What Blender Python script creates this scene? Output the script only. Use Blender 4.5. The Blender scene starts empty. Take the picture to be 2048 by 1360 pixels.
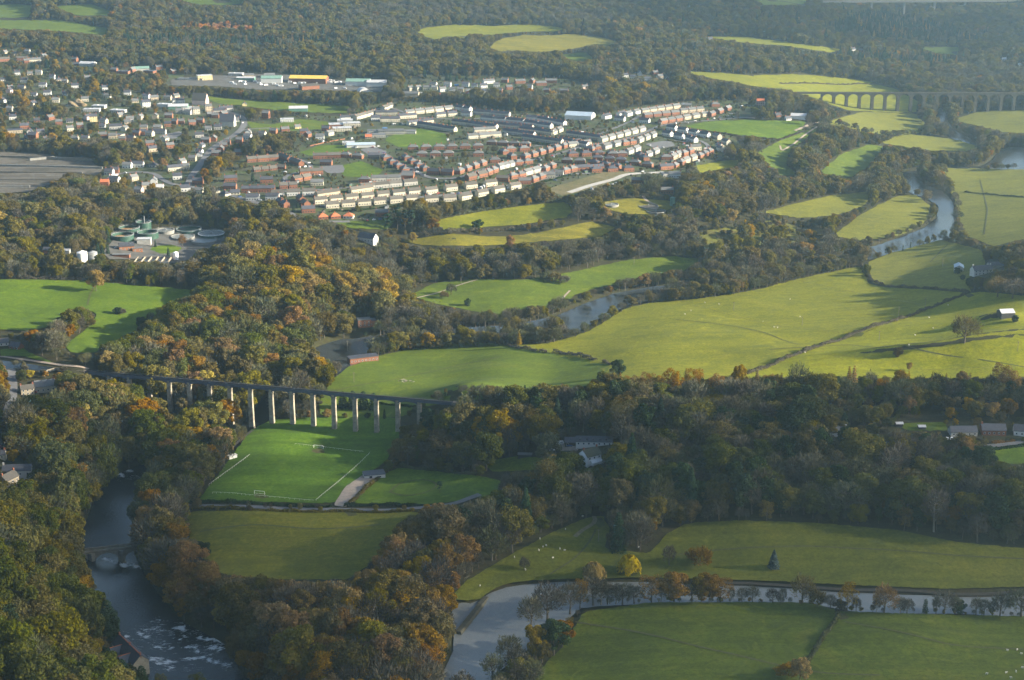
import bpy, bmesh, math, random
import numpy as np
from mathutils import Vector, Matrix
from mathutils.geometry import delaunay_2d_cdt
random.seed(7); RNG = np.random.default_rng(11)
SC = bpy.context.scene; COL = SC.collection
# ---------------------------------------------------------------- camera geometry
CAMZ, FPX, PITCH = 430.0, 3225.0, math.radians(17.1)
CP, SP = math.cos(PITCH), math.sin(PITCH)
def ray(u, v):
    a = (np.asarray(u, float)-1024)/FPX; b = (680-np.asarray(v, float))/FPX
    return a, b*SP+CP, b*CP-SP
def project(x, y, z):
    zz = np.asarray(z, float)-CAMZ; y = np.asarray(y, float)
    dep = y*CP-zz*SP; up = y*SP+zz*CP
    return 1024+FPX*np.asarray(x, float)/dep, 680-FPX*up/dep, dep
def at_z(u, v, z):
    dx, dy, dz = ray(u, v); t = (z-CAMZ)/dz
    return dx*t, dy*t
# ---------------------------------------------------------------- terrain
CTRL = """-200,1400,35 0,1360,30 100,1300,14 0,1200,30 -300,1200,60 0,1050,28 100,1050,6 0,950,27 -300,900,40 60,850,22 150,860,8
85,775,24 0,800,30 0,720,31 100,735,31 170,742,29.5 225,775,18 270,800,8 340,825,2 420,840,-2 500,845,-4 -300,720,34
300,930,-6 200,1080,-6.5 250,1250,-7 380,1310,-7.5 470,1380,-8 520,860,0 700,860,0 600,950,0 420,1000,0 690,1010,0 850,1000,3 950,960,6
560,1080,-1 400,1080,-1 750,1060,0 500,1250,0 700,1250,2 600,1350,0 850,1330,-4 850,1150,2 930,1220,-6 1100,1180,-6 1500,1180,-6 2000,1200,-6 950,1340,-6 2300,1200,-6
1100,1100,2 1250,1120,-1 1500,1100,1 1800,1120,1 2040,1140,-1 1500,1270,-3.5 1800,1300,-2.5 1300,1340,-3.5 2100,1400,-2
1100,1000,6 1200,950,12 1150,900,16 1400,950,16 1400,850,26 1700,950,16 1700,850,27 1980,880,24 2000,1000,12 2048,1060,6 1400,1030,6 1800,1040,6
900,803,28 960,804,29.3 1150,812,29.5 1400,810,29.5 1700,803,29.5 2048,800,29.5 2500,800,30 850,870,6 900,900,4 1000,880,8 1050,850,18
700,780,2 900,770,4 1100,765,8 700,825,0 1000,720,2 1150,745,10 1250,720,14 1400,730,20 1500,740,24 1300,650,4 1500,650,8 1500,600,0 1700,560,-2 1700,620,8 1800,600,10
1700,700,22 1900,720,30 2040,740,34 1930,690,35 2040,660,42 1900,640,26 2000,600,34 1950,545,22 1850,530,2 1800,500,-5 2040,500,26 2300,600,60 2300,450,40 1950,440,0 2030,400,3
690,705,-6 850,670,-6 1050,650,-6 1180,620,-6 1400,575,-6 1650,525,-6 1800,485,-6 1890,420,-6 1820,370,-6 2000,320,-7 1880,235,-9
850,600,-2 1000,590,-2 1200,540,-1 1350,525,0 1100,570,-2 650,640,0 740,640,-2 600,620,10 600,560,20 700,560,8 500,520,26 800,520,6 900,520,8 1000,520,8 1200,500,8 1300,480,12
900,475,22 1150,455,22 960,435,28 1120,415,30 740,480,24 700,450,30 1280,415,28 1400,420,20 1500,480,4 1600,430,2 1780,430,-2 1500,400,14 1600,350,10 1680,310,6 1750,320,-2 1560,320,20 1620,250,34 1500,255,38
100,600,28 200,570,30 350,590,24 100,680,30 250,680,22 450,640,12 400,720,16 550,720,4 300,500,30 420,470,28 150,480,40 0,500,44 0,420,56 250,410,46 450,400,42 0,340,60 150,340,60 350,340,60 -300,400,80
600,410,40 800,400,38 1000,380,40 1200,370,36 1340,350,32 600,330,52 800,320,50 1000,300,48 1200,280,46 1400,260,44 800,230,58 1000,220,55 1200,220,54 1400,210,50 480,240,72 400,220,84 300,220,92 200,260,86 100,230,100 0,260,96
0,150,130 100,110,150 300,160,110 500,165,90 700,170,75 900,170,80 1100,165,75 1300,160,70 900,200,62 1000,100,115 1100,75,120 850,120,110 700,110,120 500,100,130 350,70,150 200,90,150 100,50,190 180,20,210 0,20,210
450,5,230 700,20,200 950,55,140 1100,50,140 900,10,210 1300,20,150 1250,70,110 1400,90,80 1500,70,95 1350,120,70 1500,130,50 1650,95,55 1600,20,110 1550,3,140 1750,130,20 1700,170,10 1500,160,40 1600,175,24 1700,214,2 1800,216,-3 1900,214,-5 2040,214,0
1750,60,20 1850,100,4 1809,30,17 1743,20,26 1869,12,33 2000,110,-2 2000,50,20 2040,20,50 2200,100,20 2300,250,10
-300,-80,210 300,-80,250 900,-80,240 1500,-80,200 2100,-80,180 2500,-80,180 -300,-150,330 300,-150,340 900,-150,340 1500,-150,340 2100,-150,330 2500,-150,330
-300,1600,50 500,1600,-9 1000,1600,-6 1600,1600,-2 2300,1600,4 -600,2500,30 500,2500,5 1500,2500,5 2600,2500,10 -700,200,130 -700,600,70 2700,500,50 2700,900,35 2600,50,60"""
C = np.array([[float(q) for q in p.split(',')] for p in CTRL.split()])
cz = np.where(C[:, 2] > 40, 40+(C[:, 2]-40)*0.3, C[:, 2])
cx, cy = at_z(C[:, 0], C[:, 1], cz)
SLR = 0.62
def tl(x, y): return np.arctan2(x, y), np.log(np.hypot(x, y))
ct, cl = tl(cx, cy)
def _phi(d2): return np.where(d2 > 1e-14, 0.5*d2*np.log(np.maximum(d2, 1e-14)), 0.0)
n = len(cz); cq = np.stack([ct, cl*SLR], 1)
K = _phi(((cq[:, None]-cq[None])**2).sum(2)) + np.eye(n)*3e-5
Pm = np.c_[np.ones(n), cq]
A = np.block([[K, Pm], [Pm.T, np.zeros((3, 3))]])
sol = np.linalg.solve(A, np.r_[cz, 0, 0, 0])
NT, NR = 620, 760
TH = np.linspace(-0.60, 0.60, NT); LR = np.linspace(math.log(330), math.log(9500), NR)
HG = np.zeros((NR, NT))
for i in range(NR):
    q = np.stack([TH, np.full(NT, LR[i]*SLR)], 1)
    HG[i] = _phi(((q[:, None]-cq[None])**2).sum(2)) @ sol[:n] + sol[n] + q @ sol[n+1:]
HG = np.clip(HG, -10, 150)
RRg = np.exp(LR)[:, None]; XG = RRg*np.sin(TH)[None]; YG = RRg*np.cos(TH)[None]
# gentle rolls of the ground
for bu, bv, bh, bx, by in [(1990, 668, 7, 22, 16), (1880, 722, 7, 95, 22), (1760, 716, 4, 60, 18), (2060, 712, 6, 60, 25), (1620, 690, 3, 70, 22), (1420, 690, 2.5, 60, 25), (1300, 720, 2.5, 50, 20), (1850, 655, 3, 60, 20), (1700, 640, 2, 60, 25), (900, 740, 2.5, 60, 18), (760, 765, 2, 50, 14), (1750, 1255, 2.2, 45, 12), (1500, 1085, 2.0, 60, 14), (1850, 1120, 2.2, 50, 14), (130, 600, 3, 50, 22), (60, 625, 2, 40, 18), (250, 40, 26, 230, 160), (620, 45, 22, 200, 170), (1050, 30, 24, 240, 170), (1420, 40, 22, 200, 180), (860, 100, 14, 150, 110), (1620, 45, 26, 170, 170), (420, 15, 20, 200, 180), (1330, 105, 12, 130, 110), (1980, 70, 18, 160, 140)]:
    bz = (55 if bv < 130 else 25) if (bu > 1500 or bv < 130) and bv < 760 else 4; bX, bY = at_z(bu, bv, bz); HG = HG+bh*np.exp(-((XG-bX)/bx)**2-((YG-bY)/by)**2)
HG = HG + 0.7*np.sin(XG/37+YG/61)*np.sin(YG/47-XG/83) + 0.35*np.sin(XG/17.0+2*np.sin(YG/40))
def H0(x, y, G=None):
    G = HG if G is None else G
    t, l = tl(np.asarray(x, float), np.asarray(y, float))
    a = np.clip((t-TH[0])/(TH[1]-TH[0]), 0, NT-1.001); b = np.clip((l-LR[0])/(LR[1]-LR[0]), 0, NR-1.001)
    i = a.astype(int); j = b.astype(int); fa = a-i; fb = b-j
    return (G[j, i]*(1-fa)+G[j, i+1]*fa)*(1-fb)+(G[j+1, i]*(1-fa)+G[j+1, i+1]*fa)*fb
def W(u, v, lift=0.0):
    """points of the ground that the picture's pixels (u, v) show"""
    u = np.atleast_1d(np.asarray(u, float)); v = np.atleast_1d(np.asarray(v, float))
    dx, dy, dz = ray(u, v); lo = np.full(u.shape, 400.0); hi = np.full(u.shape, 9000.0); done = np.zeros(u.shape, bool)
    prev = lo.copy()
    for t in np.geomspace(450, 9000, 170):
        tt = np.full(u.shape, t)
        hit = (CAMZ+dz*tt <= H0(dx*tt, dy*tt)) & ~done
        lo = np.where(hit, prev, lo); hi = np.where(hit, t, hi); done |= hit; prev[:] = t
    for _ in range(22):
        m = (lo+hi)/2; b = CAMZ+dz*m <= H0(dx*m, dy*m)
        hi = np.where(b, m, hi); lo = np.where(b, lo, m)
    x, y = dx*hi, dy*hi
    return np.stack([x, y, H0(x, y)+lift], -1)
def W1(u, v): return W(u, v)[0]
def PL(s): return np.array([[float(q) for q in p.split(',')] for p in s.split()])
def inpoly(P, u, v):
    r = np.zeros(np.shape(u), bool); x, y = P[:, 0], P[:, 1]; j = len(P)-1
    for i in range(len(P)):
        c = ((y[i] > v) != (y[j] > v)) & (u < (x[j]-x[i])*(v-y[i])/(y[j]-y[i]+1e-12)+x[i])
        r ^= c; j = i
    return r
# ---------------------------------------------------------------- object helpers
def tag(o, label=None, cat=None, group=None, kind=None):
    for k, w in (('label', label), ('category', cat), ('group', group), ('kind', kind)):
        if w: o[k] = w
    return o
def link(o): COL.objects.link(o); return o
def thing(name, loc, label, cat, group=None, rz=0.0):
    o = link(bpy.data.objects.new(name, None)); o.location = [float(q) for q in loc]; o.rotation_euler = (0, 0, rz); o.empty_display_size = 1
    return tag(o, label, cat, group)
def mesh(name, V, F, mats, mi=None, smooth=False):
    me = bpy.data.meshes.new(name); me.from_pydata([tuple(map(float, q)) for q in V], [], [tuple(map(int, f)) for f in F])
    for m in (mats if isinstance(mats, (list, tuple)) else [mats]): me.materials.append(m)
    if mi is not None: me.polygons.foreach_set('material_index', np.asarray(mi, np.int32))
    if smooth: me.polygons.foreach_set('use_smooth', np.ones(len(me.polygons), bool))
    me.update(); return me
def obj(name, me, parent=None, loc=(0, 0, 0), rz=0.0, scale=None):
    o = link(bpy.data.objects.new(name, me)); o.location = [float(q) for q in loc]; o.rotation_euler = (0, 0, rz)
    if scale is not None: o.scale = scale
    if parent: o.parent = parent
    return o
class MB:
    """collects boxes, prisms, tubes into one mesh"""
    def __init__(s): s.V = []; s.F = []; s.M = []
    def add(s, V, F, m=0):
        b = len(s.V); s.V += [tuple(q) for q in V]; s.F += [tuple(b+i for i in f) for f in F]; s.M += [m]*len(F); return s
    def box(s, x0, x1, y0, y1, z0, z1, m=0, tx=0, ty=0):
        return s.add([(x0, y0, z0), (x1, y0, z0), (x1, y1, z0), (x0, y1, z0), (x0+tx, y0+ty, z1), (x1-tx, y0+ty, z1), (x1-tx, y1-ty, z1), (x0+tx, y1-ty, z1)],
                     [(3, 2, 1, 0), (4, 5, 6, 7), (0, 1, 5, 4), (1, 2, 6, 5), (2, 3, 7, 6), (3, 0, 4, 7)], m)
    def prism(s, P, y0, y1, m=0):
        """polygon P of (x,z) extruded along y"""
        k = len(P); V = [(x, y0, z) for x, z in P]+[(x, y1, z) for x, z in P]
        return s.add(V, [tuple(range(k)), tuple(range(2*k-1, k-1, -1))]+[(i, i+k, (i+1) % k+k, (i+1) % k) for i in range(k)], m)
    def tube(s, pts, rad, k=6, m=0):
        b = []; n_ = len(pts)
        for i, p in enumerate(pts):
            p = Vector(p); d = (Vector(pts[min(i+1, n_-1)])-Vector(pts[max(i-1, 0)])).normalized()
            a = d.orthogonal().normalized(); c = d.cross(a); r = rad[i] if isinstance(rad, (list, tuple)) else rad
            b += [tuple(p+(a*math.cos(2*math.pi*j/k)+c*math.sin(2*math.pi*j/k))*r) for j in range(k)]
        F = [(i*k+j, i*k+(j+1) % k, (i+1)*k+(j+1) % k, (i+1)*k+j) for i in range(n_-1) for j in range(k)]
        return s.add(b, F+[tuple(range(k-1, -1, -1)), tuple((n_-1)*k+j for j in range(k))], m)
    def cyl(s, x, y, z0, z1, r, k=24, m=0, r1=None, cap=True):
        r1 = r if r1 is None else r1
        V = [(x+r*math.cos(2*math.pi*j/k), y+r*math.sin(2*math.pi*j/k), z0) for j in range(k)]+[(x+r1*math.cos(2*math.pi*j/k), y+r1*math.sin(2*math.pi*j/k), z1) for j in range(k)]
        F = [(j, (j+1) % k, (j+1) % k+k, j+k) for j in range(k)]
        if cap: F += [tuple(range(k, 2*k))]
        return s.add(V, F, m)
    def ring(s, x, y, z0, z1, ro, ri, k=28, m=0):
        V = [];
        for (r, z) in ((ro, z0), (ro, z1), (ri, z1), (ri, z0)):
            V += [(x+r*math.cos(2*math.pi*j/k), y+r*math.sin(2*math.pi*j/k), z) for j in range(k)]
        F = [(a*k+j, a*k+(j+1) % k, ((a+1) % 4)*k+(j+1) % k, ((a+1) % 4)*k+j) for a in range(4) for j in range(k)]
        return s.add(V, F, m)
    def me(s, name, mats): return mesh(name, s.V, s.F, mats, s.M)
    def build(s, name, mats, parent=None, loc=(0, 0, 0), rz=0.0): return obj(name, s.me(name, mats), parent, loc, rz)
# ---------------------------------------------------------------- materials
def mat(name, rough=0.9, spec=0.2):
    m = bpy.data.materials.new(name); m.use_nodes = True
    b = m.node_tree.nodes['Principled BSDF']; b.inputs['Roughness'].default_value = rough; b.inputs['Specular IOR Level'].default_value = spec
    return m, m.node_tree.nodes, m.node_tree.links, b
def ramp(N, pts):
    r = N.new('ShaderNodeValToRGB'); e = r.color_ramp.elements
    while len(e) < len(pts): e.new(0.5)
    for i, (p, c) in enumerate(pts): e[i].position = p; e[i].color = (c[0], c[1], c[2], 1)
    return r
def noise(N, L, vec, scale, detail=4, rough=0.6, dist=0.0):
    t = N.new('ShaderNodeTexNoise'); t.inputs['Scale'].default_value = scale; t.inputs['Detail'].default_value = detail
    t.inputs['Roughness'].default_value = rough; t.inputs['Distortion'].default_value = dist; L.new(vec, t.inputs['Vector']); return t
def mixc(N, L, f, a, b, mode='MIX'):
    m = N.new('ShaderNodeMix'); m.data_type = 'RGBA'; m.blend_type = mode
    for s, v in ((m.inputs[0], f), (m.inputs[6], a), (m.inputs[7], b)):
        if hasattr(v, 'is_linked'): L.new(v, s)
        elif isinstance(v, (int, float)): s.default_value = v
        else: s.default_value = (v[0], v[1], v[2], 1)
    return m.outputs[2]
def mrange(N, L, v, a, b, c=0.0, d=1.0):
    m = N.new('ShaderNodeMapRange'); L.new(v, m.inputs[0])
    for i, q in enumerate((a, b, c, d)): m.inputs[i+1].default_value = q
    return m.outputs[0]
def simple(name, col, var=0.25, scale=0.6, rough=0.85, spec=0.2, rnd=0.0):
    m, N, L, b = mat(name, rough, spec); g = N.new('ShaderNodeNewGeometry')
    t = noise(N, L, g.outputs['Position'], scale, 5, 0.65)
    r = ramp(N, [(0.25, [q*(1-var) for q in col]), (0.75, [min(1, q*(1+var)) for q in col])]); L.new(t.outputs[0], r.inputs[0])
    out = r.outputs[0]
    if rnd:
        oi = N.new('ShaderNodeObjectInfo'); hs = N.new('ShaderNodeHueSaturation')
        L.new(mrange(N, L, oi.outputs['Random'], 0, 1, 1-rnd, 1+rnd), hs.inputs['Value']); L.new(out, hs.inputs['Color']); out = hs.outputs[0]
    L.new(out, b.inputs['Base Color']); return m
def field(name, c1, c2, c3, streak=0.5, ang=0.3):
    """grass: broad patches of three colours, tussocks, faint tractor and drainage streaks"""
    m, N, L, b = mat(name, 0.95, 0.1); g = N.new('ShaderNodeNewGeometry'); P = g.outputs['Position']
    big = noise(N, L, P, 0.016, 6, 0.66, 1.2); mid = noise(N, L, P, 0.075, 6, 0.74, 0.8); fine = noise(N, L, P, 0.42, 4, 0.85)
    mp = N.new('ShaderNodeMapping'); mp.inputs['Rotation'].default_value = (0, 0, ang); mp.inputs['Scale'].default_value = (0.006, 0.14, 0.02); L.new(P, mp.inputs['Vector'])
    st = noise(N, L, mp.outputs[0], 1.0, 3, 0.6, 0.3)
    r = ramp(N, [(0.3, c3), (0.5, c1), (0.72, c2)])
    ad = N.new('ShaderNodeMath'); ad.operation = 'MULTIPLY_ADD'; L.new(mid.outputs[0], ad.inputs[0]); ad.inputs[1].default_value = 0.85
    a2 = N.new('ShaderNodeMath'); a2.operation = 'MULTIPLY_ADD'; L.new(big.outputs[0], a2.inputs[0]); a2.inputs[1].default_value = 1.0; a2.inputs[2].default_value = -0.43
    L.new(a2.outputs[0], ad.inputs[2]); L.new(ad.outputs[0], r.inputs[0])
    c = mixc(N, L, mrange(N, L, st.outputs[0], 0.42, 0.68, 0, streak*1.2), r.outputs[0], [q*0.68 for q in c3])
    c = mixc(N, L, mrange(N, L, fine.outputs[0], 0.34, 0.68, 0, 0.75), c, [q*0.36 for q in c1])
    sp = noise(N, L, P, 0.05, 5, 0.72, 1.5); c = mixc(N, L, mrange(N, L, sp.outputs[0], 0.60, 0.70, 0, .55), c, [q*0.55 for q in c3]); sq = noise(N, L, P, 0.028, 5, 0.7, 2.0); c = mixc(N, L, mrange(N, L, sq.outputs[0], 0.58, 0.72, 0, .5), c, [min(1, q*1.25) for q in c2])
    L.new(c, b.inputs['Base Color'])
    bp = N.new('ShaderNodeBump'); bp.inputs['Strength'].default_value = 0.5; bp.inputs['Distance'].default_value = 0.5; L.new(fine.outputs[0], bp.inputs['Height']); L.new(bp.outputs[0], b.inputs['Normal'])
    return m
def leafmat(name, col, col2, trans=0.22, hv=0.012, vv=0.28):
    """leaves: colour differs from tree to tree and from leaf cluster to leaf cluster"""
    m = bpy.data.materials.new(name); m.use_nodes = True; N, L = m.node_tree.nodes, m.node_tree.links; N.remove(N['Principled BSDF'])
    oi = N.new('ShaderNodeObjectInfo'); at = N.new('ShaderNodeAttribute'); at.attribute_name = 'leaf'
    c = mixc(N, L, at.outputs['Fac'], col, col2)
    hs = N.new('ShaderNodeHueSaturation'); L.new(c, hs.inputs['Color'])
    L.new(mrange(N, L, oi.outputs['Random'], 0, 1, 0.5-hv, 0.5+hv), hs.inputs['Hue'])
    w = N.new('ShaderNodeTexWhiteNoise'); w.noise_dimensions = '1D'; L.new(oi.outputs['Random'], w.inputs['W'])
    L.new(mrange(N, L, w.outputs['Value'], 0, 1, 1-vv, 1+vv), hs.inputs['Value'])
    w2 = N.new('ShaderNodeSeparateColor'); L.new(w.outputs['Color'], w2.inputs[0])
    L.new(mrange(N, L, w2.outputs[1], 0, 1, 0.78, 1.16), hs.inputs['Saturation'])
    d = N.new('ShaderNodeBsdfDiffuse'); t = N.new('ShaderNodeBsdfTranslucent'); mx = N.new('ShaderNodeMixShader'); mx.inputs[0].default_value = trans
    L.new(hs.outputs[0], d.inputs[0]); L.new(hs.outputs[0], t.inputs[0]); L.new(d.outputs[0], mx.inputs[1]); L.new(t.outputs[0], mx.inputs[2])
    L.new(mx.outputs[0], N['Material Output'].inputs['Surface']); return m
HAZE, SUNE, SKYS, EXPO, CLOUD = 6.0e-5, 5.0, .070, 1.95, .0042
# ---------------------------------------------------------------- land cover, traced in the photograph and laid on the ground
# name | material | polygon(s)
FIELDS = {
 'pitch': ('football_field', 'pitch', "398,1002 425,965 455,925 500,862 540,842 600,836 690,834 790,836 800,850 797,880 770,925 735,950 680,1004 640,1007 500,1004"),
 'paddock': ('paddock_field', 'lush', "703,1007 755,957 797,936 870,943 955,952 1010,965 990,990 900,1005 830,1011"),
 'meadow': ('meadow_field', 'olive', "376,1024 500,1022 690,1024 840,1024 800,1060 750,1120 700,1160 560,1160 440,1150 380,1090"),
 'westfield': ('pasture_field', 'lush', "-420,556 60,560 172,562 290,573 408,582 370,598 325,612 310,640 270,662 215,690 190,706 140,706 130,690 178,655 195,630 160,612 130,630 100,655 50,662 -420,645"),
 'arches': ('meadow_field', 'grass', "640,800 660,765 695,735 760,712 850,694 950,686 1012,689 1090,705 1180,720 1222,731 1190,775 1100,800 960,800 860,812 800,835 690,838 640,830"),
 'bigfield': ('pasture_field', 'yellow', "1012,690 1090,688 1140,676 1185,660 1250,618 1300,606 1400,598 1500,583 1600,558 1700,536 1722,534 1738,568 1770,575 1850,579 1938,587 1800,640 1700,675 1600,708 1478,752 1430,800 1250,800 1200,735 1090,706"),
 'eastfield': ('pasture_field', 'bright', "1478,752 1600,708 1700,675 1800,640 1938,587 1960,584 2048,592 2760,600 2760,800 1430,800"),
 'barnfield': ('pasture_field', 'dry', "1735,525 1780,507 1880,480 1962,500 1972,528 1958,545 1930,560 1945,586 1850,577 1770,573 1742,566"),
 'islandfield': ('pasture_field', 'dry', "1880,336 2048,340 2760,345 2760,470 2040,480 1985,494 1930,470 1918,440 1912,405 1895,370"),
 'northfield': ('pasture_field', 'grass', "818,592 870,566 950,559 1050,560 1140,545 1260,520 1350,513 1405,520 1360,545 1280,562 1200,575 1150,590 1120,612 1070,630 1000,632 930,620 870,607"),
 'roughstrip': ('rough_field', 'rough', "800,482 900,468 1000,475 1080,465 1180,444 1235,455 1200,474 1100,482 980,492 850,492"),
 'terracefield': ('pasture_field', 'yellow', "868,442 960,424 1060,411 1130,404 1152,420 1130,436 1040,450 950,456 888,462"),
 'bankfield': ('meadow_field', 'dry', "1525,425 1600,405 1660,392 1742,383 1732,410 1680,430 1600,437"),
 'bendfield': ('meadow_field', 'dry', "1665,472 1720,430 1790,394 1832,389 1862,415 1852,445 1800,472 1730,482"),
 'scrub': ('scrubland', 'heath', "1370,475 1430,458 1480,452 1560,438 1620,470 1640,500 1560,508 1480,508 1400,505"),
 'playing': ('playing_field', 'lush', "1368,252 1420,243 1480,240 1612,243 1602,262 1557,279 1480,271 1400,259"),
 'slopefield': ('pasture_field', 'grass', "1512,305 1560,282 1605,264 1640,253 1625,268 1582,300 1570,330 1602,353 1560,351 1530,325"),
 'gladefield': ('pasture_field', 'grass', "1640,346 1680,310 1740,289 1767,294 1742,330 1700,356"),
 'riverfield': ('pasture_field', 'dry', "1650,246 1720,224 1830,227 1852,250 1842,266 1780,271 1730,266"),
 'riverstrip': ('pasture_field', 'dry', "1762,286 1800,267 1900,277 1965,295 1930,303 1850,301"),
 'viaductfield': ('pasture_field', 'yellow', "1500,151 1600,149 1720,160 1790,178 1838,204 1830,226 1700,222 1650,205 1580,182"),
 'upperfield': ('pasture_field', 'yellow', "1355,143 1440,146 1500,151 1580,180 1500,172 1440,160"),
 'eastriver': ('pasture_field', 'dry', "1905,240 1960,222 2760,215 2760,300 2010,266"),
 'hillfield': ('hill_pasture', 'yellow', "830,62 852,56 905,50 985,52 1050,49 1105,53 1130,58 1108,64 1062,63 1010,67 980,70 948,68 930,76 895,73 868,80 850,74"),
 'tip': ('reclaimed_field', 'rough', "978,97 990,84 1012,76 1052,70 1090,72 1140,69 1196,74 1238,84 1215,92 1170,93 1128,101 1075,105 1030,101 1002,104"),
 'tipsmall': ('hill_pasture', 'grass', "1118,110 1170,105 1192,118 1150,124"),
 'ridgefield': ('hill_pasture', 'yellow', "1400,72 1500,75 1600,88 1692,100 1660,106 1580,93 1480,85"),
 'topa': ('hill_pasture', 'grass', "-420,12 65,9 60,36 -420,38"),
 'topb': ('hill_pasture', 'grass', "112,13 180,8 222,22 228,32 150,31"),
 'topc': ('hill_pasture', 'grass', "-420,40 120,41 222,58 212,71 100,61 -420,46"),
 'topd': ('hill_pasture', 'grass', "335,-6 495,-6 482,9 400,10"),
 'tope': ('hill_pasture', 'grass', "1500,-5 1610,-5 1615,9 1530,11"),
 'topf': ('hill_pasture', 'grass', "1838,95 1922,95 1912,111 1870,106"),
 'green': ('village_green', 'lush', "598,305 640,291 712,290 692,306 620,313"),
 'green2': ('village_green', 'lush', "674,336 722,322 768,341 742,357 688,353"),
 'schoolfield': ('school_field', 'lush', "768,280 800,265 842,257 892,268 894,286 850,295 800,296"),
 'recreation': ('playing_field', 'grass', "408,192 480,200 560,205 702,212 692,228 560,222 430,206"),
 'recreation2': ('playing_field', 'grass', "488,242 540,250 600,238 660,245 660,257 580,262 505,260"),
 'gapfield': ('pasture_field', 'yellow', "1385,334 1440,322 1485,321 1470,335 1400,346"),
 'smallgreen': ('village_green', 'grass', "668,445 740,440 790,442 775,460 700,457"),
 'sheepfield': ('sheep_pasture', 'olive2', "900,1198 930,1165 975,1138 1030,1105 1100,1068 1170,1038 1205,1032 1220,1060 1210,1098 1300,1108 1332,1070 1372,1048 1480,1041 1650,1048 1800,1062 1900,1083 2048,1098 2760,1108 2760,1172 2048,1174 1900,1179 1700,1171 1500,1161 1300,1156 1160,1158 1060,1162 1015,1168 985,1180 960,1200 935,1202"),
 'southfield': ('meadow_field', 'olive3', "1040,1420 1080,1340 1130,1290 1165,1225 1300,1206 1500,1205 1620,1206 1682,1223 1800,1228 2048,1234 2760,1240 2760,1600 1000,1600"),
 'eastgreen': ('garden_lawn', 'lush', "1975,905 2048,888 2760,880 2760,950 2048,930 1990,925"),
 'lawn': ('garden_lawn', 'grass', "960,925 1040,912 1090,918 1080,940 985,945"),
 'lawn2': ('garden_lawn', 'grass', "1800,848 1890,845 1895,862 1810,862"),
 'worksgreen': ('works_lawn', 'lush', "298,493 345,487 366,491 362,506 330,512 300,508"),
 'worksgreen2': ('works_lawn', 'grass', "380,497 410,494 400,502 385,515 374,514"),
 'canalgreen': ('garden_lawn', 'lush', "0,700 42,695 60,706 110,728 40,712 0,714"),
}
HARD = {  # yards and car parks
 'works_yard': ('works_yard', 'yard', "205,506 222,486 240,468 330,455 440,462 458,480 430,494 396,500 380,520 345,527 300,519 212,519"),
 'quarry_floor': ('quarry_floor', 'slabs', "-420,303 60,305 180,322 206,340 192,352 142,346 100,370 50,386 -420,392"),
 'industrial_yard': ('industrial_yard', 'yard', "340,160 400,153 470,149 540,148 610,152 705,164 775,168 770,184 700,183 600,179 520,180 440,173 380,173 340,171"),
 'school_playground': ('playground', 'asphalt', "636,334 690,330 688,347 655,347"),
 'school_court': ('playground', 'asphalt', "720,300 745,294 776,303 770,310 735,309"),
 'building_plot': ('cleared_plot', 'plot', "1095,378 1150,362 1225,340 1262,342 1255,352 1180,380 1120,393"),
 'car_park': ('car_park', 'asphalt', "318,272 362,262 366,268 350,278 320,279"),
 'drive': ('gravel_drive', 'gravel', "667,1012 690,975 733,946 757,956 704,1006 692,1016"),
 'goalmouth': ('worn_goalmouth', 'mudpatch', "508,990 520,987 532,991 538,997 524,999 508,996"),
 'goalmouth2': ('worn_goalmouth', 'mudpatch', "626,900 640,898 650,903 648,908 632,907 622,904"),
 'gateway': ('worn_gateway', 'mudpatch', "1700,668 1716,664 1730,668 1722,674 1704,675"),
 'gateway2': ('worn_gateway', 'mudpatch', "1925,588 1940,586 1950,592 1936,597"),
 'gateway3': ('worn_gateway', 'mudpatch', "1668,1226 1690,1228 1700,1238 1680,1242"),
 'gateway4': ('worn_gateway', 'mudpatch', "690,1024 712,1024 716,1032 696,1034"),
 'gateway5': ('worn_gateway', 'mudpatch', "1186,1040 1204,1036 1212,1052 1196,1058"),
 'square': ('car_park', 'asphalt', "1290,288 1345,280 1350,293 1310,299"),
 'sewage_ground': ('sewage_lawn', 'rough', "1205,405 1260,397 1340,402 1350,415 1310,430 1250,428 1215,420"),
 'cottage_yard': ('cottage_yard', 'gravel', "100,775 135,768 140,778 105,785"),
 'house_yard': ('house_yard', 'gravel', "1105,893 1140,888 1160,893 1155,903 1115,903"),
}
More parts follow.
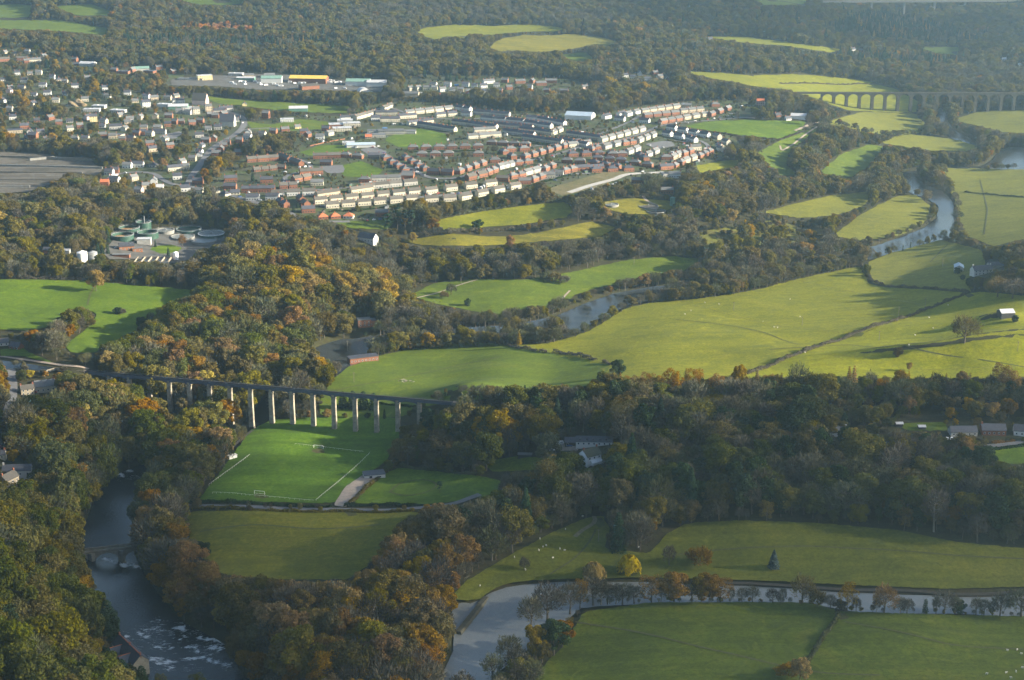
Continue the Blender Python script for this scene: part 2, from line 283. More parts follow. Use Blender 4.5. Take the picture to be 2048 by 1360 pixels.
ROADS = [  # name, material, width m, polyline
 ('main_road', 'asphalt', 9, "452,224 465,227 480,231 487,238 489,247 486,255 479,263 466,273 447,283 434,291 422,300 412,313 403,326 393,340 384,352 376,372"),
 ('village_road', 'asphalt', 7, "190,369 240,347 280,344 306,347 316,352 325,360 342,369 380,374 420,381 452,388 485,398 520,408"),
 ('hill_road', 'asphalt', 8, "20,432 70,405 99,390 140,378 190,368"),
 ('side_road', 'asphalt', 6, "480,262 510,258 545,256 580,262"),
 ('avenue', 'asphalt', 7, "745,293 779,314 795,325 812,333 835,345 860,357 890,358 915,357 932,352 950,345 979,336 1003,329 1030,324 1065,320 1100,313 1130,304 1153,296 1180,290 1215,286 1245,280 1268,273 1300,261 1321,252 1356,246 1400,243 1440,240 1480,235 1510,237"),
 ('terrace_street', 'asphalt', 6, "560,384 600,382 634,381 675,378 715,374 745,370"),
 ('lower_street', 'asphalt', 6, "640,413 700,408 760,404 830,396 880,392 933,386 968,380 1010,373 1045,368 1090,358 1130,350 1180,347"),
 ('loop_street', 'asphalt', 6, "586,377 570,363 570,353 590,347 612,342 624,337 618,328 607,322 590,318"),
 ('corner_street', 'asphalt', 6, "556,412 574,422 588,431 599,438 640,444 700,444"),
 ('new_road', 'concrete', 8, "1138,386 1148,383 1180,372 1210,364 1233,358 1243,352 1256,349 1290,347 1330,345"),
 ('crescent', 'asphalt', 6, "1335,281 1370,285 1395,280 1410,286 1418,294 1412,302"),
 ('estate_road', 'asphalt', 6, "1040,297 1080,291 1120,289 1150,280 1190,272 1215,262 1240,252 1262,243 1280,232"),
 ('upper_road', 'asphalt', 6, "690,232 730,227 770,213 800,222 830,235 880,238 930,240 970,236"),
 ('meadow_lane', 'asphalt', 5, "300,1012 375,1014 440,1015 560,1018 690,1020 840,1017 900,1012 960,990"),
 ('valley_road', 'asphalt', 7, "22,740 26,770 24,800 14,835 0,875 -20,920"),
 ('riverside_lane', 'asphalt', 4, "8,1060 14,1020 16,985 5,960"),
 ('pitch_track', 'cinder', 3, "372,1000 410,960 440,925 470,890 505,862"),
 ('farm_track', 'mud', 3, "1150,1075 1165,1058 1192,1050 1200,1042 1188,1034"),
 ('east_road', 'asphalt', 5, "1600,905 1750,903 1900,900 1980,894 2048,885 2150,876"),
 ('riverside_path', 'gravel', 2, "820,600 870,588 920,570 955,560"),
 ('river_path', 'gravel', 2, "1140,582 1130,592 1115,612 1095,625"),
 ('wood_path', 'gravel', 2.5, "1560,292 1563,303 1585,290 1610,270 1640,252"),
 ('sewage_track', 'gravel', 4, "1286,392 1292,402 1310,410"),
 ('viaduct_lane', 'gravel', 4, "1590,262 1615,252 1640,244"),
 ('field_track', 'track', 1.6, "1345,1112 1420,1102 1520,1096 1640,1094 1760,1100 1900,1112 2060,1120"),
 ('field_track', 'track', 1.6, "1150,1245 1260,1262 1400,1296 1540,1328 1640,1348 1760,1352"),
 ('field_track', 'track', 1.4, "1690,1245 1780,1262 1900,1292 2060,1300"),
 ('field_track', 'track', 1.3, "1100,1150 1150,1120 1180,1085 1192,1060"),
 ('field_track', 'track', 1.4, "780,985 800,965 850,958 880,970 860,985 810,995 780,985"),
 ('field_track', 'track', 1.5, "660,785 760,765 900,735 1000,715"),
 ('field_track', 'track', 1.5, "1540,700 1700,690 1830,700 1960,720 2048,735"),
 ('field_track', 'track', 1.3, "1350,640 1480,655 1600,690"),
 ('field_track', 'track', 1.4, "1860,525 1880,505 1895,490"),
 ('field_track', 'track', 1.4, "1960,360 1975,420 1968,470"),
 ('field_track', 'track', 1.4, "175,612 180,590 190,572"),
 ('field_track', 'track', 1.4, "400,1065 520,1050 640,1060 760,1050"),
 ('canal_towpath', 'gravel', 3, "-420,718 0,713 60,722 120,732 178,739"),
]
RIVERS = [
 ('river', "560,772 520,800 480,850 400,890 300,918 240,942 205,968 184,1010 164,1058 157,1100 172,1140 190,1180 222,1230 238,1268 258,1300 288,1330 300,1480 620,1480 478,1335 462,1290 420,1268 362,1238 322,1190 292,1150 274,1118 262,1080 264,1030 277,980 305,945 345,925 430,905 505,868 540,835 575,790"),
 ('river', "600,728 612,706 640,688 680,676 715,674 760,668 800,660 900,654 1000,648 1060,640 1110,630 1150,613 1182,600 1230,584 1300,571 1400,562 1500,550 1600,527 1680,508 1740,493 1790,476 1850,453 1874,433 1878,410 1855,396 1830,387 1806,378 1796,358 1790,343 1822,340 1832,352 1850,366 1885,380 1906,402 1914,440 1905,472 1860,484 1800,500 1740,516 1700,522 1650,534 1560,556 1480,572 1400,584 1330,592 1260,606 1200,634 1150,664 1100,674 1020,676 900,680 800,687 750,698 720,716 690,742 650,748"),
 ('river', "1790,345 1870,334 1960,332 1985,318 1995,303 2020,292 2048,293 2760,296 2760,338 2048,338 1960,340 1870,343 1822,347"),
 ('river', "1862,252 1868,235 1880,215 1896,214 1896,236 1905,255 1935,272 1985,298 1978,304 1920,284"),
 ('river', "860,1480 884,1345 906,1300 908,1262 902,1232 906,1206 925,1201 942,1203 958,1196 985,1180 1015,1170 1060,1164 1110,1160 1165,1160 1300,1160 1400,1162 1500,1166 1600,1173 1700,1180 1800,1185 1900,1188 2000,1184 2048,1179 2760,1176 2760,1242 2048,1230 1980,1227 1900,1223 1830,1223 1780,1225 1720,1221 1690,1216 1650,1209 1600,1203 1500,1203 1400,1205 1300,1204 1200,1208 1160,1213 1120,1250 1075,1280 1030,1315 990,1345 960,1480"),
]
CANALS = [("-420,720 0,720 60,728 130,738 176,741 176,743.5 110,743 40,738 -420,734"),
          ("905,803.5 960,805 1150,813 1400,811 1700,804.5 2048,801 2760,800 2760,806 2048,807 1700,810 1400,816 1150,818 960,809 905,807")]
TOWN = ["478,250 520,242 590,232 660,232 700,235 720,214 760,203 920,206 1010,220 1200,230 1260,215 1380,203 1470,200 1530,205 1530,225 1480,238 1370,252 1440,262 1480,285 1470,305 1440,320 1400,332 1360,350 1340,362 1260,372 1180,388 1040,400 900,418 780,440 700,450 610,445 560,420 480,405 430,392 440,350 480,320 560,310 590,290 560,268 500,262",
        "800,160 860,150 1010,152 1130,158 1210,170 1210,190 1080,192 950,192 860,196 810,192"]
VILLAGE = ["-420,95 60,95 110,105 190,125 240,140 350,132 370,150 330,190 440,195 480,225 490,260 440,300 400,340 470,345 500,385 460,400 380,395 330,400 240,395 180,372 235,330 290,320 250,290 200,285 60,292 -420,290",
           "1215,150 1330,146 1350,168 1290,176 1220,170"]
# --- raster of what is kept clear of trees (2 px cells, with margins)
U0, V0, PXS = -820, -160, 2.0; RW, RH = 1860, 960
MASK = np.zeros((RH, RW), np.uint8); MASK2 = np.zeros((RH, RW), np.uint8); ZONE = np.zeros((RH, RW), np.uint8)
def paint(R, P, val=1):
    u0, u1 = max(0, int((P[:, 0].min()-U0)/PXS)-1), min(RW, int((P[:, 0].max()-U0)/PXS)+2)
    v0, v1 = max(0, int((P[:, 1].min()-V0)/PXS)-1), min(RH, int((P[:, 1].max()-V0)/PXS)+2)
    if u1 <= u0 or v1 <= v0: return
    uu, vv = np.meshgrid(U0+(np.arange(u0, u1)+.5)*PXS, V0+(np.arange(v0, v1)+.5)*PXS)
    R[v0:v1, u0:u1][inpoly(P, uu, vv)] = val
def look(R, u, v):
    i = np.clip(((v-V0)/PXS).astype(int), 0, RH-1); j = np.clip(((u-U0)/PXS).astype(int), 0, RW-1); return R[i, j]
# the larch row stands against the fields behind the canal: trees may cover their lower edge
CUT = {'bigfield': 762, 'eastfield': 757, 'arches': 2000}
for k, (nm, mt, p) in FIELDS.items():
    if k == 'scrub': continue
    P = PL(p)
    if k in CUT: P = P.copy(); P[:, 1] = np.minimum(P[:, 1], CUT[k]+6*np.sin(P[:, 0]/40))
    if k == 'arches':
        P = PL("640,800 660,765 695,735 760,712 850,694 950,686 1012,689 1090,705 1180,720 1222,731 1190,768 1100,772 960,768 900,772 860,790 800,835 690,838 640,830")
    paint(MASK, P)
for k, (nm, mt, p) in HARD.items(): paint(MASK, PL(p))
for nm, p in RIVERS: paint(MASK, PL(p), 2)
for p in ("628,712 650,690 680,677 715,674 745,690 735,706 700,714 660,720", "1135,655 1150,625 1180,604 1230,590 1300,580 1330,590 1300,600 1240,612 1190,640 1155,668", "1740,505 1790,482 1860,455 1880,420 1855,396 1880,382 1906,402 1914,440 1900,470 1800,500", "1800,345 1830,340 1850,375 1820,380", "1998,320 2048,298 2760,298 2760,336 2005,336", "1868,240 1885,230 1890,240 1875,246",
 "290,925 240,942 205,968 184,1010 164,1058 157,1100 172,1140 190,1180 222,1230 238,1268 258,1300 288,1330 300,1480 620,1480 478,1335 462,1290 420,1268 362,1238 322,1190 292,1150 274,1118 262,1080 264,1030 277,980 300,945", RIVERS[4][1]): paint(MASK, PL(p), 3)
for nm, mt, w, p in ROADS:
    P = PL(p)
    if nm in ('riverside_lane', 'east_road', 'pitch_track', 'hill_road', 'field_track'): continue
    hw = max(3.0, w*0.9)
    for a, b in zip(P[:-1], P[1:]): paint(MASK, np.array([[a[0]-hw, a[1]-hw*.6], [a[0]+hw, a[1]-hw*.6], [b[0]+hw, b[1]+hw*.6], [b[0]-hw, b[1]+hw*.6]]))
# ---------------------------------------------------------------- river beds cut into the ground
ZG = HG.copy()
ug, vg, dg = project(XG, YG, HG); wet = np.zeros(HG.shape, bool)
for nm, p in RIVERS: wet |= inpoly(PL(p), ug, vg) & (YG > 0)
wf = wet.astype(float)
for _ in range(2):
    wf[1:-1] = (wf[:-2]+2*wf[1:-1]+wf[2:])/4; wf[:, 1:-1] = (wf[:, :-2]+2*wf[:, 1:-1]+wf[:, 2:])/4
ZG = HG-np.clip(wf*1.6, 0, 1)*3.4
for c in CANALS:
    m = inpoly(PL(c), ug, vg); ZG = np.where(m, HG-0.5, ZG)
# ---------------------------------------------------------------- ground materials
G = {}
G['pitch'] = field('pitch_grass', (.078, .150, .009), (.108, .178, .012), (.056, .100, .010), 0.45, 0.9)
G['lush'] = field('lush_grass', (.092, .150, .010), (.130, .180, .013), (.062, .105, .011), 0.35, 0.2)
G['grass'] = field('pasture_grass', (.098, .142, .012), (.135, .165, .015), (.070, .100, .014), 0.35, 0.5)
G['yellow'] = field('yellow_pasture', (.185, .192, .012), (.235, .225, .016), (.130, .145, .016), 0.3, 0.25)
G['bright'] = field('bright_pasture', (.215, .222, .009), (.270, .258, .012), (.140, .160, .012), 0.25, -0.1)
G['dry'] = field('dry_pasture', (.165, .170, .020), (.200, .195, .024), (.120, .125, .022), 0.3, 0.7)
G['olive'] = field('olive_meadow', (.150, .145, .011), (.190, .160, .015), (.100, .108, .011), 0.45, 0.05)
G['olive2'] = field('olive_pasture', (.112, .122, .012), (.145, .140, .016), (.080, .092, .012), 0.35, 0.1)
G['olive3'] = field('river_meadow', (.086, .115, .009), (.125, .134, .013), (.060, .080, .009), 0.45, 0.3)
G['rough'] = field('rough_grass', (.200, .180, .018), (.245, .205, .024), (.105, .105, .020), 0.5, 0.4)
G['heath'] = field('heath', (.115, .120, .022), (.145, .150, .020), (.085, .046, .022), 0.7, 0.6)
G['floor'] = field('woodland_floor', (.045, .045, .020), (.060, .060, .022), (.045, .034, .018), 0.5, 0.4)
G['garden'] = field('garden_ground', (.070, .082, .034), (.070, .115, .020), (.090, .085, .070), 0.5, 0.2)
G['asphalt'] = simple('asphalt', (.115, .115, .118), .2, .25)
G['concrete'] = simple('pale_concrete', (.30, .29, .27), .15, .2)
G['gravel'] = simple('gravel_surface', (.25, .205, .165), .3, .4)
G['cinder'] = simple('cinder_surface', (.075, .068, .060), .3, .4)
G['mud'] = simple('muddy_track', (.120, .105, .06), .35, .5)
G['mudpatch'] = field('worn_turf', (.085, .090, .022), (.10, .12, .016), (.075, .062, .030), .5, .4); G['track'] = simple('worn_grass_track', (.060, .062, .018), .4, .4); G['yard'] = simple('yard_surface', (.085, .082, .074), .35, .08)
G['plot'] = field('cleared_ground', (.150, .130, .065), (.19, .165, .10), (.085, .095, .035), 0.4, 0.5)
G['slabs'] = field('quarry_slabs', (.150, .135, .115), (.20, .18, .15), (.085, .080, .060), 0.9, 0.05)
def watermat(name='river_water', c0=(.010, .013, .014), c1=(.020, .025, .026), sp=.32):
    m, N, L, b = mat(name, 0.13, sp); g = N.new('ShaderNodeNewGeometry'); P = g.outputs['Position']
    a = N.new('ShaderNodeAttribute'); a.attribute_name = 'foam'
    n1 = noise(N, L, P, 0.22, 5, 0.65, 1.0)
    mp = N.new('ShaderNodeMapping'); mp.inputs['Scale'].default_value = (0.20, 0.62, 1); mp.inputs['Rotation'].default_value = (0, 0, 0.25); L.new(P, mp.inputs['Vector'])
    n2 = noise(N, L, mp.outputs[0], 1.0, 6, 0.72, 1.3)
    f = N.new('ShaderNodeMath'); f.operation = 'MULTIPLY_ADD'; L.new(a.outputs['Fac'], f.inputs[0]); f.inputs[1].default_value = 0.30; L.new(n2.outputs[0], f.inputs[2])
    n4 = noise(N, L, P, 0.045, 3, 0.6, 0.6); f2 = N.new('ShaderNodeMath'); f2.operation = 'MULTIPLY_ADD'; L.new(n4.outputs[0], f2.inputs[0]); f2.inputs[1].default_value = .55; L.new(f.outputs[0], f2.inputs[2]); fo = mrange(N, L, f2.outputs[0], 1.09, 1.20)
    c = mixc(N, L, n1.outputs[0], c0, c1); c = mixc(N, L, fo, c, (.62, .63, .60)); L.new(c, b.inputs['Base Color'])
    L.new(mrange(N, L, fo, 0, 1, .12, .8), b.inputs['Roughness'])
    n3 = noise(N, L, P, 0.6, 4, 0.6, 0.5); bp = N.new('ShaderNodeBump'); bp.inputs['Strength'].default_value = 0.65; bp.inputs['Distance'].default_value = 0.35
    L.new(n3.outputs[0], bp.inputs['Height']); L.new(bp.outputs[0], b.inputs['Normal']); return m
G['water'] = watermat(); G['sky_pale'] = watermat('sky_pale_river_water', (.105, .115, .113), (.155, .162, .155), .7); G['mid'] = watermat('grey_river_water', (.020, .025, .027), (.040, .046, .048), .6)  # open reaches: sky reflection painted in as a paler base colour
# ---------------------------------------------------------------- sheets draped on the ground
def tri_sheet(W2, spacing):
    W2 = np.asarray(W2); x0, y0 = W2.min(0); x1, y1 = W2.max(0)
    nx = max(2, int((x1-x0)/spacing)); ny = max(2, int((y1-y0)/spacing))
    gx, gy = np.meshgrid(np.linspace(x0, x1, nx), np.linspace(y0, y1, ny)); gx[::2] += (x1-x0)/nx*.5
    q = np.stack([gx.ravel(), gy.ravel()], 1); q = q[inpoly(W2, q[:, 0], q[:, 1])]
    if len(q):   # keep clear of the outline
        d = np.full(len(q), 1e9)
        for i in range(0, len(W2)): d = np.minimum(d, np.hypot(q[:, 0]-W2[i, 0], q[:, 1]-W2[i, 1]))
        q = q[d > spacing*.45]
    nb = len(W2); pts = [Vector(p) for p in np.r_[W2, q]]
    v, e, f, *_ = delaunay_2d_cdt(pts, [(i, (i+1) % nb) for i in range(nb)], [list(range(nb))], 1, 1e-4)
    return np.array([tuple(p) for p in v]), f
def densify(P, step, closed=True):
    out = []; n_ = len(P)
    for i in range(n_ if closed else n_-1):
        a, b = P[i], P[(i+1) % n_]; k = max(1, int(math.hypot(*(b-a))/step))
        out += [a+(b-a)*j/k for j in range(k)]
    if not closed: out.append(P[-1])
    return np.array(out)
def smooth_poly(P):   # one round of corner cutting: field edges bend rather than kink
    Q = np.empty((2*len(P), 2)); N_ = np.roll(P, -1, 0); Q[0::2] = P*.92+N_*.08; Q[1::2] = P*.08+N_*.92; return Q
def sheet(name, P, m, lift, spacing=None, zfun=None, wob=1.2, smooth=True):
    if smooth: P = smooth_poly(P)
    P = densify(P, 7.0); P = P+RNG.normal(0, wob*.5, P.shape)*np.array([1, .5])
    w = W(P[:, 0], np.clip(P[:, 1], -90, 2600))[:, :2]
    dist = np.hypot(w[:, 0], w[:, 1]).mean(); spacing = spacing or max(7.0, dist*0.0085)
    keep = [0]
    for i in range(1, len(w)):
        if np.hypot(*(w[i]-w[keep[-1]])) > spacing*.25: keep.append(i)
    v, f = tri_sheet(w[keep], spacing); z = (H0(v[:, 0], v[:, 1]) if zfun is None else zfun(v[:, 0], v[:, 1]))+lift
    F = []
    for t in f:
        a, b, c = [v[i] for i in t[:3]]
        F.append(t if (b[0]-a[0])*(c[1]-a[1])-(b[1]-a[1])*(c[0]-a[0]) > 0 else t[::-1])
    me = mesh(name, np.c_[v, z], F, m, smooth=True)
    return tag(obj(name, me), kind='structure')
def strip(name, w2, width, m, lift, sub=5.0):
    """a road: a ribbon of the given width along ground points"""
    P = densify(np.asarray(w2), sub, False)
    for _ in range(3): P[1:-1] = (P[:-2]+2*P[1:-1]+P[2:])/4
    d = np.gradient(P, axis=0); d /= np.hypot(d[:, 0], d[:, 1])[:, None]+1e-9; nrm = np.stack([-d[:, 1], d[:, 0]], 1)
    offs = np.linspace(-.5, .5, 4)*width; V = []
    for o_ in offs: q = P+nrm*o_; V.append(np.c_[q, H0(q[:, 0], q[:, 1])+lift])
    n_ = len(P); V = np.concatenate(V)
    F = [(k*n_+i, k*n_+i+1, (k+1)*n_+i+1, (k+1)*n_+i) for k in range(3) for i in range(n_-1)]
    return tag(obj(name, mesh(name, V, F, m, smooth=True)), kind='structure')
# terrain
q = np.arange(NR*NT).reshape(NR, NT)
Fq = np.stack([q[:-1, :-1], q[:-1, 1:], q[1:, 1:], q[1:, :-1]], -1).reshape(-1, 4)
me = bpy.data.meshes.new('terrain'); nv = NR*NT; me.vertices.add(nv); me.loops.add(Fq.size); me.polygons.add(len(Fq))
me.vertices.foreach_set('co', np.stack([XG, YG, ZG], -1).astype(np.float32).ravel()); me.loops.foreach_set('vertex_index', Fq.astype(np.int32).ravel())
me.polygons.foreach_set('loop_start', np.arange(0, Fq.size, 4, dtype=np.int32)); me.polygons.foreach_set('use_smooth', np.ones(len(Fq), bool))
me.materials.append(G['floor']); me.update(calc_edges=True); tag(obj('terrain', me), kind='structure')
for i, t in enumerate(TOWN+VILLAGE): sheet('garden_ground', PL(t), G['garden'], 0.25)
for k, (nm, mt, p) in FIELDS.items(): sheet(nm, PL(p), G[mt], 0.45, wob=2.0)
for k, (nm, mt, p) in HARD.items(): sheet(nm, PL(p), G[mt], 0.55, wob=0.8)
RWLD = {}
for nm, mt, w, p in ROADS:
    P = PL(p); ww = W(P[:, 0], P[:, 1]); RWLD[nm] = ww; strip(nm, ww[:, :2], w, G[mt], 0.65)
RAPIDS = [PL("235,1262 330,1225 440,1270 475,1310 475,1345 300,1345"), PL("215,955 245,938 300,915 310,945 265,975"), PL("205,1105 250,1112 285,1130 280,1142 240,1135 205,1122"), PL("925,1195 1000,1165 1015,1172 945,1255 905,1265")]
CRESTS = ['300,1314 330,1320 352,1322 380,1318 402,1316 430,1324 470,1331', '296,1316 320,1328 345,1322', '392,1272 410,1278 440,1279', '310,1296 330,1299 344,1296', '356,1255 372,1259', '370,1294 396,1296', '420,1296 440,1296', '246,1276 252,1272', '284,1268 294,1274', '330,1338 345,1336', '400,1304 410,1314', '240,938 262,942', '207,1118 225,1122', '240,1126 250,1132', '268,1132 280,1136', '232,945 245,951']
for i, (nm, p) in enumerate(RIVERS):
    o = sheet('river_water', PL(p), G['water' if i == 0 else 'sky_pale' if i == 4 else 'mid'], -1.3, spacing=(3.2 if i == 0 else 9.0), wob=1.0); me = o.data
    co = np.empty(len(me.vertices)*3, np.float32); me.vertices.foreach_get('co', co); co = co.reshape(-1, 3)
    uu, vv, _ = project(co[:, 0], co[:, 1], co[:, 2]); fo = np.zeros(len(co), np.float32)
    for j, R_ in enumerate(RAPIDS): fo[inpoly(R_, uu, vv)] = (1.0, .7, .8, .25)[j]
    if i == 0:   # crests of white water across the rapids
        fo *= .70
        for cr in CRESTS:
            P = PL(cr); best = np.full(len(co), 1e9)
            for a_, b_ in zip(P[:-1], P[1:]):
                ab = b_-a_; tt = np.clip(((uu-a_[0])*ab[0]+(vv-a_[1])*ab[1])/(ab@ab), 0, 1); best = np.minimum(best, np.hypot(uu-a_[0]-tt*ab[0], (vv-a_[1]-tt*ab[1])*1.6))
            fo = np.maximum(fo, 1.65*np.exp(-(best/7.5)**2))
    at = me.attributes.new('foam', 'FLOAT', 'POINT'); at.data.foreach_set('value', fo)
for c in CANALS: sheet('canal_water', PL(c), G['water'], -0.1, wob=0.0, smooth=False, spacing=6)
# ---------------------------------------------------------------- tree shapes (numpy leaf clusters on lobes, tapered limbs)
def quads(c, nrm, size, asp, rng):
    """leaf-cluster quads at c with normals nrm"""
    n_ = len(c); r = rng.normal(size=(n_, 3)); a = np.cross(nrm, r); a /= np.linalg.norm(a, axis=1)[:, None]+1e-9; b = np.cross(nrm, a)
    a *= size[:, None]; b *= (size*asp)[:, None]
    V = np.stack([c-a-b, c+a-b*.6, c+a*.7+b, c-a*.8+b*.9], 1).reshape(-1, 3)
    return V, np.arange(4*n_).reshape(-1, 4)
def unit(rng, n_): d = rng.normal(size=(n_, 3)); return d/np.linalg.norm(d, axis=1)[:, None]
def limb_mb(seed, h, r, base=.25, nb=9, rad=.35, twig=0, rise=(0.5, .95)):
    rng = random.Random(seed); mb = MB(); top = Vector((rng.uniform(-.06, .06)*h, rng.uniform(-.06, .06)*h, h*.8))
    mb.tube([(0, 0, -1.0), (0, 0, .4), tuple(top*.5), tuple(top)], [rad*1.35, rad, rad*.65, rad*.18], 6)
    for i in range(nb):
        f = base+(0.72-base)*i/max(1, nb-1); a = i*2.4+rng.uniform(-.4, .4); p = top*f*1.2 if f*1.2 < 1 else top*.98
        e = Vector((math.cos(a)*r*rng.uniform(.6, .92), math.sin(a)*r*rng.uniform(.6, .92), h*(rise[0]+(rise[1]-rise[0])*rng.random()*f*1.35)))
        m = p.lerp(e, .5)+Vector((0, 0, h*.04)); mb.tube([tuple(p), tuple(m), tuple(e)], [rad*.45, rad*.28, rad*.08], 4)
        for t in range(twig):
            q = m.lerp(e, rng.random()); d = Vector((rng.uniform(-1, 1), rng.uniform(-1, 1), rng.uniform(0, 1)))*r*.38
            mb.tube([tuple(q), tuple(q+d)], [rad*.13, rad*.04], 3)
    return mb
def crown_broad(seed, h, r, nl=22, per=85, leaf=.55, low=.30, gaps=.0):
    per = int(per*3.0); leaf *= .60
    """lobed dome: the lobes sit on a dome, leaves on the lobes' outer sides"""
    rng = np.random.default_rng(seed); C_, R_ = [], []
    for i in range(nl):
        z = low+(0.92-low)*((i+.5)/nl)**.85; ph = i*2.39996+rng.normal(0, .35)
        prof = math.sin(math.pi*min(1, max(.10, (1.06-z)/(1.06-low*.55))))**.55 if z > .3 else .8
        rr = r*prof*rng.uniform(.55, .88)*(1 if i % 4 else .35); C_.append((rr*math.cos(ph), rr*math.sin(ph), z*h)); R_.append(r*rng.uniform(.22, .42))
    C_.append((0, 0, h*.62)); R_.append(r*.55); C_.append((rng.normal(0, r*.1), rng.normal(0, r*.1), h*.90)); R_.append(r*.34)
    cc, nn, ss = [], [], []; cen = np.array([0, 0, h*.45])
    for c, R in zip(C_, R_):
        k = int(per*(R/(r*.36))**1.5*(1-gaps)); d = unit(rng, k); out = (np.array(c)-cen); out /= np.linalg.norm(out)+1e-6
        d += out*.45; d /= np.linalg.norm(d, axis=1)[:, None]
        cc.append(np.array(c)+d*R*(rng.uniform(.62, 1.06, k)[:, None])*np.array([1, 1, .82])); nn.append(d+rng.normal(0, .75, (k, 3))); ss.append(leaf*rng.uniform(.5, 1.25, k))
    c, n_, s = np.concatenate(cc), np.concatenate(nn), np.concatenate(ss); n_ /= np.linalg.norm(n_, axis=1)[:, None]
    V, F = quads(c, n_, s, .8, rng); lf = np.repeat(rng.random(len(c)), 1); return V, F, lf
def crown_bare(seed, h, r, k=1000, leaf=.5):
    """fine upward twigs spread through the crown"""
    rng = np.random.default_rng(seed); d = unit(rng, k*2); d = d[d[:, 2] > -.45][:k]; k = len(d)
    rad = rng.uniform(.45, 1.0, k)**.6*(1+.16*np.sin(d[:, 0]*5+seed)+.13*np.sin(d[:, 1]*7+d[:, 2]*5)); c = np.array([0, 0, h*.54])+d*rad[:, None]*np.array([r, r, h*.46])
    ax = d*.75+np.array([0, 0, .55])+rng.normal(0, .35, (k, 3)); ax /= np.linalg.norm(ax, axis=1)[:, None]
    sd = np.cross(ax, rng.normal(size=(k, 3))); sd /= np.linalg.norm(sd, axis=1)[:, None]
    L_ = (leaf*rng.uniform(.8, 1.9, k))[:, None]; w = (.13*rng.uniform(.6, 1.5, k))[:, None]
    V = np.stack([c-ax*L_-sd*w, c-ax*L_+sd*w, c+ax*L_+sd*w*.4, c+ax*L_-sd*w*.4], 1).reshape(-1, 3)
    return V, np.arange(4*k).reshape(-1, 4), rng.random(k)
def crown_conifer(seed, h, r, k=1300, leaf=.5, low=.08, droop=.35, sparse=0, top=1.0, belly=1.0):
    rng = np.random.default_rng(seed); z = rng.uniform(low, 1, k)**top; lay = np.floor(z*16)/16; z = lay+(z-lay)*(.35 if sparse else .8)
    ph = rng.uniform(0, 2*math.pi, k); br = np.floor(ph/(2*math.pi)*9+lay*7.3)
    edge = r*(1-z)**(.85*belly)*(1+.18*np.sin(br*12.9+lay*40)); rr = edge*rng.uniform(.25 if sparse else .45, 1.0, k)**.7+.12
    c = np.stack([rr*np.cos(ph), rr*np.sin(ph), z*h-droop*rr*.6], 1)
    n_ = np.stack([np.cos(ph)*.55, np.sin(ph)*.55, np.full(k, .75)], 1)+rng.normal(0, .4, (k, 3)); n_ /= np.linalg.norm(n_, axis=1)[:, None]
    V, F = quads(c, n_, leaf*rng.uniform(.5, 1.2, k)*(1.1-.6*z), .7, rng); return V, F, rng.random(k)
def crown_pine(seed, h, r, k=900, leaf=.55):
    rng = np.random.default_rng(seed); cc, nn = [], []
    for i in range(13):
        ph = i*2.4; z = h*rng.uniform(.45, .97); q = r*rng.uniform(.2, .85)*(1.1-.5*z/h); d = unit(rng, k//13); d[:, 2] = np.abs(d[:, 2])*.5
        cc.append(np.array([q*math.cos(ph), q*math.sin(ph), z])+d*r*rng.uniform(.3, .48)); nn.append(d+np.array([0, 0, .7])+rng.normal(0, .4, d.shape))
    c, n_ = np.concatenate(cc), np.concatenate(nn); n_ /= np.linalg.norm(n_, axis=1)[:, None]
    V, F = quads(c, n_, leaf*rng.uniform(.5, 1.2, len(c)), .7, rng); return V, F, rng.random(len(c))
def crown_willow(seed, h, r, k=1700):
    rng = np.random.default_rng(seed); ph = rng.uniform(0, 2*math.pi, k); t = rng.random(k); ro = r*(.35+.65*rng.random(k))*(1+.15*np.sin(ph*5)); z0 = h*(1-.42*(ro/r)**2)
    z = z0-(t**1.2)*(z0-.6)*.85*(ro/r); c = np.stack([ro*np.cos(ph), ro*np.sin(ph), z], 1)
    n_ = np.stack([np.cos(ph), np.sin(ph), rng.uniform(-.2, .7, k)], 1)+rng.normal(0, .35, (k, 3)); n_ /= np.linalg.norm(n_, axis=1)[:, None]
    ax = np.array([0, 0, 1.]); a = np.cross(n_, ax); a /= np.linalg.norm(a, axis=1)[:, None]; b = np.cross(n_, a); s = rng.uniform(.2, .45, k)[:, None]
    V = np.stack([c-a*s-b*s*2, c+a*s-b*s*2, c+a*s+b*s*2, c-a*s+b*s*2], 1).reshape(-1, 3); return V, np.arange(4*k).reshape(-1, 4), rng.random(k)
def leafmesh(name, VFL, m):
    V, F, lf = VFL; me = bpy.data.meshes.new(name); me.vertices.add(len(V)); me.loops.add(F.size); me.polygons.add(len(F))
    me.vertices.foreach_set('co', V.astype(np.float32).ravel()); me.loops.foreach_set('vertex_index', F.astype(np.int32).ravel()); me.polygons.foreach_set('loop_start', np.arange(0, F.size, 4, dtype=np.int32))
    a = me.attributes.new('leaf', 'FLOAT', 'FACE'); a.data.foreach_set('value', lf.astype(np.float32)); me.materials.append(m); me.update(calc_edges=True); return me
BARK = simple('bark', (.085, .072, .055), .3, 1.5); BARKP = simple('pale_bark', (.19, .17, .135), .3, 1.5)
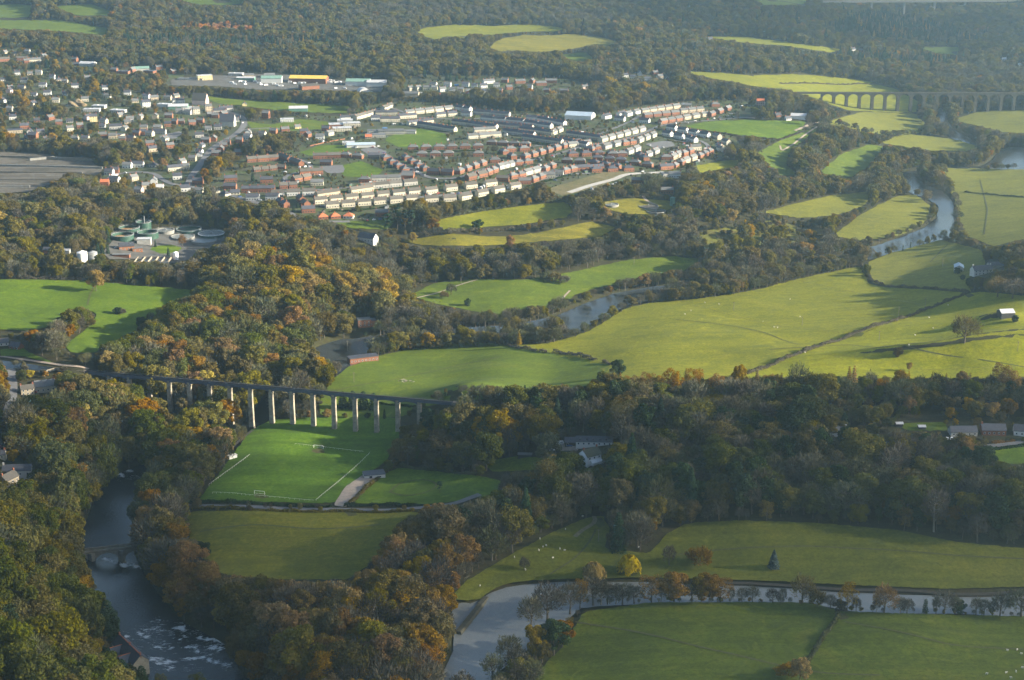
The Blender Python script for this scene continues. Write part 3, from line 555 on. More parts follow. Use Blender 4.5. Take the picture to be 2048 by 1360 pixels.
LC = {k: leafmat(k+'_leaves', a, b, t, hv, vv) for k, a, b, t, hv, vv in [
 ('green', (.056, .068, .011), (.092, .096, .016), .34, .012, .24), ('olive', (.096, .086, .014), (.145, .122, .020), .34, .012, .24),
 ('gold', (.185, .122, .012), (.28, .182, .016), .34, .010, .22), ('russet', (.150, .085, .016), (.235, .130, .020), .34, .010, .3),
 ('brown', (.086, .070, .024), (.130, .102, .032), .3, .012, .24), ('yellow', (.27, .215, .016), (.36, .28, .03), .28, .008, .2),
 ('dark', (.020, .036, .014), (.036, .056, .018), .12, .012, .24), ('evergreen', (.016, .034, .018), (.028, .052, .026), .1, .012, .24),
 ('blue', (.035, .062, .058), (.060, .095, .088), .1, .01, .1), ('larch', (.20, .115, .018), (.27, .165, .024), .25, .018, .3),
 ('grey', (.072, .068, .044), (.105, .098, .064), .1, .015, .3), ('purple', (.068, .060, .044), (.096, .084, .060), .1, .015, .3), ('mossy', (.070, .076, .034), (.10, .102, .048), .12, .012, .24),
 ('rust', (.34, .150, .035), (.42, .20, .05), .34, .01, .15), ('pale', (.22, .20, .155), (.28, .25, .19), .1, .01, .2)]}
SHAPES = {  # name: (crown maker, height, radius, limb maker)
 'dome': (lambda s: crown_broad(s, 16, 6.6), lambda s: limb_mb(s, 16, 6)), 'dome2': (lambda s: crown_broad(s+1, 15, 7.4, 26, 80, .55, .26), lambda s: limb_mb(s, 15, 7)),
 'tall': (lambda s: crown_broad(s+2, 19, 5.2, 24, 72, .52, .25), lambda s: limb_mb(s, 19, 4.5)), 'round': (lambda s: crown_broad(s+3, 13, 5.8, 18, 85, .5, .28), lambda s: limb_mb(s, 13, 5)),
 'thin': (lambda s: crown_broad(s+4, 16, 6.0, 20, 50, .36, .28), lambda s: limb_mb(s, 16, 6, nb=11, twig=2)),
 'bare': (lambda s: crown_bare(s+5, 16, 6.2, 1150), lambda s: limb_mb(s, 16, 6, nb=16, rad=.45, twig=6)), 'bare2': (lambda s: crown_bare(s+6, 18, 5.0, 1000), lambda s: limb_mb(s, 18, 4.6, 0.2, 14, .42, 6)),
 'bare3': (lambda s: crown_bare(s+7, 14, 6.6, 1200), lambda s: limb_mb(s, 14, 6.4, .2, 16, .5, 6)),
 'spruce': (lambda s: crown_conifer(s+8, 20, 4.2, 1500, .62), lambda s: limb_mb(s, 20, 2, .3, 3, .3)), 'cypress': (lambda s: crown_conifer(s+9, 18, 4.4, 1500, .6, .02, .1, 0, 1, .5), lambda s: limb_mb(s, 18, 2, .3, 3, .3)),
 'larch': (lambda s: crown_conifer(s+10, 22, 3.9, 1500, .48, .22, .25, 1, .9), lambda s: limb_mb(s, 24, 2.6, .3, 12, .3)), 'pine': (lambda s: crown_pine(s+11, 22, 5.0), lambda s: limb_mb(s, 21, 4, .5, 7, .38)),
 'shrub': (lambda s: crown_broad(s+12, 4.6, 3.0, 10, 60, .34, .12), lambda s: limb_mb(s, 4.4, 2, .2, 5, .14)), 'thicket': (lambda s: crown_bare(s+13, 5.0, 3.2, 800, .4), lambda s: limb_mb(s, 4.8, 3, .15, 7, .12, 2)),
 'willow': (lambda s: crown_willow(s+14, 12, 7), lambda s: limb_mb(s, 12, 5, .3, 7, .5)), 'ivy': (lambda s: crown_conifer(s+15, 15, 2.1, 800, .45, .05, .1, 0, 1, .35), lambda s: limb_mb(s, 20, 3.4, .5, 9, .26, 4)),
}
HEI = dict(dome=16, dome2=15, tall=19, round=13, thin=16, bare=16, bare2=18, bare3=14, spruce=20, cypress=18, larch=22, pine=22, shrub=4.6, thicket=5, willow=12, ivy=20)
RAD = dict(dome=6.6, dome2=7.4, tall=5.2, round=5.8, thin=6, bare=6.2, bare2=5, bare3=6.6, spruce=4.2, cypress=4.4, larch=3.8, pine=5, shrub=3, thicket=3.2, willow=7, ivy=3)
NVAR = dict(dome=3, dome2=2, tall=2, round=2, bare=2, bare2=2, thin=2)
GEO = {}      # (shape, variant) -> crown arrays, trunk mesh
CROWN = {}    # (shape, variant, colour) -> crown mesh
def geo(sh, va):
    if (sh, va) not in GEO:
        s = 100+va*37; mb = SHAPES[sh][1](s); GEO[sh, va] = (SHAPES[sh][0](s), mb.me(sh+'_trunk', BARKP if sh in ('bare2',) and va else BARK), mb)
    return GEO[sh, va]
def crown(sh, va, col):
    if (sh, va, col) not in CROWN: CROWN[sh, va, col] = leafmesh(sh+'_crown', geo(sh, va)[0], LC[col])
    return CROWN[sh, va, col]
KINDNAME = dict(dome='broadleaf_tree', dome2='broadleaf_tree', tall='broadleaf_tree', round='broadleaf_tree', thin='broadleaf_tree', bare='bare_tree', bare2='bare_tree', bare3='bare_tree', spruce='conifer_tree', cypress='conifer_tree', larch='larch_tree', pine='pine_tree', shrub='shrub', thicket='shrub', willow='willow_tree', ivy='ivy_clad_tree')
def tree(sh, va, col, loc, scale, rz, label, group=None, name=None, sxy=1.0):
    nm = name or KINDNAME[sh]; t = thing(nm, loc, label, nm.replace('_', ' ') if nm in ('shrub',) else nm.split('_')[-1] if nm.split('_')[-1] != 'tree' else 'tree', group, rz); t.scale = (scale*sxy, scale*sxy, scale)
    obj('trunk', geo(sh, va)[1], t); obj('crown', crown(sh, va, col), t); return t
# ---------------------------------------------------------------- palettes of the woods, zone by zone (shape, colour, weight)
PAL = {
 0: [('bare', 'grey', 16), ('bare3', 'mossy', 12), ('bare2', 'purple', 6), ('dome', 'olive', 17), ('dome2', 'brown', 12), ('tall', 'olive', 7), ('round', 'green', 8), ('thin', 'brown', 9), ('round', 'russet', 5), ('dome', 'gold', 2), ('cypress', 'evergreen', 1)],
 1: [('dome', 'gold', 34), ('dome2', 'olive', 24), ('round', 'gold', 12), ('dome', 'russet', 8), ('tall', 'olive', 12), ('bare', 'mossy', 16), ('dome2', 'brown', 10)],
 2: [('dome', 'green', 30), ('dome2', 'olive', 24), ('tall', 'green', 14), ('bare3', 'mossy', 10), ('round', 'gold', 6), ('dome', 'dark', 8), ('thin', 'brown', 6)],
 3: [('dome', 'russet', 20), ('dome2', 'brown', 18), ('round', 'gold', 14), ('bare', 'purple', 20), ('thin', 'russet', 12), ('dome', 'olive', 10), ('bare3', 'grey', 8), ('tall', 'brown', 8), ('round', 'yellow', 2)],
 4: [('bare', 'grey', 18), ('bare3', 'mossy', 18), ('dome', 'green', 13), ('dome2', 'olive', 10), ('tall', 'dark', 10), ('bare2', 'purple', 10), ('thin', 'brown', 9), ('dome', 'brown', 5), ('spruce', 'evergreen', 3), ('round', 'russet', 2)],
 5: [('dome', 'olive', 22), ('dome2', 'green', 18), ('round', 'gold', 8), ('dome', 'russet', 8), ('bare', 'mossy', 20), ('tall', 'brown', 12), ('bare3', 'grey', 8), ('round', 'yellow', 2)],
 6: [('spruce', 'evergreen', 70), ('larch', 'larch', 8), ('bare2', 'grey', 22)],
 7: [('round', 'rust', 80), ('larch', 'larch', 10), ('thin', 'russet', 10)],
 8: [('shrub', 'dark', 22), ('shrub', 'olive', 20), ('round', 'olive', 10), ('thicket', 'grey', 16), ('round', 'brown', 8), ('cypress', 'evergreen', 5), ('bare3', 'grey', 9), ('round', 'gold', 3), ('shrub', 'gold', 3)],
 12: [('dome', 'olive', 20), ('round', 'green', 10), ('bare3', 'mossy', 10), ('round', 'brown', 16), ('dome', 'gold', 7), ('shrub', 'olive', 12), ('dome2', 'brown', 8), ('round', 'gold', 6), ('cypress', 'evergreen', 4), ('thicket', 'grey', 6), ('round', 'russet', 4)],
 9: [('shrub', 'brown', 20), ('thicket', 'grey', 26), ('shrub', 'olive', 26), ('round', 'gold', 4), ('round', 'olive', 12), ('shrub', 'gold', 6)],
 10: [('bare', 'grey', 24), ('bare2', 'grey', 18), ('bare3', 'purple', 14), ('bare', 'mossy', 14), ('dome', 'brown', 12), ('dome2', 'olive', 14), ('thin', 'brown', 8), ('round', 'russet', 2)],
 11: [('dome', 'olive', 30), ('dome2', 'brown', 18), ('bare', 'mossy', 16), ('tall', 'olive', 14), ('round', 'russet', 6), ('bare3', 'grey', 12), ('spruce', 'evergreen', 4)],
}
ZN = [  # painted in order: zone, palette, density, scale, description, polygon
 (1, 0, 1.0, 1.08, 'mixed autumn wood covering the valley sides', "-820,-160 2900,-160 2900,1760 -820,1760"),
 (2, 11, 1.0, .95, 'hazy woods on the far hills', "-820,-160 2900,-160 2900,150 1200,165 800,150 480,148 330,130 200,125 -820,95"),
 (3, 6, .9, .9, 'dark spruce plantation on the far hillside', "240,84 420,90 600,88 720,98 700,110 560,104 380,102 250,96"),
 (4, 7, 1.0, .75, 'orange larch stand on the far hillside', "330,66 400,57 470,56 535,64 500,72 420,70"),
 (20, 10, 1.0, .95, 'bare grey wood on the far slope', "700,20 1000,10 1250,40 1150,60 1050,48 850,52 740,90 680,60"),
 (21, 6, .85, 1.0, 'dark conifers on the hazy hill shoulder', "1640,60 1760,30 1900,60 1960,90 1830,92 1700,84"),
 (22, 10, 1.0, 1.0, 'pale bare wood above the right hand river', "1880,150 2060,140 2300,140 2300,180 1950,182 1880,172"),
 (23, 11, 1.0, 1.1, 'brown wood behind the industrial yard', "600,105 900,100 1180,130 1180,160 900,152 700,160 560,140"),
 (5, 6, .9, 1.0, 'dark conifer ridge behind the viaduct', "1480,95 1640,108 1760,118 1900,118 1960,128 1880,140 1700,128 1560,112"),
 (6, 12, .62, .80, 'gardens and bushes among the western houses', VILLAGE[0]),
 (7, 8, .62, .52, 'gardens and bushes of the housing estate', TOWN[0]),
 (8, 8, .40, .7, 'gardens below the far wood', TOWN[1]),
 (9, 10, 1.0, 1.0, 'bare grey riverside wood north of the river', "800,500 1000,480 1200,480 1400,500 1500,510 1700,500 1740,535 1600,560 1400,600 1280,620 1200,660 1100,700 800,705 740,690 660,640 640,560 560,480 700,470"),
 (10, 1, 1.0, 1.45, 'golden wood on the bank above the aqueduct', "420,560 520,540 600,525 700,560 790,600 780,640 700,640 640,650 600,690 520,660 450,640 400,610"),
 (11, 5, 1.0, 1.3, 'autumn wood behind the aqueduct', "180,690 300,640 420,600 520,650 610,690 640,740 640,790 480,765 180,735"),
 (12, 5, 1.0, 1.3, 'autumn wood below the western piers', "-820,735 180,740 520,780 560,840 500,880 300,930 180,1000 -820,1000"),
 (13, 2, 1.0, 1.35, 'green hanging wood on the steep river bank', "-820,960 120,980 190,1020 170,1100 230,1230 320,1500 -820,1500"),
 (14, 3, 1.0, 1.3, 'russet wood inside the river loop', "255,1060 360,1020 400,1100 560,1150 700,1150 800,1030 900,1010 940,1100 900,1220 880,1480 420,1480 340,1220"),
 (15, 5, 1.0, 1.25, 'mixed wood beside the football field', "250,930 440,880 470,890 400,1010 380,1020 380,1080 270,1060"),
 (16, 4, 1.0, 1.25, 'dark wood between the canal and the sheep pasture', "800,800 2900,800 2900,1110 1900,1085 1480,1045 1200,1035 900,1180 880,1010 960,960 960,920 810,860"),
 (17, 9, .55, 1.0, 'scrub on the rough ground by the river', "1370,440 1620,430 1660,500 1400,520"),
 (18, 9, .45, .9, 'bushes round the rough strip', "780,460 1240,440 1240,485 800,500"),
 (19, 12, .75, .8, 'trees and bushes along the eastern lane', "1620,820 2900,820 2900,910 1620,910"),
]
ZI = {z[0]: z for z in ZN}
for z in ZN: paint(ZONE, PL(z[5]), z[0])
# ---------------------------------------------------------------- building materials
WL = {'r': simple('red_brick', (.185, .080, .045), .25, .8, rnd=.18), 'o': simple('orange_brick', (.25, .115, .06), .2, .8), 'c': simple('cream_render', (.42, .385, .30), .12, .3, rnd=.1), 'w': simple('white_render', (.50, .495, .47), .08, .3, rnd=.06),
      't': simple('tan_render', (.36, .30, .215), .2, .4, rnd=.12), 'g': simple('grey_pebbledash', (.34, .33, .30), .2, .5, rnd=.12), 'p': simple('pink_render', (.58, .42, .36), .15, .4), 'k': simple('dark_timber', (.05, .05, .048), .3, .6), 'z': simple('lifted_white_render', (.84, .84, .82), .04, .3), 's': simple('sandstone', (.33, .28, .20), .3, .6), 'n': simple('green_cladding', (.10, .20, .15), .2, .3), 'y': simple('yellow_render', (.62, .50, .26), .15, .4)}  # z: white raised above the other render to brighten a house in shade
RFM = {'g': simple('grey_roof_tiles', (.115, .118, .118), .25, .9, .7, .3, rnd=.2), 'd': simple('dark_slate_roof', (.058, .060, .072), .3, .9, .6, .35, rnd=.2), 'b': simple('brown_roof_tiles', (.090, .082, .070), .25, .9, .75, .25, rnd=.2), 'r': simple('terracotta_roof', (.40, .13, .06), .25, .9), 'l': simple('pale_roof_sheet', (.42, .42, .42), .1, .3, .5, .4),
       'y': simple('yellow_roof_sheet', (.62, .42, .08), .1, .3, .6), 'n': simple('green_roof_sheet', (.16, .26, .21), .15, .3, .6), 'm': simple('blue_grey_roof_sheet', (.33, .40, .47), .15, .3, .5, .4), 'o': simple('mossy_roof', (.11, .105, .065), .3, .7)}
GLASS, _N, _L, _b = mat('window_glass', .12, .6); _b.inputs['Base Color'].default_value = (.03, .035, .045, 1)
WHITE = simple('white_paint', (.72, .72, .70), .05, 1); BRICK = simple('chimney_brick', (.26, .10, .06), .25, 1.2)
STONE = simple('weathered_sandstone', (.24, .21, .16), .6, .3); STONED = simple('dark_stone', (.17, .15, .12), .35, .5); IRON = simple('blue_black_iron', (.050, .064, .098), .3, .5, .55, .4); IRONL = simple('grey_iron_rail', (.08, .085, .09), .2, 1)
CONC = simple('concrete_wall', (.21, .205, .185), .25, .4); STEEL = simple('grey_steel', (.24, .25, .25), .15, 1, .5, .5); TANKG = simple('green_tank_steel', (.022, .060, .042), .3, .3, .5, .4)
RUST = simple('rust_brown_lining', (.30, .17, .06), .3, .4); SLUDGE = simple('pale_settled_water', (.20, .22, .22), .1, .3, .25, .5)
HM = {}
def house_mesh(st, wl, rf, L_, D, h):
    """walls with window panes let into them; roof; chimneys - three shapes"""
    key = (st, wl, rf, round(L_*2)/2, round(D*2)/2, h)
    if key in HM: return HM[key]
    L_, D = key[3], key[4]; a, b = L_/2, D/2; mb = MB(); ro = MB(); ch = []
    rh = {'h': D*.34, 'g': D*.36, 't': D*.34, 'f': .5, 'b': D*.36, 'i': D*.17, 'c': D*.36, 'k': D*.75, 'x': D*.40}[st]
    mb.box(-a, a, -b, b, -2.5, h)
    if st in 'gticxk':
        for s in (-1, 1): mb.add([(s*a, -b, h), (s*a, b, h), (s*a, 0, h+rh)], [(0, 1, 2) if s > 0 else (0, 2, 1)])
    nw = max(2, int(L_/3.0))
    if st not in 'ik':
        fl = max(1, int(h/2.5)); pr = .04
        for y, s in ((-b-pr, 1), (b+pr, -1)):
            for i in range(nw):
                x = -a+(i+.5)*L_/nw
                for k in range(fl):
                    z = .9+k*2.55; ww = .62 if (i+k) % 3 else .85
                    mb.add([(x-ww*s, y, z), (x+ww*s, y, z), (x+ww*s, y, z+1.25), (x-ww*s, y, z+1.25)], [(0, 1, 2, 3)], 1)
    e, t = .45, .22
    if st in 'hb':
        r_ = max(.4, a-b); z0, z1 = h-.1, h+rh; V = [(-a-e, -b-e, z0), (a+e, -b-e, z0), (a+e, b+e, z0), (-a-e, b+e, z0), (-r_, 0, z1), (r_, 0, z1)]
        ro.add(V, [(0, 1, 5, 4), (1, 2, 5), (2, 3, 4, 5), (3, 0, 4), (3, 2, 1, 0)])
    elif st == 'f': ro.box(-a-.3, a+.3, -b-.3, b+.3, h+.003, h+.45); ro.box(-a*.5, -a*.2, -b*.4, b*.4, h+.453, h+1.1)
    else:
        sl = rh/b; z0 = h-e*sl
        P = [(-b-e, z0+.05), (0, h+rh+.05), (b+e, z0+.05), (b+e, z0+.05+t), (0, h+rh+t+.08), (-b-e, z0+.05+t)]
        V = [(x, y, z) for x in (-a-.25, a+.25) for y, z in P]
        ro.add(V, [(0, 5, 4, 1), (1, 4, 3, 2), (6, 7, 10, 11), (7, 8, 9, 10), (0, 1, 7, 6), (1, 2, 8, 7), (2, 3, 9, 8), (3, 4, 10, 9), (4, 5, 11, 10), (5, 0, 6, 11)])
    if st in 'hgtbcx':
        xs = [0] if st == 'b' else ([-a*.5, a*.5] if st == 'h' else ([-a+.6, a-.6] if L_ < 20 else [-a+.6, -a/3, a/3, a-.6]))
        for x in xs:
            c = MB(); c.box(x-.45, x+.45, -.35, .35, h+rh*.62, h+rh+1.25); c.box(x-.53, x+.53, -.43, .43, h+rh+1.25, h+rh+1.42)
            for k in (-.22, .22): c.cyl(x+k, 0, h+rh+1.42, h+rh+1.75, .12, 6)
            ch.append(c.me('chimney', BRICK))
    HM[key] = (mb.me('wall', [WL[wl], GLASS]), ro.me('roof', RFM[rf]), ch); return HM[key]
LOOK = {'z': 'white', 'r': 'red brick', 'o': 'orange brick', 'c': 'cream rendered', 'w': 'white', 't': 'tan rendered', 'g': 'grey', 'p': 'pink rendered', 'k': 'dark timber', 's': 'sandstone', 'n': 'green clad', 'y': 'yellow'}
RLOOK = {'z': 'white', 'g': 'grey', 'd': 'dark slate', 'b': 'brown tiled', 'r': 'terracotta', 'l': 'pale', 'y': 'yellow', 'n': 'green', 'm': 'blue grey', 'o': 'mossy'}
STY = {'h': ('semi_detached_house', 'hipped house', 13.5, 8.5, 4.9), 'g': ('gabled_house', 'gabled house', 15, 7.5, 4.9), 't': ('terraced_house', 'terraced block', 20, 7.5, 4.9), 'f': ('flat_roofed_building', 'flat roofed block', 22, 12, 4), 'b': ('bungalow', 'bungalow', 11, 9, 2.8), 'i': ('warehouse', 'shed', 28, 16, 5), 'c': ('tall_house', 'tall house', 12, 8.5, 8), 'k': ('chapel', 'chapel', 24, 13, 7.5), 'x': ('cottage', 'low gabled cottage', 11, 7, 3)}
ORD = 'first second third fourth fifth sixth seventh eighth ninth tenth eleventh twelfth thirteenth fourteenth fifteenth'.split()
PEND = {}
def boxmask(x, y, z, hw, h, pad=1.5):
    u, v, d = project(x, y, z); px = FPX/d
    paint(MASK, np.array([[u-hw*px-pad, v-h*px*.9], [u+hw*px+pad, v-h*px*.9], [u+hw*px+pad, v+pad], [u-hw*px-pad, v+pad]]))
def house(code, p, rz, desc, L_=None, D=None, h=None):
    nm, sty, L0, D0, h0 = STY[code[0]]; L_ = L_ or L0; D = D or D0; h = h or h0
    wm, rm, ch = house_mesh(code[0], code[1], code[2], L_, D, h)
    t = thing(nm, p, None, nm.split('_')[-1] if nm not in ('bungalow', 'cottage', 'warehouse', 'chapel') else nm, None, rz)
    obj('wall', wm, t); r = obj('roof', rm, t)
    for c in ch: obj('chimney', c, r)
    boxmask(p[0], p[1], p[2], L_/2*max(.55, abs(math.cos(rz)))+2, h+D*.3, 1.0)
    u, v, _ = project(*p)
    PEND.setdefault((code[1], code[2], sty, desc), []).append((float(u), float(v), t)); return t
def flush_labels():
    for (wl, rf, sty, desc), it in PEND.items():
        it.sort(key=lambda q: (q[0], q[1])); n_ = len(it); base = f"{LOOK[wl]} {sty} with {RLOOK[rf]} roof"
        for i, (u, v, t) in enumerate(it):
            o_ = '' if n_ == 1 else ('leftmost ' if i == 0 else 'rightmost ' if i == n_-1 else (ORD[i]+' from left, ' if i < n_/2 else ORD[n_-1-i]+' from right, '))
            lab = f"{o_}{base} {desc}"
            if len(lab.split()) > 16: lab = lab.replace(' with ', ', ').replace(' roof ', ' roofed ').replace('dark slate', 'slate').replace('brown tiled', 'brown')
            if len(lab.split()) > 16: lab = lab.replace(', ', ' ').replace(f'{RLOOK[rf]} roofed ', '').replace('slate roofed ', '').replace('brown roofed ', '')
            if len(lab.split()) > 16: lab = lab.replace(' of the ', ' of ').replace(' the ', ' ')
            if n_ > 1 and i not in (0, n_-1): lab = lab[0].upper()+lab[1:]
            t['label'] = lab
            t['group'] = f"{LOOK[wl]} {sty}s {desc}"
# ---------------------------------------------------------------- rows of the estate: code u0,v0 u1,v1 count description
ROWS = """gcb 664,415 824,402 6 in lowest estate row
gcb 863,403 899,402 2 in lowest estate row
gcb 931,398 1029,377 4 in lowest estate row
gcb 641,406 828,388 7 on the upper side of lower street
gcb 862,386 981,371 4 on the upper side of lower street
gwb 556,392 618,389 3 at the west end of lower street
tbb 655,392 722,384 2 behind the second estate row
tgb 735,378 820,370 4 in the grey row
hrg 726,365 733,364 1 above the grey row
tgg 757,362 787,361 2 above the grey row
grg 812,358 818,357 1 above the grey row
hrg 919,347 964,331 4 on the curve above the avenue
hrg 989,326 990,325 1 on the curve above the avenue
grb 942,359 963,354 2 opposite the avenue curve
hrg 976,349 987,345 2 opposite the avenue curve
ggg 1000,338 1021,333 3 opposite the avenue curve
hrg 1037,330 1055,328 2 opposite the avenue curve
grb 1005,363 1006,362 1 in the row below the avenue
hrg 1025,357 1041,354 2 in the row below the avenue
ggg 1055,349 1071,345 2 in the row below the avenue
hrg 1090,342 1103,336 2 in the row below the avenue
grg 1049,368 1050,367 1 in the row beside the cleared plot
hrg 1067,363 1081,358 2 in the row beside the cleared plot
gcg 1097,356 1098,355 1 in the row beside the cleared plot
ggg 1114,352 1115,351 1 in the row beside the cleared plot
hrg 1130,346 1144,343 2 in the row beside the cleared plot
trd 1162,341 1192,340 2 in the row beside the cleared plot
hrg 1051,317 1128,296 6 along the upper avenue
hrg 826,300 956,297 6 in the row below the school field
hrg 844,313 897,312 3 facing the dark conifer clump
hrg 956,313 957,312 1 facing the dark conifer clump
hrg 984,290 1051,293 4 north of the upper avenue
hrg 1021,303 1048,302 2 inside the upper avenue
hrg 1008,308 1024,317 2 inside the upper avenue
hrg 770,320 809,343 4 on the left of the steep street
hrg 812,320 849,341 4 on the right of the steep street
grd 867,349 895,350 2 at the foot of the steep street
grw 816,354 817,353 1 at the foot of the steep street
trb 640,317 668,316 2 below the school green
hrg 691,315 716,317 2 below the school green
gkd 747,317 748,316 1 below the school green
grd 652,331 653,330 1 beside the oval green
trb 570,320 593,329 2 beside the curved estate road
xrb 562,338 563,337 1 beside the curved estate road
trb 611,349 634,348 2 above the curved estate road
grb 594,363 612,360 2 inside the curved estate road
grb 567,377 586,376 2 at the loop's lower end
gcg 634,371 635,370 1 by the bushy tree on terrace street
trb 504,324 546,321 3 behind the main road
xrb 514,343 546,340 3 on the bank behind the main road
trd 492,384 542,383 4 along the village road
gwd 506,400 545,399 2 at the western edge of estate
grd 561,409 570,414 2 on the corner street
grb 602,403 611,412 2 on the corner street
grd 616,424 617,425 1 at the corner street end
brr 645,437 670,436 2 facing the small green
bwr 697,436 698,435 1 facing the small green
grg 764,432 765,431 1 beside the tall pines
twd 1064,240 1086,242 2 in the north terraces
twd 1090,244 1117,249 2 in the north terraces
twd 975,241 1025,245 3 in the north terraces
twd 1036,246 1090,255 3 in the middle north terraces
tcd 1001,254 1053,259 3 in the middle north terraces
tcd 1052,263 1096,269 3 in the lower north terraces
tgd 1023,268 1054,272 2 in the lower north terraces
tcd 1059,280 1112,287 3 in the long front terrace
twd 1132,286 1162,292 2 beside the estate road
tcd 1147,273 1200,280 3 beside the estate road
gcg 1106,269 1118,264 2 at the terrace ends
gcg 1145,294 1171,291 2 on the upper avenue corner
tcd 922,249 955,253 2 behind the school field
tgd 960,254 983,257 2 behind the school field
tcg 958,265 980,264 2 behind the grey trees
tcg 946,277 990,274 3 behind the grey trees
gcg 819,229 896,221 5 in the topmost estate row
gcd 881,234 904,232 2 below the topmost estate row
gwd 920,220 935,222 2 below the topmost estate row
gwd 899,230 933,232 2 below the topmost estate row
tgd 966,229 1002,232 2 near the long hedge
tcb 720,237 741,231 2 beside the upper road
gcb 770,220 779,216 2 beside the upper road
tcd 762,230 784,230 2 above the upper road bend
tcd 770,243 790,243 2 at the upper road bend
tcd 805,237 823,236 2 at the upper road bend
gwd 752,241 753,240 1 at the upper road bend
gwd 690,241 691,240 1 beside the recreation ground
tcd 828,250 853,247 2 beside the school drive
tcd 849,254 899,262 3 beside the school drive
gcg 1206,283 1282,263 6 in the cream row
ggg 1213,297 1233,292 2 on the red and grey street
hrg 1249,290 1263,288 2 on the red and grey street
gcg 1279,284 1305,274 3 on the red and grey street
hrg 1182,300 1194,299 2 on the red and grey street
hrg 1243,313 1244,312 1 behind the car park
ggg 1258,307 1272,302 2 behind the car park
hrg 1196,311 1226,313 2 in the dark brick cluster
hrd 1196,321 1242,325 3 in the dark brick cluster
hrd 1187,330 1231,337 3 in the lower brick cluster
hrd 1192,344 1256,342 3 by the new road
hrg 1270,330 1295,334 2 in the lower brick cluster
hrd 1280,314 1288,320 2 in the lower brick cluster
ggg 1296,313 1310,307 2 in the lower brick cluster
hrg 1134,326 1160,327 2 in the middle brick cluster
hrd 1145,313 1198,311 3 in the middle brick cluster
hrg 1180,303 1224,311 2 in the upper brick cluster
hrg 1332,320 1333,319 1 on the inner side of the eastern street
gtg 1346,318 1356,313 2 on the inner side of the eastern street
hrg 1367,311 1379,306 2 on the inner side of the eastern street
gcg 1390,300 1391,299 1 on the inner side of the eastern street
trd 1325,339 1338,338 2 on the outer side of the eastern street
hrg 1349,336 1362,329 2 on the outer side of the eastern street
gtg 1371,325 1385,320 2 on the outer side of the eastern street
hrg 1399,316 1418,307 3 on the outer side of the eastern street
gwd 1335,272 1358,277 2 below the playing field
gwd 1344,260 1409,274 4 below the playing field
gwd 1379,281 1388,284 2 inside the crescent
gcg 1434,277 1452,288 2 at the crescent's far end
gcg 1439,297 1441,302 2 at the crescent's far end
gwd 1213,237 1242,232 2 in the top right row
gwg 1256,232 1272,228 2 in the top right row
gtg 1289,226 1351,217 5 in the top right row
gtg 1372,216 1373,215 1 in the top right row
grg 1295,235 1349,230 4 in the second right row
gtg 1367,226 1399,223 3 in the second right row
grg 1326,247 1356,242 3 facing the playing field
gtg 1372,239 1408,233 3 facing the playing field
grg 1423,232 1455,221 3 facing the playing field
gwd 1240,242 1289,246 2 beside the estate's top bend
hrg 1429,214 1430,213 1 among trees beyond the estate
cpr 1520,212 1521,211 1 among trees beyond the estate
gwg 1349,355 1350,354 1 on the bank above the river wood
grg 1275,367 1276,366 1 by the new road
grg 1333,387 1334,386 1 beside the filter beds
grd 461,363 462,362 1 beside the yellow bush
grd 459,379 462,378 1 on the village road
bcd 428,386 450,391 2 on the village road
xcd 470,389 471,388 1 on the village road
grd 533,366 534,365 1 behind the village road terrace"""
def arow(line):
    q = line.split(None, 4); code, n_, desc = q[0], int(q[3]), q[4]
    a = [float(x) for x in q[1].split(',')]; b = [float(x) for x in q[2].split(',')]
    if code[1] == 'b': code = code[0]+'t'+code[2]
    if code[2] == 'w': code = code[:2]+'g'
    k = np.linspace(0, 1, n_) if n_ > 1 else np.array([.5]); w = W(a[0]+(b[0]-a[0])*k, a[1]+(b[1]-a[1])*k)
    if n_ > 1: d = w[-1]-w[0]; rz = math.atan2(d[1], d[0]); sp = math.hypot(d[0], d[1])/(n_-1)
    else: rz = random.uniform(-.15, .35); sp = 99
    rz = max(-1.15, min(1.15, rz))
    L0 = STY[code[0]][2]; Lx = L0
    if code[0] == 't': Lx = min(30, sp*.97) if n_ > 1 else 22
    else: Lx = min(L0, max(7.0, sp*.87))
    for p in w: house(code, p, rz, desc, Lx)
for l in ROWS.splitlines(): arow(l)
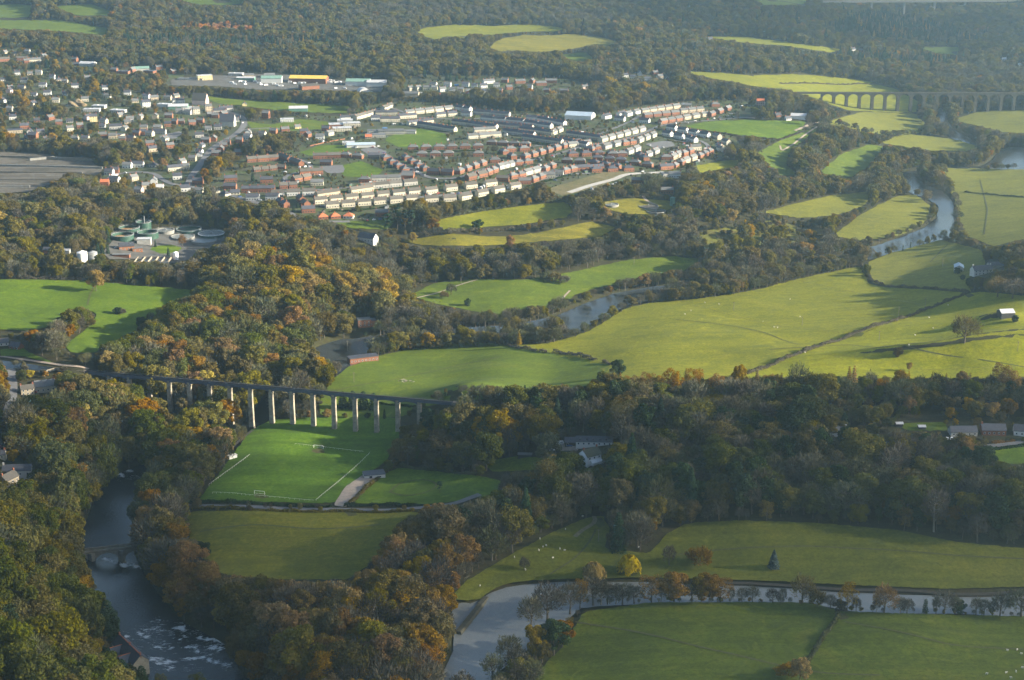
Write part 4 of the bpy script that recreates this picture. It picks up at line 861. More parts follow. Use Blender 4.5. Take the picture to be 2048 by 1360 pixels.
# ---------------------------------------------------------------- scattered houses: code u,v [angle] per region
SINGLES = """above the quarry|xtd 90,282 127,285;gcd 171,282;xtg 150,280;crd 67,280;gtd 81,269;xwd 60,266;ftd 30,265 232,274;gtg 226,277
on the wooded western hill|gwd 26,239 49,165 86,174;xrd 74,244;grd 49,257;gpd 19,186 176,239;cyd 187,243;xwd 131,190 69,192 5,162;gcg 78,149;btd 118,162;xgd 56,278 140,245 205,255
in the western skyline street|trb 8,123 45,121;grg 53,126;tcg 71,124;gcg 55,107 88,116;xtg 10,107 30,110
by the brick works|grg 150,123 229,144 265,144 318,139 346,147;frd 247,147 300,146;igl 176,132;xrd 153,131;ign 281,142
above the high street|gwd 293,197 352,206 362,206;gtg 309,200 336,200 352,197;fgl 199,216 184,223;cwd 292,214;fwl 329,213 376,220;inl 357,218;fgl 237,225;xtg 270,205
on the high street|kpb 401,209;grg 421,234 431,236 447,232;ccg 392,228;ctg 417,222;grg 338,236 350,248 361,248 384,250 401,246;god 336,253 274,271 288,269;gtg 316,260 288,260 281,239 311,237;ggg 260,243 359,227 376,229;kgd 456,252;xwg 472,243 474,237 417,260;ggd 436,259 399,275;grg 412,285 428,282;xwd 403,294 399,306 399,312;tgd 440,226 452,222
beside the main road|grg 433,312 442,303 447,296 454,290 477,310 479,285;gwg 496,278 308,367;gcg 525,273;grg 547,267 570,264;xyg 595,257;gcg 659,271;grd 615,274 608,268;gwg 497,270 640,278
in the valley village|tcd 350,341;gcg 371,338 364,329;gtg 385,322;gwg 255,336;twd 274,334;bgd 308,334;ggd 219,349 230,364;grr 210,371;grd 230,346 396,368;gwd 355,358;gtg 267,361 292,377;gpg 278,386;gwd 371,382;gcg 399,387;xwl 320,378 228,358
on the leafy western slope|gcg 140,262 208,247 250,262 300,272 330,283 20,222 112,205 170,203 215,196;grg 118,249 160,256 205,275 245,283 300,292 340,296 100,240;gwd 8,205 95,190 150,176 210,180 255,190 35,150 105,158;xtg 60,150 130,165 175,158 240,233 255,247 20,178;tgd 232,258 318,268;gtd 66,212 44,180 262,282 305,303
around the recreation ground|crg 532,236;fwl 574,243;xyd 489,212;inl 597,222;grd 652,262
in the far hillside village|gcg 836,180 853,180 869,180;gwg 867,173 895,173 885,183 904,183;gtg 921,183 820,181;gwd 931,173 949,176 967,187 967,176;twg 977,167;grg 1010,165 1018,179 999,186 937,187;trg 1040,167 1082,171 1102,166 1126,186;grg 1093,185 1064,166;ggg 1059,178 1201,187;gpg 1169,179;gwg 993,174;itg 822,192
in the north eastern hamlet|gcg 1230,158;gwd 1250,155 1265,158 1295,162;gwg 1280,151;gtg 1320,157;grg 1336,162 1310,150
beside the playing field clubhouse|xrd 1555,233;iwl 1597,237;xwd 1575,240
in the cleared hill farm|xwd 1420,80;xrg 1722,103;xwd 1706,101
in the far right valley|xwl 2008,121 2040,132"""
for ln in SINGLES.splitlines():
    desc, rest = ln.split('|')
    for part in rest.split(';'):
        q = part.split(); code = q[0]
        for uv in q[1:]:
            u, v = [float(x) for x in uv.split(',')]
            p = W1(u, v); k = 0.9 if code[0] in 'xgb' else 1
            Lx = min(12.5, STY[code[0]][2])*random.uniform(.8, 1.05)*k if code[0] in 'gxhb' else STY[code[0]][2]*random.uniform(.8, 1.05); rz = random.uniform(-.35, .55)
            if random.random() < .22 and code[0] in 'gx': rz += 1.2
            house(code, p, rz, desc, Lx)
# schools, warehouses and other large blocks
for code, u, v, L_, D, h, rz, desc in [
 ('frl', 676, 253, 26, 16, 4, .15, 'in the upper school'), ('fcl', 684, 262, 26, 14, 5, .2, 'in the upper school'), ('fcl', 703, 252, 24, 14, 5, .2, 'in the upper school'), ('fgl', 690, 245, 22, 14, 4, .1, 'in the upper school'),
 ('fgg', 752, 274, 26, 14, 4, .1, 'in the lower school'), ('fgg', 782, 267, 36, 18, 5, .1, 'in the lower school'), ('fgg', 752, 266, 24, 14, 4, .1, 'in the lower school'), ('fgg', 816, 267, 22, 14, 4, .0, 'in the lower school'), ('xsr', 737, 277, 9, 7, 3, .1, 'by the lower school gate'),
 ('iwm', 722, 294, 38, 12, 4, .12, 'beside the asphalt playground'), ('fgl', 697, 289, 16, 12, 3.5, .1, 'beside the asphalt playground'), ('iwm', 1160, 237, 40, 24, 6, -.3, 'behind the northern terraces'),
 ('iry', 618, 165, 62, 22, 8, -.12, 'in the industrial yard'), ('irb', 618, 178, 30, 16, 6, .5, 'in the industrial yard'), ('iwn', 544, 165, 34, 20, 8, .05, 'in the industrial yard'), ('fgl', 472, 151, 24, 12, 4, -.1, 'in the industrial yard'), ('fyl', 409, 160, 24, 12, 8, .4, 'in the industrial yard'), ('itg', 498, 154, 16, 12, 4, .2, 'in the industrial yard'), ('ipg', 539, 155, 18, 14, 5, .2, 'in the industrial yard'), ('fgg', 382, 160, 40, 14, 3, .0, 'in the industrial yard'), ('inl', 492, 160, 30, 10, 4, -.05, 'in the industrial yard'),
 ('iwn', 717, 170, 40, 20, 7, -.05, 'at the east end of the industrial yard'), ('iwl', 754, 172, 32, 18, 7, -.05, 'at the east end of the industrial yard'),
 ('fgg', 1338, 352, 20, 12, 4, .3, 'beside the white house over the river wood')]:
    house(code, W1(u, v), rz, desc, L_, D, h)
# ---------------------------------------------------------------- houses near the camera, with every window a part
def near_house(name, label, cat, p, rz, L_, D, h, wl, rf, rh=.4, chim=(-1, 1), wins=(), style='g', extra=None, mask=True):
    a, b = L_/2, D/2; t = thing(name, p, label, cat, None, rz); mb = MB(); mb.box(-a, a, -b, b, -2.5, h)
    if style == 'g':
        for s in (-1, 1): mb.add([(s*a, -b, h), (s*a, b, h), (s*a, 0, h+D*rh)], [(0, 1, 2) if s > 0 else (0, 2, 1)])
    mb.build('wall', [WL[wl]], t); ro = MB(); e = .4
    if style == 'g':
        sl = D*rh/b; z0 = h-e*sl+.06; P = [(-b-e, z0), (0, h+D*rh+.06), (b+e, z0), (b+e, z0+.25), (0, h+D*rh+.33), (-b-e, z0+.25)]
        V = [(x, y, z) for x in (-a-.3, a+.3) for y, z in P]
        ro.add(V, [(0, 5, 4, 1), (1, 4, 3, 2), (6, 7, 10, 11), (7, 8, 9, 10), (0, 1, 7, 6), (1, 2, 8, 7), (2, 3, 9, 8), (3, 4, 10, 9), (4, 5, 11, 10), (5, 0, 6, 11)])
    else: ro.box(-a-.35, a+.35, -b-.35, b+.35, h+.003, h+.35)
    r = ro.build('roof', [RFM[rf]], t)
    for s in chim:
        c = MB(); c.box(s*(a-.5)-.5, s*(a-.5)+.5, -.4, .4, h+D*rh*.6, h+D*rh+1.4); c.box(s*(a-.5)-.58, s*(a-.5)+.58, -.48, .48, h+D*rh+1.4, h+D*rh+1.6); c.build('chimney', [WL[wl] if wl == 'w' else BRICK], r)
    for x, z, w, hh, side in wins:
        m = MB(); g = MB()
        if side == 'f': m.box(x-w/2-.1, x+w/2+.1, -b-.06, -b-.001, z-.1, z+hh+.1); g.box(x-w/2, x+w/2, -b-.075, -b-.062, z, z+hh)
        else:
            s = 1 if side == 'r' else -1; q = sorted((s*(a+.001), s*(a+.06))); q2 = sorted((s*(a+.062), s*(a+.075)))
            m.box(q[0], q[1], x-w/2-.1, x+w/2+.1, z-.1, z+hh+.1); g.box(q2[0], q2[1], x-w/2, x+w/2, z, z+hh)
        f = m.build('window', [WHITE], t); g.build('pane', [GLASS], f)
    if mask: boxmask(p[0], p[1]-3, p[2], max(L_*abs(math.cos(rz)), D*.7)/2+2, h+D*rh*1.2, 3)
    return t
WF = lambda n_, L_, zs=(.9, 3.4): [(-L_/2+(i+.5)*L_/n_, z, 1.1, 1.25, 'f') for i in range(n_) for z in zs]
t = near_house('white_house', 'white two storey house with mossy roof, chimney stacks and lean-to conservatory in dark wood', 'house', W1(1180, 923), .62, 12.5, 10, 6, 'z', 'o', wins=WF(3, 12.5, (3.9,))+[(1.5, .9, 1, 1.3, 'l'), (-1.6, 3.2, 1, 1.2, 'l')])
c = MB(); c.add([(-4, -8.4, 0), (5.5, -8.4, 0), (5.5, -5.02, 0), (-4, -5.02, 0), (-4, -8.4, 2.1), (5.5, -8.4, 2.1), (5.5, -5.02, 3.4), (-4, -5.02, 3.4)], [(0, 1, 5, 4), (1, 2, 6, 5), (3, 0, 4, 7), (4, 5, 6, 7)]); c.build('conservatory', [WHITE], t)
t = near_house('long_cottage', 'long low white cottage with slate roof and five dormers behind the white house', 'cottage', W1(1188, 888), -.04, 26, 7, 3, 'w', 'd', .42, (), WF(7, 26, (.9,)))
for i in range(5): d = MB(); x = -10+i*4.7; d.box(x-.7, x+.7, -2.9, -1.2, 3.7, 5.2); d.build('dormer', [RFM['d']], t)
near_house('stone_outhouse', 'small slate roofed outhouse left of the long white cottage', 'outhouse', W1(1141, 889), -.04, 8, 6.5, 2.8, 'k', 'd', .42, (), [(-2, .6, 1.4, 1.6, 'f')])
near_house('field_shed', 'long dark shed with pale roof on the lawn by the round grey tree', 'shed', W1(1050, 914), -.08, 10, 4, 2.4, 'k', 'g', .2, ())
near_house('roadside_cottage', 'tan stone cottage with brown roof beside the left road', 'cottage', W1(55, 788), .45, 10, 6.5, 5, 's', 'b', wins=WF(3, 10))
near_house('canal_house', 'cream house with large grey roof beside the red car near aqueduct end', 'house', W1(90, 780), .42, 15, 9, 4.6, 'c', 'g', .42, (1,), WF(4, 15, (1.0,)))
near_house('canal_bungalow', 'dark brick bungalow with black roof on the canal green', 'bungalow', W1(33, 697), -.4, 10, 7, 2.7, 'r', 'd', .4, (), WF(3, 10, (.8,)))
near_house('canal_bungalow', 'white walled bungalow at the edge of frame above the canal green', 'bungalow', W1(2, 690), .4, 12, 7, 2.7, 'w', 'd', .4, (), WF(3, 12, (.8,)))
near_house('riverside_house', 'long slate roofed house with white gable deep in left wood', 'house', W1(36, 950), .1, 19, 7.5, 4.6, 'w', 'd', .4, (-1,), WF(4, 19, (1.6,)))
near_house('riverside_cottage', 'grey stone cottage with purple slate roof below the long slate roof', 'cottage', W1(18, 972), 1.15, 12, 7.5, 6, 's', 'b', .45, (-1, 1), WF(3, 12))
near_house('lane_cottage', 'small pale cottage by the left edge with red car', 'cottage', W1(0, 915), .1, 8, 6, 3, 'c', 'd', .4, (1,), WF(2, 8, (.9,)))
t = near_house('riverside_hotel', 'dark slate riverside building with terracotta ridge tiles beside the rapids', 'hotel', W1(262, 1322), -.95, 30, 9, 6, 's', 'd', .45, (-1, 0, 1), WF(7, 30, (1, 3.6)))
rd = MB(); rd.box(-15.3, 15.3, -.22, .22, 6+4.05+.34, 6+4.05+.56); rd.build('ridge_tiles', [RFM['r']], t)
for x in (-6, 6):
    g = MB(); g.add([(x-3.5, -9, -2), (x+3.5, -9, -2), (x+3.5, -4.55, -2), (x-3.5, -4.55, -2), (x-3.5, -9, 5), (x+3.5, -9, 5), (x+3.5, -4.55, 5), (x-3.5, -4.55, 5)], [(0, 1, 5, 4), (1, 2, 6, 5), (3, 0, 4, 7)]); g.build('wing', [WL['s']], t)
    g = MB(); g.add([(x-3.9, -9.3, 4.8), (x+3.9, -9.3, 4.8), (x, -9.3, 8.3), (x-3.9, -1.5, 4.8), (x+3.9, -1.5, 4.8), (x, -1.5, 8.3)], [(0, 1, 2), (0, 2, 5, 3), (1, 4, 5, 2)]); rw = g.build('wing_roof', [RFM['d']], t)
    g = MB(); g.box(x-.2, x+.2, -9.35, -1.5, 8.25, 8.5); g.build('ridge_tiles', [RFM['r']], rw)
near_house('pump_house', 'red brick pump house with flat grey roof at bottom of the golden wood', 'pump house', W1(728, 652), .25, 12, 9, 7, 'o', 'g', 0, (), WF(3, 12, (1.5, 4)), 'f')
near_house('pump_house', 'lower red brick annexe joined to the right of the pump house', 'annexe', W1(746, 650), .25, 9, 8, 5.5, 'o', 'g', 0, (), WF(2, 9, (1.5,)), 'f')
near_house('river_works', 'long low red brick building with white windows beside the river pool', 'works', W1(726, 722), .38, 26, 9, 4.5, 'r', 'd', 0, (), WF(8, 26, (1.4,)), 'f')
near_house('barn', 'grey round topped barn standing alone in the pale pasture', 'barn', W1(1917, 542), 1.35, 13, 9, 5, 'g', 'm', .25, ())
near_house('farmhouse', 'black and white farmhouse beside the round bare copse', 'farmhouse', W1(1962, 548), .25, 20, 9, 5, 'w', 'd', .42, (-1, 1), WF(5, 20))
near_house('farm_outhouse', 'low slate farm outhouse behind the black and white farmhouse', 'outhouse', W1(1990, 535), .1, 15, 7, 3, 'g', 'd', .4, ())
near_house('field_barn', 'open dark barn with bright tin roof above the lone oak', 'barn', W1(2011, 632), .15, 12, 10, 4, 'k', 'l', .22, ())
near_house('white_cottage', 'white gabled house with dark roof below the small green', 'house', W1(736, 482), -.5, 20, 10, 4.5, 'w', 'd', .45, (), WF(5, 20, (1,))+[(0, 1, 1.4, 1.5, 'r'), (0, 3.8, 1.2, 1.3, 'r')])
near_house('garage', 'small white garage in front of the white gabled house', 'garage', W1(747, 489), .5, 8, 5, 2.6, 'w', 'l', 0, (), (), 'f')
near_house('lane_house', 'dark roofed brick house with white bays beside the eastern lane', 'house', W1(1985, 866), -.03, 17, 8.5, 3.6, 'r', 'd', .4, (-1,), WF(5, 17, (.8,)))
near_house('lane_house', 'dark roofed house with white gable at right edge on the eastern lane', 'house', W1(2048, 868), -.2, 15, 8.5, 3.6, 'w', 'd', .4, (), WF(4, 15, (.8,)))
near_house('lane_house', 'low dark roofed house half hidden behind the round russet tree', 'house', W1(1925, 868), .05, 19, 8, 3, 'g', 'd', .38, (), WF(5, 19, (.8,)))
near_house('lane_house', 'pale house among bare trees near the east lane bushes', 'house', W1(1675, 872), .0, 12, 8, 4, 'w', 'g', .38, (1,), WF(3, 12, (1,)), mask=False)
near_house('garden_shed', 'small white roofed garden shed on the dark lawn, nearer the bare trees', 'shed', W1(1798, 852), .0, 5, 4, 2.2, 'k', 'l', .2, ())
near_house('garden_shed', 'small white roofed garden shed on the dark lawn, nearer the lane house', 'shed', W1(1843, 858), .0, 5, 4, 2.2, 'k', 'l', .2, ())
t = near_house('changing_room', 'dark flat roofed changing room with white walls beside the football field', 'pavilion', W1(748, 953), .25, 15, 9, 2.8, 'w', 'd', 0, (), [(-3, .3, 2.2, 2.1, 'f'), (3, .8, 3, 1, 'f')], 'f')
near_house('horse_shelter', 'white box shelter beside the sloping track of the football field', 'shelter', W1(465, 917), .55, 6, 3, 2.6, 'w', 'l', 0, (), (), 'f')
# ---------------------------------------------------------------- the aqueduct
ZD = 30.0
def onz(u, v, z): x, y = at_z(u, v, z); return np.array([float(x), float(y)])
A0, A1 = onz(176, 742, ZD), onz(905, 804.5, ZD); ad = (A1-A0)/np.linalg.norm(A1-A0); arz = math.atan2(ad[1], ad[0]); ALEN = float(np.linalg.norm(A1-A0))
def s_of(u):
    lo, hi = -50., ALEN+50
    for _ in range(50):
        m = (lo+hi)/2; p = A0+ad*m
        if project(p[0], p[1], ZD)[0] < u: lo = m
        else: hi = m
    return lo
s0, s1 = s_of(218), s_of(795); NP = 14; step = (s1-s0)/NP
aq = thing('aqueduct', (A0[0], A0[1], ZD), 'long iron trough aqueduct on tall stone piers crossing the wooded valley', 'aqueduct', None, arz)
m = MB(); m.box(-2, ALEN, -2.0, 2.0, -1.75, -1.55); m.box(-2, ALEN, -2.0, -1.85, -1.55, .05); m.box(-2, ALEN, 1.85, 2.0, -1.55, .05)
m.box(-2, ALEN, -2.12, -2.003, -.02, .18); m.box(-2, ALEN, -2.12, -2.003, -1.75, -1.5)
k = 0
while k*1.35 < ALEN: m.box(k*1.35, k*1.35+.10, -2.08, -2.003, -1.5, -.02); k += 1
m.build('trough', [IRON], aq)
m = MB(); m.box(-2, ALEN, -1.84, .35, -.75, -.45); m.build('canal_water', [G['water']], aq)
m = MB(); m.box(-2, ALEN, .36, 1.84, -.3, .02); m.build('towpath', [simple('dark_towpath', (.026, .027, .030), .3, .8)], aq)
m = MB(); m.box(-2, ALEN, 1.86, 1.92, 1.15, 1.21); m.box(-2, ALEN, 1.86, 1.92, .6, .65)
for i in range(int(ALEN/1.8)): m.box(i*1.8, i*1.8+.06, 1.86, 1.92, .053, 1.15)
m.build('railing', [IRONL], aq)
ps = [s0+step*i for i in range(-1, NP+2)]
for i, s in enumerate(ps):
    p = A0+ad*s; g = float(H0(p[0], p[1]))
    if g > ZD-6: continue
    m = MB(); zb = g-ZD-2.0; zt = -5.0; f = min(1, (zt-zb)/34)
    m.box(s-1.45-.3*f, s+1.45+.3*f, -1.5-.45*f, 1.5+.45*f, zb, zt, 0, .3*f, .45*f); m.box(s-1.65, s+1.65, -1.85, 1.85, zt, zt+.45); m.box(s-1.15, s+1.15, -1.6, 1.6, zt+.45, -1.76)
    m.build('pier', [STONE], aq)
for a, b in zip(ps[:-1], ps[1:]):
    x0, x1 = a+1.16, b-1.16; mid = (x0+x1)/2; h_ = (x1-x0)/2; P = [(x0, -1.753)]+[(mid+h_*math.cos(math.pi-math.pi*j/16), -4.4+2.25*math.sin(math.pi*j/16)**.8) for j in range(17)]+[(x1, -1.753)]
    m = MB()
    for y0, y1 in ((-1.85, -1.55), (-.4, -.15), (.15, .4), (1.55, 1.85)):
        k = 17
        V = [(x, y, z) for y in (y0, y1) for x, z in [(x0+(x1-x0)*j/16, -1.753) for j in range(17)]+P[1:18]]
        F = []
        for j in range(16): F += [(j, 17+j, 17+j+1, j+1), (34+j, 34+j+1, 34+17+j+1, 34+17+j), (17+j, 51+j, 51+j+1, 17+j+1)]
        m.add(V, F)
    m.build('arch', [IRON], aq)
for s, e in ((-14, -2), (ALEN, ALEN+8)):   # stone abutments
    p = A0+ad*(s+e)/2; m = MB(); m.box(s, e, -2.6, 2.6, -14 if s < 0 else -9, -.85); m.box(s, e, -2.6, -2.1, -.85, .35); m.box(s, e, 2.1, 2.6, -.85, .35); m.box(s, e, -2.09, .4, -.85, -.5, 1); m.box(s, e, .41, 2.09, -.85, .0, 2)
    m.build('abutment', [STONED, G['water'], G['gravel']], aq)
for s in np.arange(6, ALEN, 9): p = A0+ad*s; u, v, d = project(p[0], p[1], ZD-2); paint(MASK2, np.array([[u-14, v-10], [u+14, v-9], [u+14, v+7], [u-14, v+6]]))
for i in range(NP+1):
    if i < 2: continue
    p = A0+ad*(s0+step*i); u, v, d = project(p[0], p[1], ZD); lo = {2: 806, 3: 822, 4: 812, 5: 826, 6: 806, 7: 810}.get(i, 845)
    paint(MASK2, np.array([[u-7, v], [u+9, v], [u+9, lo], [u-7, lo]]))
paint(MASK2, PL("600,790 800,806 800,830 790,842 540,842 560,815")); paint(MASK2, PL("-60,714 0,711 60,720 178,737 178,750 60,738 0,730 -60,730")); paint(MASK2, PL("900,797 925,798 925,808 900,808"))
# ---------------------------------------------------------------- railway viaduct
V0w, V1w = onz(1612, 185.5, 27), onz(2110, 186.5, 27); vd = (V1w-V0w)/np.linalg.norm(V1w-V0w); vrz = math.atan2(vd[1], vd[0]); VL = float(np.linalg.norm(V1w-V0w))
vi = thing('railway_viaduct', (V0w[0], V0w[1], 27), 'long stone railway viaduct with tall round arches crossing the far river', 'viaduct', None, vrz)
def s_v(u):
    lo, hi = -50., VL+50
    for _ in range(50):
        m_ = (lo+hi)/2; p = V0w+vd*m_
        if project(p[0], p[1], 27)[0] < u: lo = m_
        else: hi = m_
    return lo
VIST = simple('sooty_sandstone', (.105, .092, .070), .3, .3)
va, vb = s_v(1668), s_v(1990); vstep = (vb-va)/12.5; vs = [va+vstep*i for i in range(-1, 18)]
m = MB(); m.box(vs[0]-45, vs[-1], -4.3, 4.3, -1.3, 0); m.box(vs[0]-45, vs[-1], -4.5, -4.0, .003, 1.1); m.box(vs[0]-45, vs[-1], 4.0, 4.5, .003, 1.1); m.build('parapet_deck', [VIST], vi)
for s in vs:
    p = V0w+vd*s; g = float(H0(p[0], p[1])); m = MB(); m.box(s-2.6, s+2.6, -4.6, 4.6, g-29, -9.6, 0, .5, .6); m.box(s-2.4, s+2.4, -4.3, 4.3, -9.6, -9.0); m.build('pier', [VIST], vi)
for a, b in zip(vs[:-1], vs[1:]):
    x0, x1 = a, b; mid = (a+b)/2; h_ = (b-a)/2-2.1; top = [(x0+(x1-x0)*j/20, -1.303) for j in range(21)]
    arc = [(x0, -9.0)]+[(mid+h_*math.cos(math.pi-math.pi*j/18), -9.0+min(7.2, h_)*math.sin(math.pi*j/18)) for j in range(19)]+[(x1, -9.0)]
    V = [(x, y, z) for y in (-4.0, 4.0) for x, z in top+arc]; F = []
    for j in range(20): F += [(j, 21+j, 22+j, j+1), (42+j, 43+j, 64+j, 63+j), (21+j, 63+j, 64+j, 22+j)]
    MB().add(V, F).build('arch', [VIST], vi)
paint(MASK2, PL("1655,186 2060,188 2060,222 1960,222 1935,190 1850,190 1838,226 1655,222")); paint(MASK2, PL("1600,179 2060,182 2060,192 1600,190"))
# ---------------------------------------------------------------- bypass bridge, far away
B0, B1 = onz(1625, 2.5, 52), onz(2150, 0.5, 52); bd = (B1-B0)/np.linalg.norm(B1-B0); brz = math.atan2(bd[1], bd[0]); BL = float(np.linalg.norm(B1-B0))
br = thing('road_bridge', (B0[0], B0[1], 52), 'pale concrete road bridge on slender piers high in the hazy distance', 'bridge', None, brz)
m = MB(); m.box(0, BL, -7, 7, -3, -.5); m.box(0, BL, -7.4, -6.6, -.5, .9); m.box(0, BL, 6.6, 7.4, -.5, .9); m.build('deck', [CONC], br)
for u in (1680, 1743, 1809, 1869, 1930, 1990):
    lo, hi = 0., BL
    for _ in range(40):
        m_ = (lo+hi)/2; p = B0+bd*m_
        if project(p[0], p[1], 45)[0] < u: lo = m_
        else: hi = m_
    p = B0+bd*lo; g = float(H0(p[0], p[1])); m = MB(); m.box(lo-2.2, lo+2.2, -3.4, 3.4, g-54, -3.003); m.build('pier', [CONC], br)
paint(MASK2, PL("1640,0 2060,-2 2060,5 1640,7")); paint(MASK2, PL("1738,0 1748,0 1748,18 1738,18")); paint(MASK2, PL("1803,0 1815,0 1815,28 1803,28")); paint(MASK2, PL("1864,0 1874,0 1874,12 1864,12"))
# ---------------------------------------------------------------- old stone bridge
wz = float(H0(*W1(215, 1115)[:2]))-1.3; ba, bb = onz(150, 1104, wz+8.5), onz(300, 1087, wz+8.5); d_ = (bb-ba)/np.linalg.norm(bb-ba); LB = float(np.linalg.norm(bb-ba))
sb = thing('stone_bridge', (ba[0], ba[1], wz), 'old arched stone bridge with pointed cutwaters over the dark river', 'bridge', None, math.atan2(d_[1], d_[0]))
def s_b(u):
    lo, hi = 0., LB
    for _ in range(40):
        m_ = (lo+hi)/2; p = ba+d_*m_
        if project(p[0], p[1], wz+4)[0] < u: lo = m_
        else: hi = m_
    return lo
q1, q2 = s_b(183), s_b(243); pw = 2.2
for x0, x1 in ((-4, q1-pw), (q1+pw, q2-pw), (q2+pw, LB+4)):
    mid = (x0+x1)/2; h_ = (x1-x0)/2; top = [(x0+(x1-x0)*j/18, 7.6) for j in range(19)]; arc = [(mid+h_*math.cos(math.pi-math.pi*j/18), 1.2+5.2*math.sin(math.pi*j/18)) for j in range(19)]
    V = [(x, y, z) for y in (-2.6, 2.6) for x, z in top+arc]; F = []
    for j in range(18): F += [(j, 19+j, 20+j, j+1), (38+j, 39+j, 58+j, 57+j), (19+j, 57+j, 58+j, 20+j)]
    MB().add(V, F).build('arch', [STONED], sb)
for x in (q1, q2): m = MB(); V = [(x-pw, -2.6), (x, -5.4), (x+pw, -2.6), (x+pw, 2.6), (x, 5.4), (x-pw, 2.6)]; m.add([(a, b, -4) for a, b in V]+[(a, b, 7.6) for a, b in V], [(5, 4, 3, 2, 1, 0), (6, 7, 8, 9, 10, 11)]+[(i, (i+1) % 6, (i+1) % 6+6, i+6) for i in range(6)]); m.build('pier', [STONED], sb)
m = MB(); m.box(-8, LB+6, -2.75, 2.75, 7.603, 8.0); m.build('roadway', [G['mud']], sb)
for s in (-1, 1): m = MB(); m.box(-8, LB+6, s*2.55-.25, s*2.55+.25, 8.003, 9.1); m.build('parapet', [STONED], sb)
paint(MASK, PL("160,1095 285,1085 270,1135 170,1145"))
# ---------------------------------------------------------------- weir
wa, wb = W1(972, 1190), W1(916, 1264); wd = wb-wa; lw = math.hypot(wd[0], wd[1])
o = MB().box(0, lw, -2.3, 2.3, -2.6, -.85, 0, 0, .8).build('weir', [simple('mossy_weir_stone', (.06, .056, .038), .4, .5)], None, wa, math.atan2(wd[1], wd[0])); tag(o, 'mossy stone weir apron slanting across the lower river bend', 'weir')
# ---------------------------------------------------------------- water treatment works
def tank(name, u, v, r, h, label, outer, inner, rim=STEEL, kind='open'):
    p = W1(u, v); p[1] += r*.0; t = thing(name, p, label, 'tank', 'round tanks of the treatment works')
    m = MB(); m.ring(0, 0, -1.5, h, r, r-.35, 32); m.build('shell', [outer], t)
    m = MB(); m.cyl(0, 0, -1, h*(.45 if kind == 'open' else .86), r-.36, 32); m.build('contents', [inner], t)
    m = MB(); m.ring(0, 0, h+.003, h+.25, r+.25, r-.5, 32); 
    for i in range(16): a = i*math.pi/8; m.tube([((r+.1)*math.cos(a), (r+.1)*math.sin(a), h+.2), ((r+.1)*math.cos(a), (r+.1)*math.sin(a), h+1.3)], .07, 4)
    m.ring(0, 0, h+1.25, h+1.37, r+.17, r+.03, 32); m.build('rim_rail', [rim], t)
    if kind == 'bridge':
        m = MB(); m.box(-r*.97, r*.2, -.6, .6, h*.95, h+.2); m.box(-.8, .8, -.8, .8, 0, h+1.6); m.build('scraper_bridge', [STEEL], t)
    boxmask(p[0], p[1], p[2], r, h+r*.3, 1); return t
tank('round_tank', 259, 463, 11, 4.5, 'shallow green tank with rusty yellow lining at the back left', TANKG, RUST)
tank('round_tank', 246, 479, 11.5, 5.5, 'large green tank with rusty brown lining nearest the cypress', TANKG, RUST)
tank('round_tank', 288, 459, 8, 8.5, 'tall narrow green tank beside the mast', TANKG, TANKG)
tank('round_tank', 296, 474, 11, 5.5, 'green tank with a bright reflection behind the grey hut', TANKG, TANKG)
tank('round_tank', 331, 465, 9.5, 3, 'low tank with pale rim in the middle of the works', CONC, SLUDGE, CONC, 'bridge')
tank('round_tank', 378, 464, 13.5, 3.5, 'wide green filter tank at the back right', TANKG, TANKG)
tank('round_tank', 366, 477, 12.5, 2.6, 'wide low tank full of pale water, left of the front pair', CONC, SLUDGE, CONC, 'full')
tank('round_tank', 423, 473, 14, 3.6, 'wide tank with white railings furthest right', TANKG, SLUDGE, WHITE, 'bridge')
tank('round_tank', 409, 485, 13.5, 2.6, 'wide low tank full of pale water, right of the front pair', CONC, SLUDGE, CONC, 'full')
near_house('control_building', 'red brick control building with dark roof in the treatment works', 'building', W1(253, 499), .3, 15, 10, 4.5, 'o', 'd', .3, (), WF(4, 15, (1.2,)))
near_house('brick_annexe', 'small flat roofed brick annexe beside the control building', 'building', W1(275, 503), .3, 10, 7, 4, 'o', 'g', 0, (), WF(2, 10, (1.2,)), 'f')
near_house('plant_room', 'grey metal plant room with pale roof between the tanks', 'building', W1(289, 488), .1, 14, 9, 6, 'g', 'l', 0, (), (), 'f')
near_house('pump_shed', 'low brick shed at the end of the settling lanes', 'shed', W1(243, 514), 0, 17, 6, 3, 'r', 'g', 0, (), (), 'f')
near_house('store_hut', 'long grey store hut west of the treatment works', 'hut', W1(127, 506), 0, 13, 6, 3, 'g', 'l', .2, ())
near_house('store_hut', 'red brick store hut west of the treatment works', 'hut', W1(100, 505), 0, 12, 7, 3.5, 'r', 'd', .3, ())
p = W1(286, 521); t = thing('settling_lanes', p, 'row of brown walled rectangular settling lanes in the works', 'basin', None, 0.02); m = MB(); m.box(-27, 27, -11, -10.4, -1, 1.6); m.box(-27, 27, 10.4, 11, -1, 1.6); m.build('outer_wall', [CONC], t)
for i in range(9): x = -26.7+i*6.67; m = MB(); m.add([(x-.4, -10.39, -1), (x+.4, -10.39, -1), (x+.4, 10.39, -1), (x-.4, 10.39, -1), (x-.4, -10.39, 1.55), (x+.4, -10.39, 1.55), (x+.4, 10.39, 1.55), (x-.4, 10.39, 1.55)], [(4, 5, 6, 7), (0, 1, 5, 4), (1, 2, 6, 5), (2, 3, 7, 6), (3, 0, 4, 7)]); m.build('divider_wall', [WL['t']], t)
m = MB(); m.box(-26.9, 26.9, -10.38, 10.38, -.6, .4); m.build('sludge', [simple('brown_sludge', (.05, .04, .028), .3, .4, .3)], t); boxmask(*p, 27, 5)
